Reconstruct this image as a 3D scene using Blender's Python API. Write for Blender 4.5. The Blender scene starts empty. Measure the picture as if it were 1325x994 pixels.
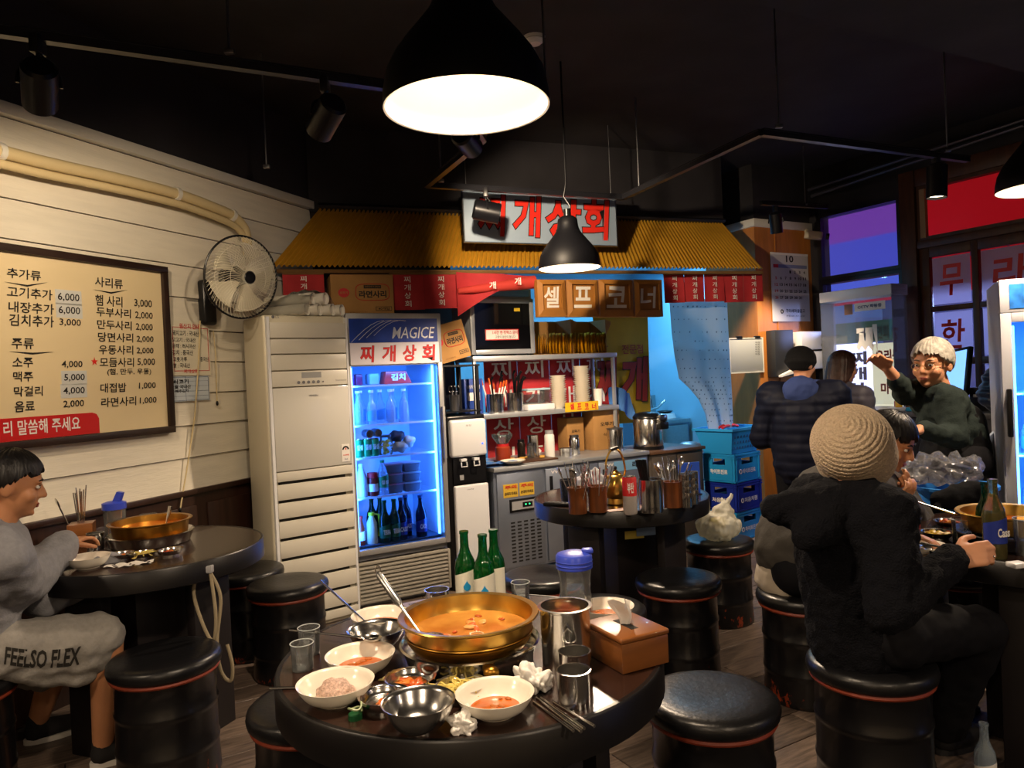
import bpy, bmesh, math, random
from mathutils import Vector, Matrix, noise, Euler
from mathutils.bvhtree import BVHTree
R = random.Random(7)
V = Vector
rad = math.radians
SC = bpy.context.scene
COL = SC.collection

# ------------------------------------------------------------------ camera, world, lights, exposure
F = 960.0
CZ = 1.42
cd = bpy.data.cameras.new('camera'); cam = bpy.data.objects.new('camera', cd); COL.objects.link(cam)
cd.sensor_width = 36.0; cd.lens = 36.0 * F / 1325.0; cd.clip_start = 0.02; cd.clip_end = 200
ROT = Euler((rad(90 - 0.6), 0, 0)).to_matrix() @ Matrix.Rotation(rad(-2.58), 3, 'Z')
cam.matrix_world = Matrix.Translation((0, 0, CZ)) @ ROT.to_4x4()
SC.camera = cam
vs = SC.view_settings
vs.view_transform = 'Standard'; vs.look = 'None'; vs.gamma = 1.0; vs.use_curve_mapping = False
vs.exposure = 0.12

wd = bpy.data.worlds.new('evening'); SC.world = wd; wd.use_nodes = True
bg = wd.node_tree.nodes['Background']
bg.inputs[0].default_value = (0.20, 0.26, 0.60, 1); bg.inputs[1].default_value = 0.5

# ------------------------------------------------------------------ picture -> place helpers
def ray(px, py):
    return (ROT @ V((px - 662.5, -(py - 497.0), -F)))
def pt(px, py, w):
    d = ray(px, py); return V((0, 0, CZ)) + d * (w / d.y)
def onz(px, py, z):
    d = ray(px, py); return V((0, 0, CZ)) + d * ((z - CZ) / d.z)

class Plane:
    """upright plane; local x runs along heading h (degrees right of the view axis), local -y faces the room"""
    def __init__(s, p, h):
        s.p = V((p[0], p[1], 0)); s.h = h
        s.x = V((math.sin(rad(h)), math.cos(rad(h)), 0)); s.y = V((-s.x.y, s.x.x, 0))
        s.rz = math.atan2(s.x.y, s.x.x)
    def hit(s, px, py):
        d = ray(px, py); o = V((0, 0, CZ)); t = (s.p - o).dot(s.y) / d.dot(s.y)
        return o + d * t
    def loc(s, px, py):
        q = s.hit(px, py) - s.p; return q.dot(s.x), q.z
    def w(s, x, z=0.0, y=0.0):
        r = s.p + s.x * x + s.y * y; r.z = z; return r
    def shift(s, dy):
        q = s.p + s.y * dy; return Plane((q.x, q.y), s.h)

# ------------------------------------------------------------------ materials
def lin(c):
    if isinstance(c, str):
        c = c.lstrip('#'); c = [int(c[i:i + 2], 16) / 255 for i in (0, 2, 4)]
    return tuple((x / 12.92 if x <= .04045 else ((x + .055) / 1.055) ** 2.4) for x in c[:3]) + (1,)
MATS = {}
def mat(name, col='#888888', rough=.5, metal=0., var=0., vscale=8., bump=0., bscale=40., emit=None, es=0., trans=0., ior=1.45,
        alpha=1., coat=0., sss=0., spec=.5, stretch=None, col2=None, sheen=0.):
    if name in MATS: return MATS[name]
    m = bpy.data.materials.new(name); m.use_nodes = True; MATS[name] = m
    nt = m.node_tree; b = nt.nodes['Principled BSDF']; L = nt.links
    b.inputs['Base Color'].default_value = lin(col); b.inputs['Roughness'].default_value = rough
    b.inputs['Metallic'].default_value = metal; b.inputs['IOR'].default_value = ior
    b.inputs['Transmission Weight'].default_value = trans; b.inputs['Alpha'].default_value = alpha
    b.inputs['Coat Weight'].default_value = coat; b.inputs['Specular IOR Level'].default_value = spec
    b.inputs['Sheen Weight'].default_value = sheen
    if sss: b.inputs['Subsurface Weight'].default_value = sss; b.inputs['Subsurface Radius'].default_value = (.02, .008, .004)
    if emit: b.inputs['Emission Color'].default_value = lin(emit); b.inputs['Emission Strength'].default_value = es
    if var or bump or col2:
        tc = nt.nodes.new('ShaderNodeTexCoord'); mp = nt.nodes.new('ShaderNodeMapping'); L.new(tc.outputs['Object'], mp.inputs[0])
        if stretch: mp.inputs['Scale'].default_value = stretch
    if var or col2:
        n = nt.nodes.new('ShaderNodeTexNoise'); n.inputs['Scale'].default_value = vscale; n.inputs['Detail'].default_value = 5
        L.new(mp.outputs[0], n.inputs['Vector'])
        r = nt.nodes.new('ShaderNodeValToRGB'); c = lin(col)
        r.color_ramp.elements[0].position = .33; r.color_ramp.elements[1].position = .67
        r.color_ramp.elements[0].color = tuple(x * (1 - var) for x in c[:3]) + (1,)
        r.color_ramp.elements[1].color = lin(col2) if col2 else tuple(min(1, x * (1 + var)) for x in c[:3]) + (1,)
        L.new(n.outputs['Fac'], r.inputs[0]); L.new(r.outputs[0], b.inputs['Base Color'])
    if bump:
        n2 = nt.nodes.new('ShaderNodeTexNoise'); n2.inputs['Scale'].default_value = bscale; n2.inputs['Detail'].default_value = 4
        L.new(mp.outputs[0], n2.inputs['Vector'])
        bp = nt.nodes.new('ShaderNodeBump'); bp.inputs['Strength'].default_value = bump; bp.inputs['Distance'].default_value = .01
        L.new(n2.outputs['Fac'], bp.inputs['Height']); L.new(bp.outputs[0], b.inputs['Normal'])
    return m
def glassy(name, col='#ffffff', rough=.02, ior=1.3, mixc=.85):
    """thin clear sheet: mostly see-through with a little gloss"""
    if name in MATS: return MATS[name]
    m = bpy.data.materials.new(name); m.use_nodes = True; MATS[name] = m
    nt = m.node_tree; L = nt.links; nt.nodes.remove(nt.nodes['Principled BSDF']); out = nt.nodes['Material Output']
    t = nt.nodes.new('ShaderNodeBsdfTransparent'); t.inputs[0].default_value = lin(col)
    g = nt.nodes.new('ShaderNodeBsdfGlossy'); g.inputs['Roughness'].default_value = rough
    fr = nt.nodes.new('ShaderNodeFresnel'); fr.inputs[0].default_value = ior
    mx = nt.nodes.new('ShaderNodeMixShader'); L.new(fr.outputs[0], mx.inputs[0])
    L.new(t.outputs[0], mx.inputs[1]); L.new(g.outputs[0], mx.inputs[2])
    if mixc < 1:
        d = nt.nodes.new('ShaderNodeBsdfTranslucent'); d.inputs[0].default_value = lin(col)
        d2 = nt.nodes.new('ShaderNodeBsdfDiffuse'); d2.inputs[0].default_value = lin(col)
        ma = nt.nodes.new('ShaderNodeMixShader'); ma.inputs[0].default_value = .6; L.new(d.outputs[0], ma.inputs[1]); L.new(d2.outputs[0], ma.inputs[2])
        m2 = nt.nodes.new('ShaderNodeMixShader'); m2.inputs[0].default_value = mixc
        L.new(ma.outputs[0], m2.inputs[1]); L.new(mx.outputs[0], m2.inputs[2]); L.new(m2.outputs[0], out.inputs[0])
    else: L.new(mx.outputs[0], out.inputs[0])
    return m

# ------------------------------------------------------------------ mesh builder
class MB:
    def __init__(s): s.v = []; s.f = []; s.T = Matrix.Identity(4)
    def at(s, loc=(0, 0, 0), rz=0, rx=0, ry=0, sc=1):
        s.T = Matrix.Translation(loc) @ Euler((rx, ry, rz)).to_matrix().to_4x4() @ Matrix.Scale(sc, 4); return s
    def add(s, vs, fs):
        n = len(s.v); s.v += [s.T @ V(p) for p in vs]; s.f += [[i + n for i in f] for f in fs]; return s
    def box(s, c, d):
        x, y, z = c; a, b, e = d[0] / 2, d[1] / 2, d[2] / 2
        return s.add([(x + i * a, y + j * b, z + k * e) for i in (-1, 1) for j in (-1, 1) for k in (-1, 1)],
                     [(0, 1, 3, 2), (4, 6, 7, 5), (0, 4, 5, 1), (2, 3, 7, 6), (0, 2, 6, 4), (1, 5, 7, 3)])
    def bb(s, x0, x1, y0, y1, z0, z1):
        return s.box(((x0 + x1) / 2, (y0 + y1) / 2, (z0 + z1) / 2), (abs(x1 - x0), abs(y1 - y0), abs(z1 - z0)))
    def hexa(s, p):   # 8 points: bottom 4 ccw, top 4 ccw
        return s.add(p, [(3, 2, 1, 0), (4, 5, 6, 7), (0, 1, 5, 4), (1, 2, 6, 5), (2, 3, 7, 6), (3, 0, 4, 7)])
    def lathe(s, prof, seg=32, c=(0, 0, 0), sx=1, sy=1):
        vs = []; fs = []; ring = []
        for r, z in prof:
            if r <= 1e-6: ring.append([len(vs)]); vs.append((c[0], c[1], c[2] + z))
            else:
                ring.append(list(range(len(vs), len(vs) + seg)))
                vs += [(c[0] + r * sx * math.cos(2 * math.pi * i / seg), c[1] + r * sy * math.sin(2 * math.pi * i / seg), c[2] + z) for i in range(seg)]
        for a, b in zip(ring, ring[1:]):
            for i in range(seg):
                j = (i + 1) % seg
                if len(a) == 1 and len(b) == 1: continue
                if len(a) == 1: fs.append((a[0], b[j], b[i]))
                elif len(b) == 1: fs.append((a[i], a[j], b[0]))
                else: fs.append((a[i], a[j], b[j], b[i]))
        return s.add(vs, fs)
    def cyl(s, r, z0, z1, seg=24, c=(0, 0, 0), r2=None):
        return s.lathe([(0, z0), (r, z0), (r2 if r2 is not None else r, z1), (0, z1)], seg, c)
    def tube(s, pts, r, seg=8, caps=True, closed=False):
        pts = [V(p) for p in pts]; n = len(pts); rs = r if isinstance(r, (list, tuple)) else [r] * n
        vs = []; fs = []; up = None
        for i, p in enumerate(pts):
            if closed: t = pts[(i + 1) % n] - pts[i - 1]
            else: t = pts[min(i + 1, n - 1)] - pts[max(i - 1, 0)]
            t = t.normalized() if t.length > 1e-9 else V((0, 0, 1))
            if up is None: up = V((0, 0, 1)) if abs(t.z) < .9 else V((1, 0, 0))
            a = t.cross(up); a = a.normalized() if a.length > 1e-6 else t.orthogonal().normalized()
            b = t.cross(a).normalized(); up = -b if (-b).dot(up) > 0 else b
            vs += [p + (a * math.cos(2 * math.pi * k / seg) + b * math.sin(2 * math.pi * k / seg)) * rs[i] for k in range(seg)]
        for i in range(n if closed else n - 1):
            o, q = i * seg, ((i + 1) % n) * seg
            for k in range(seg): fs.append((o + k, o + (k + 1) % seg, q + (k + 1) % seg, q + k))
        if caps and not closed: fs.append(tuple(range(seg - 1, -1, -1))); fs.append(tuple(range((n - 1) * seg, n * seg)))
        return s.add(vs, fs)
    def prism(s, poly, y0, y1):    # polygon in local x,z extruded in y
        n = len(poly); vs = [(x, y0, z) for x, z in poly] + [(x, y1, z) for x, z in poly]
        return s.add(vs, [tuple(range(n)), tuple(range(2 * n - 1, n - 1, -1))] + [(i, i + n, (i + 1) % n + n, (i + 1) % n) for i in range(n)])
    def grid(s, nu, nv, fn, closed=False):
        vs = [fn(i / nu, j / nv) for j in range(nv + 1) for i in range(nu + 1)]; m = nu + 1
        return s.add(vs, [(j * m + i, j * m + i + 1, (j + 1) * m + i + 1, (j + 1) * m + i) for j in range(nv) for i in range(nu)])
    def ell(s, c, r, seg=16, rings=10, rot=None):
        T0 = s.T
        if rot is not None: s.T = s.T @ Matrix.Translation(c) @ rot.to_4x4(); c = (0, 0, 0)
        pr = [(math.sin(math.pi * k / rings), -math.cos(math.pi * k / rings)) for k in range(rings + 1)]
        vs = []; fs = []
        n = len(s.v)
        T1 = s.T; s.T = T1 @ Matrix.Translation(c) @ Matrix.Diagonal((r[0], r[1], r[2], 1))
        pr[0] = (0, -1); pr[-1] = (0, 1); s.lathe(pr, seg); s.T = T0
        return s
    def cap(s, a, ra, b, rb, seg=14):     # tapered capsule for bodies
        a, b = V(a), V(b); t = (b - a); L = t.length
        q = t.to_track_quat('Z', 'Y').to_matrix().to_4x4() if L > 1e-6 else Matrix.Identity(4)
        T0 = s.T; s.T = s.T @ Matrix.Translation(a) @ q; pr = []
        for k in range(5): th = math.pi / 2 * k / 4; pr.append((ra * math.sin(th), -ra * math.cos(th)))
        for k in range(5): th = math.pi / 2 * k / 4; pr.append((rb * math.cos(th), L + rb * math.sin(th)))
        pr[0] = (0, -ra); pr[-1] = (0, L + rb); s.lathe(pr, seg); s.T = T0; return s
    def mesh(s, name, bevel=0, bseg=2, smooth=True, ang=38, weld=False):
        me = bpy.data.meshes.new(name)
        if bevel or weld:
            bm = bmesh.new(); vv = [bm.verts.new(p) for p in s.v]
            for f in s.f:
                try: bm.faces.new([vv[i] for i in f])
                except ValueError: pass
            if weld: bmesh.ops.remove_doubles(bm, verts=bm.verts, dist=1e-5)
            bmesh.ops.recalc_face_normals(bm, faces=bm.faces)
            if bevel:
                bm.normal_update(); es = [e for e in bm.edges if len(e.link_faces) == 2 and e.calc_face_angle(0) > rad(40)]
                bmesh.ops.bevel(bm, geom=es, offset=bevel, segments=bseg, affect='EDGES', profile=.5, clamp_overlap=True)
            bm.to_mesh(me); bm.free()
        else:
            me.from_pydata(s.v, [], s.f)
            bm = bmesh.new(); bm.from_mesh(me); bmesh.ops.recalc_face_normals(bm, faces=bm.faces); bm.to_mesh(me); bm.free()
        if smooth:
            me.polygons.foreach_set('use_smooth', [True] * len(me.polygons)); me.set_sharp_from_angle(angle=rad(ang))
        me.update(); return me
    def obj(s, name, material, parent=None, loc=None, rz=0, **k):
        me = s.mesh(name, **k); return link(name, me, material, parent, loc, rz)

CH = {}
def curve(pts, n=6):      # smooth run through the points
    p = [V(q) for q in pts]; o = []
    for i in range(len(p) - 1):
        a, b, c, d = p[max(i - 1, 0)], p[i], p[i + 1], p[min(i + 2, len(p) - 1)]
        for k in range(n):
            t = k / n; o.append(.5 * (2 * b + (c - a) * t + (2 * a - 5 * b + 4 * c - d) * t * t + (3 * b - a - 3 * c + d) * t ** 3))
    return o + [p[-1]]
def link(name, me, material=None, parent=None, loc=None, rz=0):
    o = bpy.data.objects.new(name, me); COL.objects.link(o)
    if material and len(me.materials) == 0: me.materials.append(material)
    if parent: o.parent = parent; CH.setdefault(parent.name, []).append(o)
    if loc is not None: o.location = loc
    if rz: o.rotation_euler = (0, 0, rz)
    return o
def tag(o, label=None, cat=None, group=None, kind=None):
    if label: o['label'] = label
    if cat: o['category'] = cat
    if group: o['group'] = group
    if kind: o['kind'] = kind
    return o
def thing(name, label, cat, loc=(0, 0, 0), rz=0, group=None, kind=None):
    o = bpy.data.objects.new(name, None); COL.objects.link(o); o.empty_display_size = .05
    o.location = loc; o.rotation_euler = (0, 0, rz); return tag(o, label, cat, group, kind)
def copy_tree(o, parent=None):
    c = o.copy(); COL.objects.link(c); c.parent = parent
    if parent: CH.setdefault(parent.name, []).append(c)
    for ch in list(CH.get(o.name, [])): copy_tree(ch, c)
    return c
def clone(o, label, loc, rz=0, group=None):
    c = copy_tree(o); c.location = loc; c.rotation_euler = (0, 0, rz); c['label'] = label
    if group: c['group'] = group
    return c

# deferred lettering: made as text, turned into meshes in one go at the end
TEXTS = []
def text(parent, s, x, z, w, h, material, y=-.002, bold=0., shear=0., rot=0., flat=False, name='lettering', rz=0., halo=None):
    """lettering centred at local (x,z), fitted into w x h, facing local -y (or +z when flat)"""
    if halo: TEXTS.append((parent, s, x, z, w, h, halo[0], y + .0008, bold + halo[1], shear, rot, flat, name, rz, (bold, w, h)))
    TEXTS.append((parent, s, x, z, w, h, material, y, bold, shear, rot, flat, name, rz, None))
class On:
    """things mounted on an upright plane: pixel boxes become local boxes of the thing"""
    def __init__(s, pl, px, py, name, label, cat, group=None, kind=None, dy=0.):
        s.pl = pl; s.x, s.z = pl.loc(px, py); s.dy = dy
        s.e = thing(name, label, cat, pl.w(s.x, s.z, dy), pl.rz, group, kind)
    def loc(s, px, py):
        x, z = s.pl.loc(px, py); return x - s.x, z - s.z
    def rect(s, x0, y0, x1, y1):
        a = s.loc(x0, (y0 + y1) / 2); b = s.loc(x1, (y0 + y1) / 2); c = s.loc((x0 + x1) / 2, y0); d = s.loc((x0 + x1) / 2, y1)
        return a[0], b[0], d[1], c[1]
    def text(s, t, x0, y0, x1, y1, m, **k):
        a, b, c, d = s.rect(x0, y0, x1, y1); text(s.e, t, (a + b) / 2, (c + d) / 2, b - a, d - c, m, **k)
# deferred modifiers (bodies, cloth): evaluated in one go at the end
BLOBS = []
def blob(mb, name, material, parent, voxel=.008, smooth=6, loc=None, fac=.5, disp=None):
    o = mb.obj(name, material, parent, loc, smooth=False)
    r = o.modifiers.new('r', 'REMESH'); r.mode = 'VOXEL'; r.voxel_size = voxel; r.use_smooth_shade = True
    sm = o.modifiers.new('s', 'SMOOTH'); sm.iterations = smooth; sm.factor = fac
    BLOBS.append((o, disp)); return o
def finish():
    global TEXTS
    tmp = []; cache = {}
    for T in TEXTS:
        key = (T[1], T[8], T[9])
        if key in cache: continue
        c = bpy.data.curves.new('t', 'FONT'); c.body = T[1]; c.size = 1; c.align_x = 'LEFT'; c.offset = T[8]; c.shear = T[9]; c.resolution_u = 2
        o = bpy.data.objects.new('t', c); COL.objects.link(o); cache[key] = o; tmp.append(o)
    bpy.context.view_layer.update(); dg = bpy.context.evaluated_depsgraph_get()
    base = {k: bpy.data.meshes.new_from_object(o.evaluated_get(dg)) for k, o in cache.items()}
    done = [(o, bpy.data.meshes.new_from_object(o.evaluated_get(dg)), disp) for o, disp in BLOBS]
    for o in tmp: bpy.data.objects.remove(o)
    for o, me, disp in done:
        m = o.data.materials[0]; o.modifiers.clear(); o.data = me
        if len(me.materials) == 0: me.materials.append(m)
        if disp:
            n = len(me.vertices); co = [0.] * (3 * n); no = [0.] * (3 * n)
            me.vertices.foreach_get('co', co); me.vertices.foreach_get('normal', no)
            for i in range(0, 3 * n, 3): co[i:i + 3] = disp(V(co[i:i + 3]), V(no[i:i + 3]))
            me.vertices.foreach_set('co', co)
        me.polygons.foreach_set('use_smooth', [True] * len(me.polygons)); me.update()
    for (parent, s, x, z, w, h, m, y, bold, shear, rot, flat, name, rz, ref) in TEXTS:
        src = base[(s, bold, shear)]
        if len(src.vertices) == 0: continue
        rk = base.get((s, ref[0], shear)) if ref else src
        if rk is None: rk = src
        xs = [v.co.x for v in rk.vertices]; ys = [v.co.y for v in rk.vertices]
        x0, x1, y0, y1 = min(xs), max(xs), min(ys), max(ys)
        kx = w / max(x1 - x0, 1e-6); ky = h / max(y1 - y0, 1e-6)
        me = src.copy(); me.name = name; c, sn = math.cos(rot), math.sin(rot)
        if name == 'shorts_lettering':     # printed onto the cloth: laid on the surface of the shorts
            bm = bmesh.new(); bm.from_mesh(me); bmesh.ops.subdivide_edges(bm, edges=bm.edges, cuts=1); bm.to_mesh(me); bm.free()
            sh = bpy.data.objects['shorts'].data; bv = BVHTree.FromPolygons([v.co for v in sh.vertices], [p.vertices for p in sh.polygons])
            for v in me.vertices:
                a = (v.co.x - x0) / (x1 - x0); b = (v.co.y - y0) / (y1 - y0); d = ray(x + (a - .5) * w - .0 * b, z - (b - .5) * h + 10 * (a - .5) * (1 - 2 * a)).normalized()
                hit = bv.ray_cast(V((0, 0, CZ)), d)
                v.co = (hit[0] - d * .002) if hit[0] else V((0, 0, CZ)) + d * 2.7
            me.materials.clear(); me.materials.append(m); me.update(); link(name, me, m, parent); continue
        for v in me.vertices:
            a = (v.co.x - (x0 + x1) / 2) * kx; b = (v.co.y - (y0 + y1) / 2) * ky
            a, b = a * c - b * sn, a * sn + b * c
            if rz: cr, sr = math.cos(rz), math.sin(rz)
            v.co = (x + a, z + b, y) if flat else (x + a, y, z + b)
        if name == 'side_lettering':     # print on the left end of a crate
            for v in me.vertices: v.co = (-.0015, .15 - v.co.x, .09 + v.co.z)
        me.materials.clear(); me.materials.append(m); me.update(); link(name, me, m, parent)
# ------------------------------------------------------------------ shared materials
M_black_ceil = mat('black_ceiling_paint', '#242226', .75, var=.35, vscale=2.5, bump=.25, bscale=6)
M_blackmetal = mat('black_painted_metal', '#141418', .38)
M_white_board = mat('white_painted_board', '#dcd5c4', .5, var=.05, vscale=3, bump=.18, bscale=14, stretch=(1.2, 1, 9))
M_white_trim = mat('white_trim_paint', '#d6d2c6', .5)
M_wains = mat('dark_brown_wainscot', '#2e1a12', .4, var=.3, vscale=6, stretch=(8, 8, .6))
M_plank = None
M_steel = mat('brushed_steel', '#b9b9b8', .28, 1., var=.06, vscale=30)
M_steelp = mat('polished_steel', '#d2d0cc', .2, 1.)
M_steeld = mat('scuffed_steel', '#8f9094', .36, 1., var=.15, vscale=12)
M_satin = mat('satin_steel_sheet', '#b4b8bd', .38, .55, var=.05, vscale=8)
M_brass = mat('golden_aluminium', '#cfa550', .3, 1., var=.12, vscale=9)
M_brassd = mat('worn_brass', '#a97b32', .33, 1., var=.25, vscale=9)
M_vinyl = mat('black_vinyl', '#111113', .34, bump=.12, bscale=60)
M_tabletop = mat('dark_brown_table_laminate', '#2b1a14', .24, var=.25, vscale=5, coat=.25)
M_tablerim = mat('black_table_edge', '#121011', .35)
M_tableleg = mat('dark_table_leg', '#171214', .5, var=.3, vscale=5)
M_orange = mat('orange_rim_paint', '#7c2f18', .5)
M_china = mat('cream_melamine', '#e6dfd0', .2, coat=.2)
M_tissue = mat('white_tissue', '#e9e6e0', .9, bump=.2, bscale=90)
M_red = mat('red_banner_cloth', '#b02a30', .8, var=.1, vscale=10, bump=.1, bscale=120)
M_redp = mat('red_lettering', '#c41f22', .6)
M_redl = mat('bright_red_lettering', '#dc2a1c', .5)
M_white = mat('white_print', '#ece8e2', .6)
M_ink = mat('black_print', '#1b1715', .7)
M_inkblue = mat('blue_print', '#27406e', .7)
M_greyink = mat('grey_print', '#6c6c70', .7)
M_card = mat('cardboard', '#a77c47', .85, var=.1, vscale=7)
M_cardd = mat('cardboard_dark', '#7b5a33', .9, var=.1, vscale=7)
M_ply = mat('orange_stained_plywood', '#b5712f', .55, var=.16, vscale=5, stretch=(3, 3, .5))
M_awn = mat('yellow_corrugated_metal', '#c3902a', .42, .15, var=.1, vscale=4)
M_frame = mat('dark_walnut_frame', '#2a1b14', .45, var=.3, vscale=8)
M_ac = mat('cream_plastic', '#cfcabd', .35, var=.02)
M_acd = mat('dark_slot', '#181614', .8)
M_greypl = mat('grey_plastic', '#9b9b9d', .45)
M_blackpl = mat('black_plastic', '#101012', .3)
M_whitepl = mat('white_plastic', '#dcdde0', .35)
M_doorwood = mat('brown_door_wood', '#4a2a1a', .45, var=.25, vscale=6, stretch=(4, 4, .6))
M_skin = mat('skin', '#c98f6c', .5, sss=.08, var=.06, vscale=12)
M_skinw = mat('warm_skin', '#b77f59', .5, sss=.08, var=.06, vscale=12)
M_rubber = mat('white_rubber', '#d4d0c8', .6)
M_soup = mat('orange_broth', '#c4601a', .12, var=.25, vscale=14, coat=.5, bump=.1, bscale=25)
M_clear = glassy('clear_glass', '#fbfdfd', .03, 1.5, .95)
M_pane = glassy('window_glass', '#dfe6f2', .02, 1.25, 1.)
# ------------------------------------------------------------------ planes of the room
CEIL = 3.25; TOPZ = 2.66; WZ = .87
PL = Plane((-3.0134, 1.2175), 22)
PB = Plane((-2.625, 4.546), 60)
PO = Plane((-2.36, 4.088), 60)
PR = Plane((5.283, 3.05), 150)
def cross_x(a, b):     # local x on plane a where it meets plane b
    return (b.p - a.p).dot(b.y) / a.x.dot(b.y)
LB = cross_x(PL, PB); LBb = cross_x(PB, PL)
ORx = cross_x(PO, PR); RO = cross_x(PR, PO)
OLx = PO.loc(980, 400)[0]                       # near-left corner of the orange pillar

def struct(o, label=None): o['kind'] = 'structure'; return tag(o, label) if label else o
# floor: dark slab with wood-look planks lying on it
def plank_mat():
    m = mat('floor_plank_wood', '#64564c', .42, var=.45, vscale=7, bump=.12, bscale=30, stretch=(1., 9., 1.))
    nt = m.node_tree; b = nt.nodes['Principled BSDF']; oi = nt.nodes.new('ShaderNodeObjectInfo')
    hs = nt.nodes.new('ShaderNodeHueSaturation'); src = b.inputs['Base Color'].links[0].from_socket
    mr = nt.nodes.new('ShaderNodeMapRange'); mr.inputs[3].default_value = .6; mr.inputs[4].default_value = 1.5
    nt.links.new(oi.outputs['Random'], mr.inputs[0]); nt.links.new(mr.outputs[0], hs.inputs['Value']); nt.links.new(src, hs.inputs['Color'])
    nt.links.new(hs.outputs[0], b.inputs['Base Color']); return m
M_plank = plank_mat()
fl = MB().add([(-4.3, -1.7, -.012), (7.6, -1.7, -.012), (7.6, 9.9, -.012), (-4.3, 9.9, -.012), (-4.3, -1.7, -.1), (7.6, -1.7, -.1), (7.6, 9.9, -.1), (-4.3, 9.9, -.1)],
              [(0, 1, 2, 3), (7, 6, 5, 4), (0, 4, 5, 1), (1, 5, 6, 2), (2, 6, 7, 3), (3, 7, 4, 0)]).obj('floor', mat('floor_grout', '#231d19', .7), smooth=False)
struct(fl, 'dark wood-look plank floor of the restaurant')
pw, plen = .165, 1.25
pm = MB().box((0, 0, -.006), (plen - .004, pw - .004, .012)).mesh('plank', bevel=.0015, bseg=1); pm.materials.append(M_plank)
ux, uy = PB.x.xy, PB.y.xy
inv = cam.matrix_world.inverted()
cnt = 0
cand = []
for j in range(-14, 55):
    for i in range(-6, 9):
        c = ux * ((i + (.37 * j) % 1) * plen) + uy * (j * pw)
        p = V((c.x, c.y, 0))
        if (p - PL.p).dot(PL.y) > .05 or (p - PR.p).dot(PR.y) > .05 or (p - PB.p).dot(PB.y) > .35: continue
        vis = False
        for k in (-.5, 0, .5):
            q = inv @ V((c.x + ux.x * k * plen, c.y + ux.y * k * plen, 0))
            if q.z < -.8 and abs(q.x / -q.z) < .74 and q.y / -q.z > -.60: vis = True
        if vis: cand.append((c.length, p))
cand.sort(key=lambda t: t[0])
for d, p in cand[:300]:
    link('plank', pm, None, fl, p, PB.rz)
# ceiling
ce = struct(MB().add([(-4.4, -1.8, CEIL), (7.8, -1.8, CEIL), (7.8, 9.9, CEIL), (-4.4, 9.9, CEIL)], [(0, 1, 2, 3)]).obj('ceiling', M_black_ceil, smooth=False), 'black painted rough concrete ceiling')
a = onz(880, -20, CEIL - .32); b = onz(1420, 118, CEIL - .32); d = (b - a).normalized(); n = V((d.y, -d.x, 0))
a = a - d * 1.5; b = b + d * 2
bm_ = MB().hexa([a, b, b + n * .5, a + n * .5, a + V((0, 0, .34)), b + V((0, 0, .34)), b + n * .5 + V((0, 0, .34)), a + n * .5 + V((0, 0, .34))])
struct(bm_.obj('trim_1', M_black_ceil, smooth=False), 'black concrete ceiling beam across the upper right')
# left wall: backing, wainscot, white lap boards
wl = MB(); wl.at(PL.p, PL.rz); wl.bb(-3, LB, 0, .1, 0, CEIL)
wall_left = struct(wl.obj('wall_left', M_black_ceil, smooth=False), 'white lap board wall over dark brown wainscot on the left')
nb = 10; bh = (TOPZ - WZ) / nb
sec = [(0, 0), (-.018, 0), (-.006, bh - .004), (0, bh - .004)]
bmsh = MB().add([(x, y, z) for x in (-3, LB - .01) for y, z in sec], [(0, 1, 2, 3), (7, 6, 5, 4), (0, 4, 5, 1), (1, 5, 6, 2), (2, 6, 7, 3), (3, 7, 4, 0)]).mesh('lap_board', smooth=False)
bmsh.materials.append(M_white_board)
for i in range(nb): link('lap_board', bmsh, None, wall_left, PL.w(0, WZ + i * bh, -.001), PL.rz)
MB().bb(-3, LB, -.05, .0, TOPZ, TOPZ + .055).obj('top_cap', M_white_trim, wall_left, PL.p, PL.rz, bevel=.004)
MB().bb(-3, LB, -.02, .0, 0, WZ - .02).obj('wainscot', M_wains, wall_left, PL.p, PL.rz, smooth=False)
MB().bb(-3, LB, -.04, .0, WZ - .03, WZ).obj('wainscot_rail', M_wains, wall_left, PL.p, PL.rz, bevel=.004)
pnl = MB().bb(-.2, .2, -.032, -.018, .2, .78).mesh('wainscot_panel', bevel=.01); pnl.materials.append(M_wains)
for i in range(9): link('wainscot_panel', pnl, None, wall_left, PL.w(.1 + i * .48, 0), PL.rz)
# rear and near-right walls that close the room behind the camera
rw = MB(); rw.add([(-4.4, -1.56, 0), (7.6, -.75, 0), (7.6, -.75, CEIL), (-4.4, -1.56, CEIL)], [(0, 1, 2, 3)])
struct(rw.obj('wall_rear', mat('plain_cream_wall', '#b0a48e', .7), smooth=False), 'plain cream wall behind the viewer')
# back: solid left end, black bulkhead over the awning, kitchen beyond
E0 = pt(352, 347, 4.78); E1 = pt(987, 345, 6.0); T0 = pt(413, 270, 5.25); T1 = pt(936, 290, 6.45)
E0.z = E1.z = (E0.z + E1.z) / 2; T0.z = T1.z = (T0.z + T1.z) / 2
xk0 = PB.loc(585, 400)[0]; xk1 = PB.loc(965, 400)[0]
wb = MB().at(PB.p, PB.rz); wb.bb(LBb - .05, xk0, 0, .1, 0, CEIL)
wall_back = struct(wb.obj('wall_back', mat('dark_back_wall', '#2a2020', .7), smooth=False), 'dark rear wall behind the air conditioner and fridge')
bk = MB(); tt = T0 - (T1 - T0) * .02; te = PO.w(OLx + .02, 0, .6)
up = V((0, 0, CEIL)) 
bk.add([(tt.x, tt.y, T0.z - .02), (T1.x, T1.y, T0.z - .02), (te.x, te.y, T0.z - .02), (te.x, te.y, CEIL), (T1.x, T1.y, CEIL), (tt.x, tt.y, CEIL)], [(0, 1, 4, 5), (1, 2, 3, 4)])
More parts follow.
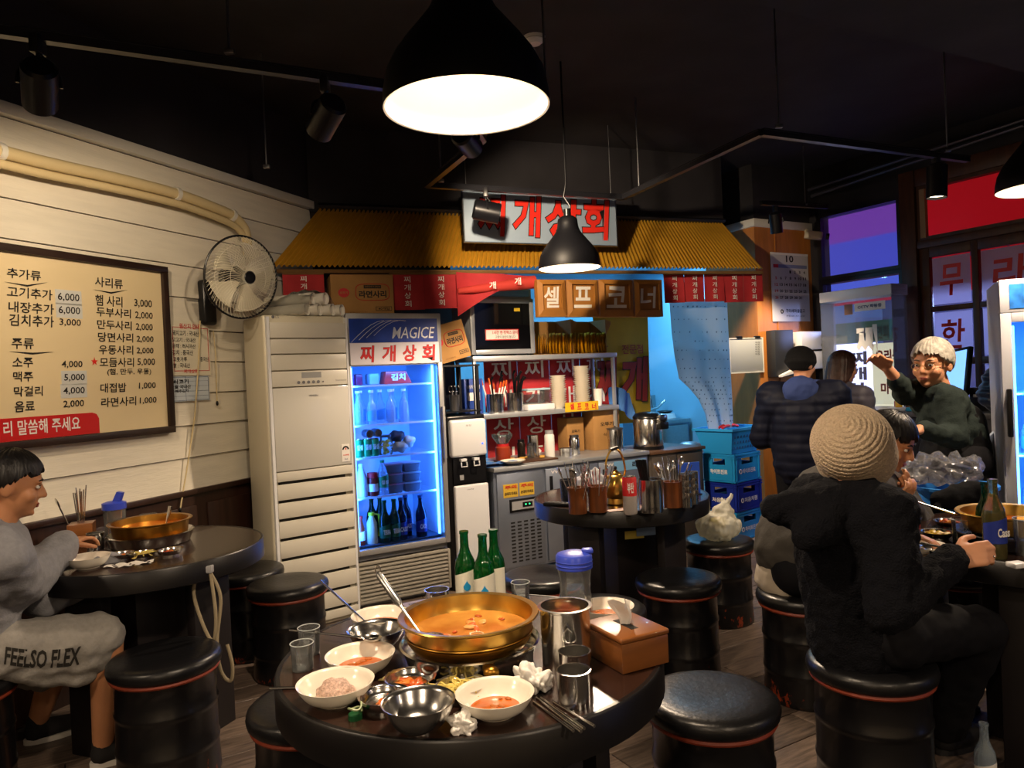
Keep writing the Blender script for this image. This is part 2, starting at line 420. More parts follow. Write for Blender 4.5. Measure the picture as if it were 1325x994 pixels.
struct(bk.obj('trim_2', M_black_ceil, smooth=False), 'black bulkhead above the yellow awning')
KB = PB.shift(1.9)
M_kit = mat('pale_blue_kitchen_wall', '#8fc3dd', .6)
kw = MB().at(KB.p, KB.rz); kw.bb(LBb, xk1 + 1.6, 0, .1, 0, 2.6)
struct(kw.obj('wall_kitchen', M_kit, smooth=False), 'pale blue kitchen wall seen through the serving hatch')
ks = MB().at(PB.p, PB.rz); ks.bb(xk1 + .12, xk1 + .2, .0, 1.95, 0, 2.6); ks.bb(LBb + .0, LBb + .08, .1, 1.95, 0, 2.6)
struct(ks.obj('wall_kitchen_side', M_kit, smooth=False), 'pale blue side walls of the kitchen')
kc = MB().at(PB.p, PB.rz); kc.bb(LBb, xk1 + .2, .02, 1.95, 2.6, 2.66)
struct(kc.obj('ceiling_kitchen', mat('white_kitchen_ceiling', '#cdd6da', .6), smooth=False), 'white kitchen ceiling')
# orange plywood wall and pillar on the right
ow = MB().at(PO.p, PO.rz); ow.bb(OLx, ORx + .1, 0, .62, 0, TOPZ + .02)
wall_orange = struct(ow.obj('wall_orange', M_ply, smooth=False), 'orange stained plywood wall beside the kitchen')
MB().bb(OLx - .03, ORx, -.03, .62, TOPZ + .02, TOPZ + .09).obj('top_cap', M_white_trim, wall_orange, PO.p, PO.rz, bevel=.004)
MB().bb(OLx, ORx, .0, .62, TOPZ + .09, CEIL).obj('upper_wall', M_black_ceil, wall_orange, PO.p, PO.rz, smooth=False)
sx = (OLx + ORx) / 2 - .12
MB().bb(sx, sx + .012, -.008, 0, 0, TOPZ + .02).obj('joint_strip', M_ply, wall_orange, PO.p, PO.rz, smooth=False)

# ------------------------------------------------------------------ right wall: windows and door
def R4(x0, y0, x1, y1, pl=PR):   # pixel box -> local box on plane
    a = pl.loc(x0, (y0 + y1) / 2)[0]; b = pl.loc(x1, (y0 + y1) / 2)[0]
    return a, b, pl.loc((x0 + x1) / 2, y1)[1], pl.loc((x0 + x1) / 2, y0)[1]
xa = RO                                                   # corner with the orange wall
w1 = R4(1064, 271, 1171, 352)                             # purple window
xd0 = PR.loc(1172, 400)[0]; xd1 = PR.loc(1192, 400)[0]    # post
xd2 = xd1 + 1.02                                          # door leaf
zlow = .78; zdoor = PR.loc(1195, 322)[1]; ztr0 = PR.loc(1240, 300)[1] - .02; ztr1 = PR.loc(1240, 229)[1]
M_winframe = mat('black_window_frame', '#15131a', .4)
wr = MB().at(PR.p, PR.rz)
wr.bb(xa, xd0, 0, .12, 0, zlow); wr.bb(xa, xd2 + 4.5, 0, .12, ztr1 + .12, CEIL); wr.bb(xa, xd0, 0, .12, w1[3] + .04, CEIL)
wr.bb(xa, w1[0] - .03, 0, .12, 0, CEIL); wr.bb(xd2 + .12, xd2 + 4.5, 0, .12, 0, CEIL)
wall_right = struct(wr.obj('wall_right', M_black_ceil, smooth=False), 'black front wall with the street windows and the door')
zm0, zm1 = w1[2] - .12, w1[2] - .02
def frame(mb, x0, x1, z0, z1, t, y0=-.02, y1=.1):
    mb.bb(x0, x0 + t, y0, y1, z0, z1); mb.bb(x1 - t, x1, y0, y1, z0, z1); mb.bb(x0 + t, x1 - t, y0, y1, z0, z0 + t); mb.bb(x0 + t, x1 - t, y0, y1, z1 - t, z1); return mb
wn1 = struct(thing('window_1', 'upper shop window glowing violet and blue', None, PR.p, PR.rz))
frame(MB(), w1[0] - .04, xd0, w1[2] - .03, w1[3] + .05, .04).obj('window_frame', M_winframe, wn1, smooth=False)
MB().bb(w1[0], xd0 - .04, .03, .036, w1[2], w1[3] + .01).obj('pane', mat('frosted_window_film', '#b9b4e0', .35, trans=.9, ior=1.05), wn1, smooth=False)
wn2 = struct(thing('window_2', 'lower shop window with a street view of lit signs', None, PR.p, PR.rz))
frame(MB(), w1[0] - .04, xd0, zlow, zm1, .04).obj('window_frame', M_winframe, wn2, smooth=False)
MB().bb(w1[0], xd0 - .04, .03, .036, zlow + .04, zm1 - .04).obj('pane', M_pane, wn2, smooth=False)
# post and door
MB().bb(xd0, xd1, -.04, .12, 0, ztr1 + .14).obj('door_post', M_doorwood, wall_right, PR.p, PR.rz, bevel=.006)
MB().bb(xd1, xd2 + .12, -.03, .12, zdoor, ztr0).obj('door_head', M_doorwood, wall_right, PR.p, PR.rz, bevel=.006)
MB().bb(xd2, xd2 + .14, -.04, .12, 0, ztr1 + .14).obj('door_post', M_doorwood, wall_right, PR.p, PR.rz, bevel=.006)
MB().bb(xd1, xd2, -.03, .12, ztr1, ztr1 + .14).obj('transom_head', M_doorwood, wall_right, PR.p, PR.rz, bevel=.006)
wn3 = struct(thing('window_3', 'transom window showing a red awning outside', None, PR.p, PR.rz))
MB().bb(xd1, xd2, .03, .036, ztr0, ztr1).obj('pane', M_pane, wn3, smooth=False)
frame(MB(), xd1, xd2, ztr0, ztr1, .03, -.01, .06).obj('window_frame', M_doorwood, wn3, smooth=False)
MB().bb(xd1 + .03, xd1 + .075, -.02, .02, ztr0 + .02, ztr1 - .03).obj('sash_stile', mat('pale_raw_wood', '#9a7a55', .6), wn3, smooth=False)
dr = struct(thing('door_1', 'brown wooden glazed door with papers of red lettering', None, PR.p, PR.rz))
px = [PR.loc(x, 450)[0] for x in (1207, 1261, 1270, 1322)]   # pane columns
pz = [PR.loc(1235, y)[1] for y in (328, 394, 401, 463, 472, 540)]
colx = [(px[0], px[1]), (px[2], xd2 - .1)]; rows = [(pz[1], pz[0]), (pz[3], pz[2]), (pz[5], pz[4])]
MB().bb(xd1, px[0], -.005, .045, 0, zdoor).obj('stile', M_doorwood, dr, bevel=.004)
MB().bb(px[1], px[2], -.005, .045, 0, zdoor).obj('stile', M_doorwood, dr, bevel=.004)
MB().bb(xd2 - .1, xd2, -.005, .045, 0, zdoor).obj('stile', M_doorwood, dr, bevel=.004)
zs = [(rows[0][1], zdoor), (rows[1][1], rows[0][0]), (rows[2][1], rows[1][0]), (0, rows[2][0])]
for z0, z1 in zs:
    for c in colx: MB().bb(c[0], c[1], -.003, .043, z0, z1).obj('rail', M_doorwood, dr, bevel=.003)
M_paper = mat('backlit_paper', '#c9c6d8', .8); M_paper.node_tree.nodes['Principled BSDF'].inputs['Transmission Weight'].default_value = 0
def translucent(name, col, fac=.5):
    if name in MATS: return MATS[name]
    m = bpy.data.materials.new(name); m.use_nodes = True; MATS[name] = m; nt = m.node_tree; nt.nodes.remove(nt.nodes['Principled BSDF'])
    d = nt.nodes.new('ShaderNodeBsdfDiffuse'); t = nt.nodes.new('ShaderNodeBsdfTranslucent'); mx = nt.nodes.new('ShaderNodeMixShader'); mx.inputs[0].default_value = fac
    d.inputs[0].default_value = lin(col); t.inputs[0].default_value = lin(col)
    nt.links.new(d.outputs[0], mx.inputs[1]); nt.links.new(t.outputs[0], mx.inputs[2]); nt.links.new(mx.outputs[0], nt.nodes['Material Output'].inputs[0]); return m
M_paper = translucent('backlit_paper_sheet', '#e2dfea', .65)
glyph = [['무', '라'], ['한', '면'], ['조', '사']]
for i, rw_ in enumerate(rows):
    for j, c in enumerate(colx):
        MB().bb(c[0], c[1], .018, .024, rw_[0], rw_[1]).obj('pane', M_pane, dr, smooth=False)
        if i == 2 and j == 0: x0, x1, z0, z1 = c[0], c[1], rw_[0], rw_[0] + (rw_[1] - rw_[0]) * .45
        else: x0, x1, z0, z1 = c[0] + .015, c[1] - .015, rw_[0] + .012, rw_[1] - .012
        MB().bb(x0, x1, .012, .014, z0, z1).obj('paper', M_paper, dr, smooth=False)
        text(dr, glyph[i][j], (x0 + x1) / 2, (z0 + z1) / 2, min(.26, (x1 - x0) * .62), (z1 - z0) * .66, M_redl, y=.010, bold=.02, shear=.08)
# conduits along the top of the right wall
for k, (p0, p1) in enumerate((((1050, 254), (1325, 162)), ((1046, 246), (1340, 150)))):
    q0 = PR.shift(-.06).hit(*p0); q1 = PR.shift(-.06).hit(*p1)
    tag(MB().tube([q0, q1], .016, 8).obj('cable_conduit', mat('dull_grey_conduit', '#5a5a66', .35, .6)), ['lower', 'upper'][k] + ' grey conduit along the top of the window wall', 'pipe', 'conduits over the windows')

# ------------------------------------------------------------------ yellow corrugated awning
aw = thing('corrugated_awning', 'yellow corrugated metal awning over the kitchen counter', 'awning', (0, 0, 0))
nw = 112; N = nw * 6
nrm = (E1 - E0).cross(T0 - E0).normalized()
def awf(u, v):
    a = E0.lerp(E1, u); b = T0.lerp(T1, u); p = a.lerp(b, v)
    return p + nrm * (.011 * math.sin(u * nw * 2 * math.pi))
MB().grid(N, 2, awf).obj('corrugated_sheet', M_awn, aw, ang=80)
MB().tube([E0 + V((0, .03, -.03)), E1 + V((0, .03, -.03))], .014, 6).obj('eave_batten', M_cardd, aw)
MB().tube([T0 + V((0, -.03, .02)), T1 + V((0, -.03, .02))], .02, 6).obj('ridge_batten', M_blackmetal, aw)
# ------------------------------------------------------------------ lamps
M_bulb = mat('warm_lamp_bulb', '#fff2d8', .5, emit='#ffe2b4', es=9)
M_lampin = mat('white_lamp_inside', '#f2ece0', .5)
M_lampout = mat('black_lamp_shade', '#0b0b0f', .5, spec=.25)
def light(name, kind, loc, power, col, parent=None, **k):
    l = bpy.data.lights.new(name, kind); l.energy = power; l.color = lin(col)[:3]
    for a, b in k.items(): setattr(l, a, b)
    o = bpy.data.objects.new(name, l); COL.objects.link(o); o.location = loc
    if parent: o.parent = parent
    return o
LP = [(.18, 0), (.1785, .03), (.170, .07), (.152, .105), (.128, .138), (.098, .175), (.074, .205), (.062, .23), (.058, .255), (.055, .285), (.034, .30), (.014, .305), (.0, .306)]
def pendant(loc, label, power, cord):
    t = thing('pendant_lamp', label, 'lamp', loc, 0, 'black bell pendant lamps')
    MB().lathe([(.1815, -.002)] + [(r + .002, z + .002) for r, z in LP], 56).obj('lamp_shade', M_lampout, t, ang=60)
    MB().lathe([(.1815, -.002), (.177, 0)] + [(max(r - .004, 0), z - .003) for r, z in LP[1:9]] + [(0, .24)], 56).obj('shade_lining', M_lampin, t, ang=60)
    MB().lathe([(0, .075), (.02, .08), (.036, .1), (.042, .125), (.036, .152), (.02, .18), (.016, .2), (.016, .24)], 20).obj('bulb', M_bulb, t)
    MB().tube([(0, 0, .3), (.02, 0, .36), (-.015, 0, .42), (.0, 0, .5), (0, 0, cord)], .006, 8).obj('cord', M_blackpl, t)
    MB().cyl(.022, .3, .345).obj('cap', M_blackpl, t)
    light('bulb_light', 'SPOT', (0, 0, .05), power, '#ffe3c2', t, shadow_soft_size=.05, spot_size=rad(155), spot_blend=.35)
    light('bulb_glow', 'POINT', (0, 0, .06), power * .014, '#ffe3c2', t, shadow_soft_size=.04)
    return t
PW_ = 95
p1 = pt(604, 139, 1.63); p2 = pt(737, 347, 4.37); p3 = pt(1352, 243, 3.2)
pendant(p1, 'large black bell pendant lamp hanging over the nearest table', PW_ * .8, 1.18)
pendant(p2, 'small looking black bell pendant lamp in front of the red lettered signboard', PW_ * 1.5, CEIL - p2.z)
pendant(p3, 'black bell pendant lamp cut by the right edge over the diners', PW_, CEIL - p3.z)
# added fill lamps of the same kind, out of view beside and behind the viewer
pendant(V((-2.1, .9, 2.07)), 'black bell pendant lamp beside the viewer over the left wall tables', PW_ * .6, 1.18)
pendant(V((-.6, -.75, 2.07)), 'black bell pendant lamp behind the viewer on the left', PW_ * .6, 1.18)
pendant(V((1.3, -.35, 2.07)), 'black bell pendant lamp behind the viewer in the middle', PW_ * .6, 1.18)
pendant(V((3.4, .6, 2.07)), 'black bell pendant lamp behind the viewer on the right', PW_ * .6, 1.18)

M_spotb = mat('black_spot_can', '#17171c', .32, .3)
M_spotf = mat('spot_lens', '#fff0d8', .4, emit='#ffe6c0', es=6)
def spot(mount, aim, label, power, size=.105, ln=.16, drop=.07, lit=True, angle=75):
    """can on a yoke under a track: mount = point on the rail, aim = world point"""
    t = thing('track_spotlight', label, 'spotlight', mount, 0, 'black track spotlights')
    MB().box((0, 0, -.03), (.03, .05, .06)).cyl(.008, -.10, -.05, 8).obj('track_adapter', M_blackmetal, t, bevel=.003)
    c = V((0, 0, -.10 - drop)); d = (V(aim) - V(mount) - c).normalized()
    q = d.to_track_quat('Z', 'Y').to_matrix().to_4x4(); r = size / 2
    b = MB(); b.T = Matrix.Translation(c) @ q
    b.lathe([(0, -ln * .5), (r * .8, -ln * .5), (r, -ln * .44), (r, ln * .5), (r * .93, ln * .5), (r * .9, ln * .42)], 28).obj('can', M_spotb, t)
    b = MB(); b.T = Matrix.Translation(c) @ q; b.cyl(r * .9, ln * .40, ln * .42, 24).obj('lens', M_spotf if lit else M_spotb, t)
    b = MB(); b.T = Matrix.Translation(c) @ q
    for k in range(5): b.lathe([(r * .86, -ln * .5 - .004 - k * .006), (r * .86, -ln * .5 - .001 - k * .006)], 20)
    sx = d.cross(V((0, 0, 1))); sx = sx.normalized() if sx.length > .05 else V((1, 0, 0))
    y = MB(); arc = [c + sx * (r + .008)] + [c + sx * ((r + .008) * math.cos(k * math.pi / 8)) + V((0, 0, .015 + (drop) * math.sin(k * math.pi / 8))) for k in range(0, 9)] + [c - sx * (r + .008)]
    y.tube(arc, .006, 6).obj('yoke', M_blackmetal, t)
    b = MB(); b.tube([V((.0, 0, -.05)), V((.03, .01, -.09)), V((-.01, .02, -.12)), c - d * ln * .45], .004, 6).obj('wire', M_blackpl, t)
    if lit:
        o = light('spot_beam', 'SPOT', c + d * (ln * .52), power, '#ffe4c0', t, spot_size=rad(angle), spot_blend=.6, shadow_soft_size=.03)
        o.rotation_euler = d.to_track_quat('-Z', 'Y').to_euler()
    return t
RZ = 2.62
def rail(pts, label, z=RZ):
    mb = MB()
    for a, b in zip(pts, pts[1:]):
        d = (b - a); L = d.length; mb.at((a + b) / 2, math.atan2(d.y, d.x)); mb.box((0, 0, 0), (L, .035, .03)); mb.box((0, -.0, .017), (L, .045, .006))
    mb.at(); return tag(mb.obj('track_rail', mat('dark_track_metal', '#3a3a40', .3, .7), None, smooth=False), label, 'light track', 'lighting tracks')
rail([onz(-160, 18, 2.58), onz(640, 132, 2.58)], 'long lighting track across the upper left')
B0, B1, B2, B3, B4 = onz(625, 180, RZ), onz(552, 240, RZ), onz(806, 256, RZ), onz(985, 172, RZ), onz(1252, 207, RZ)
rail([B0, B1, B2], 'lighting track running along the top of the signboard')
rail([B2, B3], 'slanting lighting track in the middle of the ceiling')
rail([B3, B4], 'lighting track catching blue light at the right')
rail([onz(985, 263, 2.75), onz(1070, 268, 2.75)], 'short lighting track beside the orange pillar')
for (x0, y0, x1, y1, z, lab) in ((297, 70, 295, -20, 2.6, 'rod above the long left track'), (345, 218, 335, 88, RZ, 'rod hanging free left of the signboard'), (707, 130, 704, -10, RZ, 'rod beside the large pendant lamp'),
        (571, 236, 569, 180, RZ, 'rod at the corner of the signboard track'), (1008, 166, 991, 30, RZ, 'rod at the bend of the right track'), (1042, 266, 1029, 155, 2.75, 'rod above the short track'), (827, 248, 825, 138, RZ, 'rod at the right end of the signboard'), (1226, 197, 1216, 78, RZ, 'rod near the end of the right track')):
    p = onz(x0, y0, z)
    t = thing('hanger_rod', 'thin steel hanger ' + lab, 'rod', (p.x, p.y, z), 0, 'threaded hanger rods')
    MB().cyl(.005, .0, CEIL - z, 8).obj('rod', M_steeld, t); MB().box((0, 0, .01), (.035, .02, .02)).obj('clamp', M_steeld, t, bevel=.003)
# spots
wallp = lambda x, z: PL.w(x, z, -.02)
spot(onz(48, 46, 2.58), PL.hit(60, 420), 'black track spotlight at the upper left corner', 44, drop=.06, angle=95)
spot(onz(420, 100, 2.58), PL.hit(250, 470), 'black track spotlight aimed at the fan wall', 26, drop=.05, angle=95)
rail([B0, onz(585, 118, RZ)], 'short track end hidden behind the large pendant lamp')
s4 = onz(602, 142, RZ); spot(s4, pt(735, 335, 5.2), 'black track spotlight hidden behind the large pendant lamp', 210, .1, .15, .04, True, 62)  # added out of sight to light sign and awning, placed by the sign's shadow
s3 = onz(628, 243, RZ); spot(s3, s3 + V((.9, .12, -.35)), 'black track spotlight hanging in front of the signboard', 14, .13, .17, .05)
spot(onz(1003, 265, 2.75), onz(1003, 265, 2.75) + V((.12, .22, -1)), 'black track spotlight in front of the calendar wall', 150, .1, .17, .05)
spot(onz(1211, 202, RZ), onz(1211, 202, RZ) + V((-.05, 0, -1)), 'black track spotlight in front of the transom window', 40, .115, .2, .05)
# smoke detector and ceiling fixings
p = onz(691, 48, CEIL); t = thing('smoke_detector', 'round white smoke detector on the black ceiling', 'smoke detector', p)
MB().lathe([(0, -.04), (.035, -.038), (.045, -.025), (.055, -.022), (.06, 0), (0, 0)], 28).obj('housing', M_whitepl, t)
MB().lathe([(.045, -.0215), (.056, -.019), (.057, -.017)], 28).obj('vent_ring', M_greypl, t)
# kitchen tube lights
for k, s in enumerate((xk0 + .7, xk1 - .5)):
    t = thing('kitchen_tube_light', ['left', 'right'][k] + ' cool tube light on the kitchen ceiling', 'lamp', PB.w(s, 2.6, .9), PB.rz, 'kitchen tube lights')
    MB().box((0, 0, -.02), (.9, .1, .04)).obj('fixture', M_whitepl, t, bevel=.004)
    b = MB(); b.at((0, 0, -.05), 0, 0, rad(90)); b.cyl(.014, -.42, .42, 12).obj('tube', mat('cool_tube', '#d8f0ff', .5, emit='#9adcff', es=9), t)
    light('tube_light', 'AREA', (0, 0, -.07), 30, '#86d2ff', t, shape='RECTANGLE', size=.85, size_y=.05)
# ------------------------------------------------------------------ stools
def drum_mat():
    m = mat('scratched_black_drum', '#0e0d0f', .3, coat=.3); nt = m.node_tree; b = nt.nodes['Principled BSDF']; L = nt.links
    tc = nt.nodes.new('ShaderNodeTexCoord'); oi = nt.nodes.new('ShaderNodeObjectInfo'); va = nt.nodes.new('ShaderNodeVectorMath'); va.operation = 'ADD'
    L.new(tc.outputs['Object'], va.inputs[0]); L.new(oi.outputs['Location'], va.inputs[1])
    n = nt.nodes.new('ShaderNodeTexNoise'); n.inputs['Scale'].default_value = 26; n.inputs['Detail'].default_value = 6; n.inputs['Roughness'].default_value = .7
    mp = nt.nodes.new('ShaderNodeMapping'); mp.inputs['Scale'].default_value = (1, 1, .55); L.new(va.outputs[0], mp.inputs[0]); L.new(mp.outputs[0], n.inputs['Vector'])
    sp = nt.nodes.new('ShaderNodeSeparateXYZ'); L.new(tc.outputs['Object'], sp.inputs[0])
    mr = nt.nodes.new('ShaderNodeMapRange'); mr.inputs[1].default_value = .0; mr.inputs[2].default_value = .24; mr.inputs[3].default_value = .55; mr.inputs[4].default_value = .80
    L.new(sp.outputs['Z'], mr.inputs[0])
    gt = nt.nodes.new('ShaderNodeMath'); gt.operation = 'GREATER_THAN'; L.new(n.outputs['Fac'], gt.inputs[0]); L.new(mr.outputs[0], gt.inputs[1])
    mx = nt.nodes.new('ShaderNodeMix'); mx.data_type = 'RGBA'; mx.inputs[6].default_value = lin('#0e0d0f'); mx.inputs[7].default_value = lin('#7c2f15')
    L.new(gt.outputs[0], mx.inputs[0]); L.new(mx.outputs[2], b.inputs['Base Color']); return m
M_drum = drum_mat()
SEAT = .455
def drum_profile():
    p = [(0, .0), (.172, .0), (.178, .006), (.178, .02)]
    for zc in (.13, .27):
        p += [(.174, zc - .02), (.174, zc - .012), (.178, zc - .006), (.178, zc + .006), (.174, zc + .012)]
    return p + [(.174, .375), (.178, .385), (.178, .392), (0, .392)]
st0 = thing('drum_stool', '', 'stool', (0, 0, 0), 0, 'oil drum stools with black cushions')
MB().lathe(drum_profile(), 40).obj('drum', M_drum, st0, ang=50)
MB().lathe([(.17, .388), (.186, .388), (.189, .394), (.186, .401), (.17, .401)], 40).obj('rim_ring', M_orange, st0)
MB().lathe([(0, .401), (.186, .401), (.195, .41), (.198, .425), (.195, .442), (.184, .452), (.165, .456), (.10, .4555), (.05, .453), (0, .452)], 48).obj('cushion', M_vinyl, st0, ang=60)
stools = [((213, 845), 'drum stool with cracked orange ring right beside the seated man in grey shorts'), ((372, 752), 'drum stool standing in front of the cream air conditioner'), ((318, 735), 'drum stool half hidden behind the left wall table'),
          ((702, 742), 'drum stool behind the green bottles, under the middle table'), ((877, 746), 'drum stool at the front right of the middle table'), ((929, 697), 'drum stool carrying the white plastic bag'),
          ((919, 898), 'large looking drum stool with worn cushion at the bottom right of the near table'), ((405, 905), 'drum stool mostly hidden behind the left side of the near table'), ((1040, 762), 'drum stool under the far diner in the grey coat'),
          ((1126, 850), 'scratched drum stool under the diner in the cream knitted hat'), ((-62, 880), 'drum stool at the left edge under the man in grey shorts'), ((774, 784), 'drum stool hidden behind the tissue box and water jug')]
STOOL = []
for i, ((x, y), lab) in enumerate(stools):
    p = onz(x, y, SEAT); p.z = 0
    if i == 0: o = st0; o.location = p; o['label'] = lab
    else: o = clone(st0, lab, p, R.uniform(0, 6))
    STOOL.append(p)

# ------------------------------------------------------------------ round tables
TZ = .75; TR = .467
def table(c, rz, label):
    t = thing('round_table', label, 'table', (c.x, c.y, 0), rz, 'round dark dining tables')
    MB().lathe([(0, TZ - .004), (.0, TZ), (TR - .012, TZ), (TR - .012, TZ - .02), (0, TZ - .02)], 72).obj('table_top', M_tabletop, t, ang=40)
    MB().lathe([(TR - .013, TZ - .03), (TR - .013, TZ + .001), (TR - .004, TZ + .001), (TR, TZ - .004), (TR, TZ - .078), (TR - .006, TZ - .082), (TR - .05, TZ - .082), (TR - .05, TZ - .03)], 72).obj('edge_band', M_tablerim, t, ang=40)
    MB().lathe([(0, TZ - .08), (TR - .06, TZ - .08), (TR - .06, TZ - .06), (0, TZ - .06)], 40).obj('underside', M_tableleg, t)
    for k in range(4):
        a = math.pi / 2 * k + .3; b = MB(); b.at((math.cos(a) * .31, math.sin(a) * .31, 0), a + math.pi / 2)
        b.box((0, 0, (TZ - .08) / 2), (.2, .045, TZ - .08)).obj('leg', M_tableleg, t, bevel=.004)
    MB().box((0, 0, .34), (.26, .26, .66)).obj('burner_cabinet', M_tableleg, t, bevel=.006)
    return t
T1c = V((pt(611, 860, 1.83).x, 1.83, 0)); T2c = V((pt(803, 650, 4.0).x, 4.0, 0)); T3c = V((pt(194, 709, 3.2).x, 3.2, 0)); T4c = V((pt(1337, 695, 2.72).x, 2.72, 0))
table(T1c, .2, 'nearest round dark table crowded with bowls and a golden pot')
table(T2c, .5, 'middle round dark table holding chopstick cups and a brass kettle')
table(T3c, .9, 'round dark table by the white board wall under the menu')
table(T4c, .65, 'round dark table at the right where two diners eat')

# ------------------------------------------------------------------ menu board, cards, fan, pipe on the left wall
PLf = PL.shift(-.02)
mn = On(PLf, 100, 450, 'menu_board', 'large cream menu board with dark wood frame and black lettering', 'menu board')
xr = mn.loc(217, 450)[0]; x0 = mn.loc(-190, 450)[0]; zt = (mn.loc(214, 345)[1] + mn.loc(0, 317)[1]) / 2; zb = (mn.loc(221, 557)[1] + mn.loc(68, 579)[1]) / 2
M_cream = mat('cream_menu_print', '#e3cfa4', .45, var=.04, vscale=2)
MB().bb(x0, xr, -.012, 0, zb, zt).obj('menu_panel', M_cream, mn.e, smooth=False)
for (a, b, c, d) in ((x0, xr, zt - .035, zt), (x0, xr, zb, zb + .035), (xr - .035, xr, zb + .035, zt - .035), (x0, x0 + .035, zb + .035, zt - .035)):
    MB().bb(a, b, -.032, 0, c, d).obj('frame_bar', M_frame, mn.e, bevel=.003)
ry0, ry1 = mn.loc(60, 538)[1], zb + .036; rx1 = mn.loc(126, 552)[0]
rb = MB().prism([(x0 + .036, ry1), (rx1, ry1), (rx1, ry0 - .03), (rx1 - .012, ry0 - .008), (rx1 - .035, ry0), (x0 + .036, ry0)], -.0145, -.012).obj('red_strip', mat('red_menu_print', '#c41a18', .5), mn.e, smooth=False)
yy = -.0135
items = [('추가류', 6, 349, 50, 362), ('고기추가', 6, 373, 65, 387), ('6,000', 72, 380, 100, 391), ('내장추가', 8, 392, 67, 406), ('6,000', 73, 397, 101, 408), ('김치추가', 9, 408, 67, 423), ('3,000', 74, 413, 102, 423),
         ('주류', 12, 438, 41, 452), ('소주', 13, 463, 40, 476), ('4,000', 77, 467, 104, 477), ('맥주', 14, 481, 40, 494), ('5,000', 80, 484, 107, 494), ('막걸리', 15, 500, 53, 513), ('4,000', 79, 501, 107, 511), ('음료', 16, 519, 42, 533), ('2,000', 79, 518, 106, 528),
         ('사리류', 120, 360, 156, 373), ('햄 사리', 121, 383, 156, 397), ('3,000', 171, 388, 194, 399), ('두부사리', 122, 399, 167, 411), ('2,000', 172, 404, 195, 414), ('만두사리', 123, 415, 168, 427), ('2,000', 173, 419, 195, 429),
         ('당면사리', 124, 431, 170, 443), ('2,000', 174, 435, 196, 444), ('우동사리', 125, 447, 170, 459), ('2,000', 174, 450, 196, 459), ('모듬사리', 126, 463, 171, 475), ('5,000', 175, 464, 198, 474), ('(햄, 만두, 우동)', 136, 477, 193, 486),
         ('대접밥', 127, 496, 161, 508), ('1,000', 177, 495, 199, 504), ('라면사리', 128, 514, 174, 526), ('1,000', 178, 514, 200, 523)]
patches = {2: '#c9cbcb', 4: '#c9cbcb', 11: '#c3cad2', 13: '#c3cad2'}
for i, (s, a, b, c, d) in enumerate(items):
    mn.text(s, a, b, c, d, M_ink, y=yy - .001, bold=.012, shear=.06)
    if i in patches:
        r = mn.rect(a - 3, b - 4, c + 3, d + 4); MB().bb(r[0], r[1], -.0132, -.0118, r[2], r[3]).obj('price_patch', mat('pale_patch', '#cfd0cb', .5), mn.e, smooth=False)
mn.text('★', 115, 462, 124, 473, M_redl, y=yy - .001)
mn.text('리 말씀해 주세요', 1, 542, 101, 561, M_white, y=-.0155, bold=.015)
for (a, b, c) in ((3, 60, 365), (9, 68, 455), (118, 163, 375)):
    p, q = mn.loc(a, c), mn.loc(b, c + .5)
    MB().prism([(p[0], p[1]), ((p[0] + q[0]) / 2, p[1] - .012), (q[0], q[1]), ((p[0] + q[0]) / 2, p[1] - .004)], yy - .001, yy).obj('underline', M_ink, mn.e, smooth=False)
c1 = On(PLf, 246, 450, 'origin_card', 'cream ingredient origin card with red border beside the menu board', 'card')
r = c1.rect(221, 416, 271, 486); MB().bb(r[0], r[1], -.004, 0, r[2], r[3]).obj('card', mat('cream_card', '#dcd5bf', .6), c1.e, smooth=False)
frame(MB(), r[0] + .012, r[1] - .012, r[2] + .025, r[3] - .035, .003, -.0052, -.0042).obj('border', M_redp, c1.e, smooth=False)
for s, a, b, c, d, m in (('원산지 안내', 231, 419, 257, 426, M_redp), ('돼지고기 : 국내산', 222, 428, 256, 435, M_ink), ('닭고기 : 국내산', 222, 437, 252, 443, M_ink), ('동태 : 러시아산', 222, 445, 252, 451, M_ink), ('김치 : 중국산', 222, 453, 249, 460, M_ink), ('고춧가루', 223, 462, 241, 468, M_ink), ('중국산', 258, 462, 269, 468, M_ink), ('쌀 : 국내산', 223, 470, 245, 476, M_ink), ('찌개상회', 237, 478, 255, 483, M_redp)):
    c1.text(s, a, b, c, d, m, y=-.0058, bold=.01)
c2 = On(PLf, 246, 503, 'label_card', 'pale blue ruled label card under the origin card', 'card')
r = c2.rect(222, 487, 270, 519); MB().bb(r[0], r[1], -.004, 0, r[2], r[3]).obj('card', mat('pale_blue_card', '#c3cdd6', .6), c2.e, smooth=False)
gl = MB(); frame(gl, r[0] + .004, r[1] - .004, r[2] + .004, r[3] - .004, .002, -.005, -.004)
for k in range(1, 5): z = r[2] + (r[3] - r[2]) * k / 5; gl.bb(r[0] + .004, r[1] - .004, -.005, -.004, z, z + .0012)
for k in (.35, .62): x = r[0] + (r[1] - r[0]) * k; gl.bb(x, x + .0012, -.005, -.004, r[2], r[3])
gl.obj('ruling', M_inkblue, c2.e, smooth=False)
for s, a, b, c, d in (('쇠고기', 223, 491, 243, 497), ('쌀 국내산', 225, 498, 246, 503), ('배추김치', 226, 504, 243, 508)): c2.text(s, a, b, c, d, M_ink, y=-.0055, bold=.03)
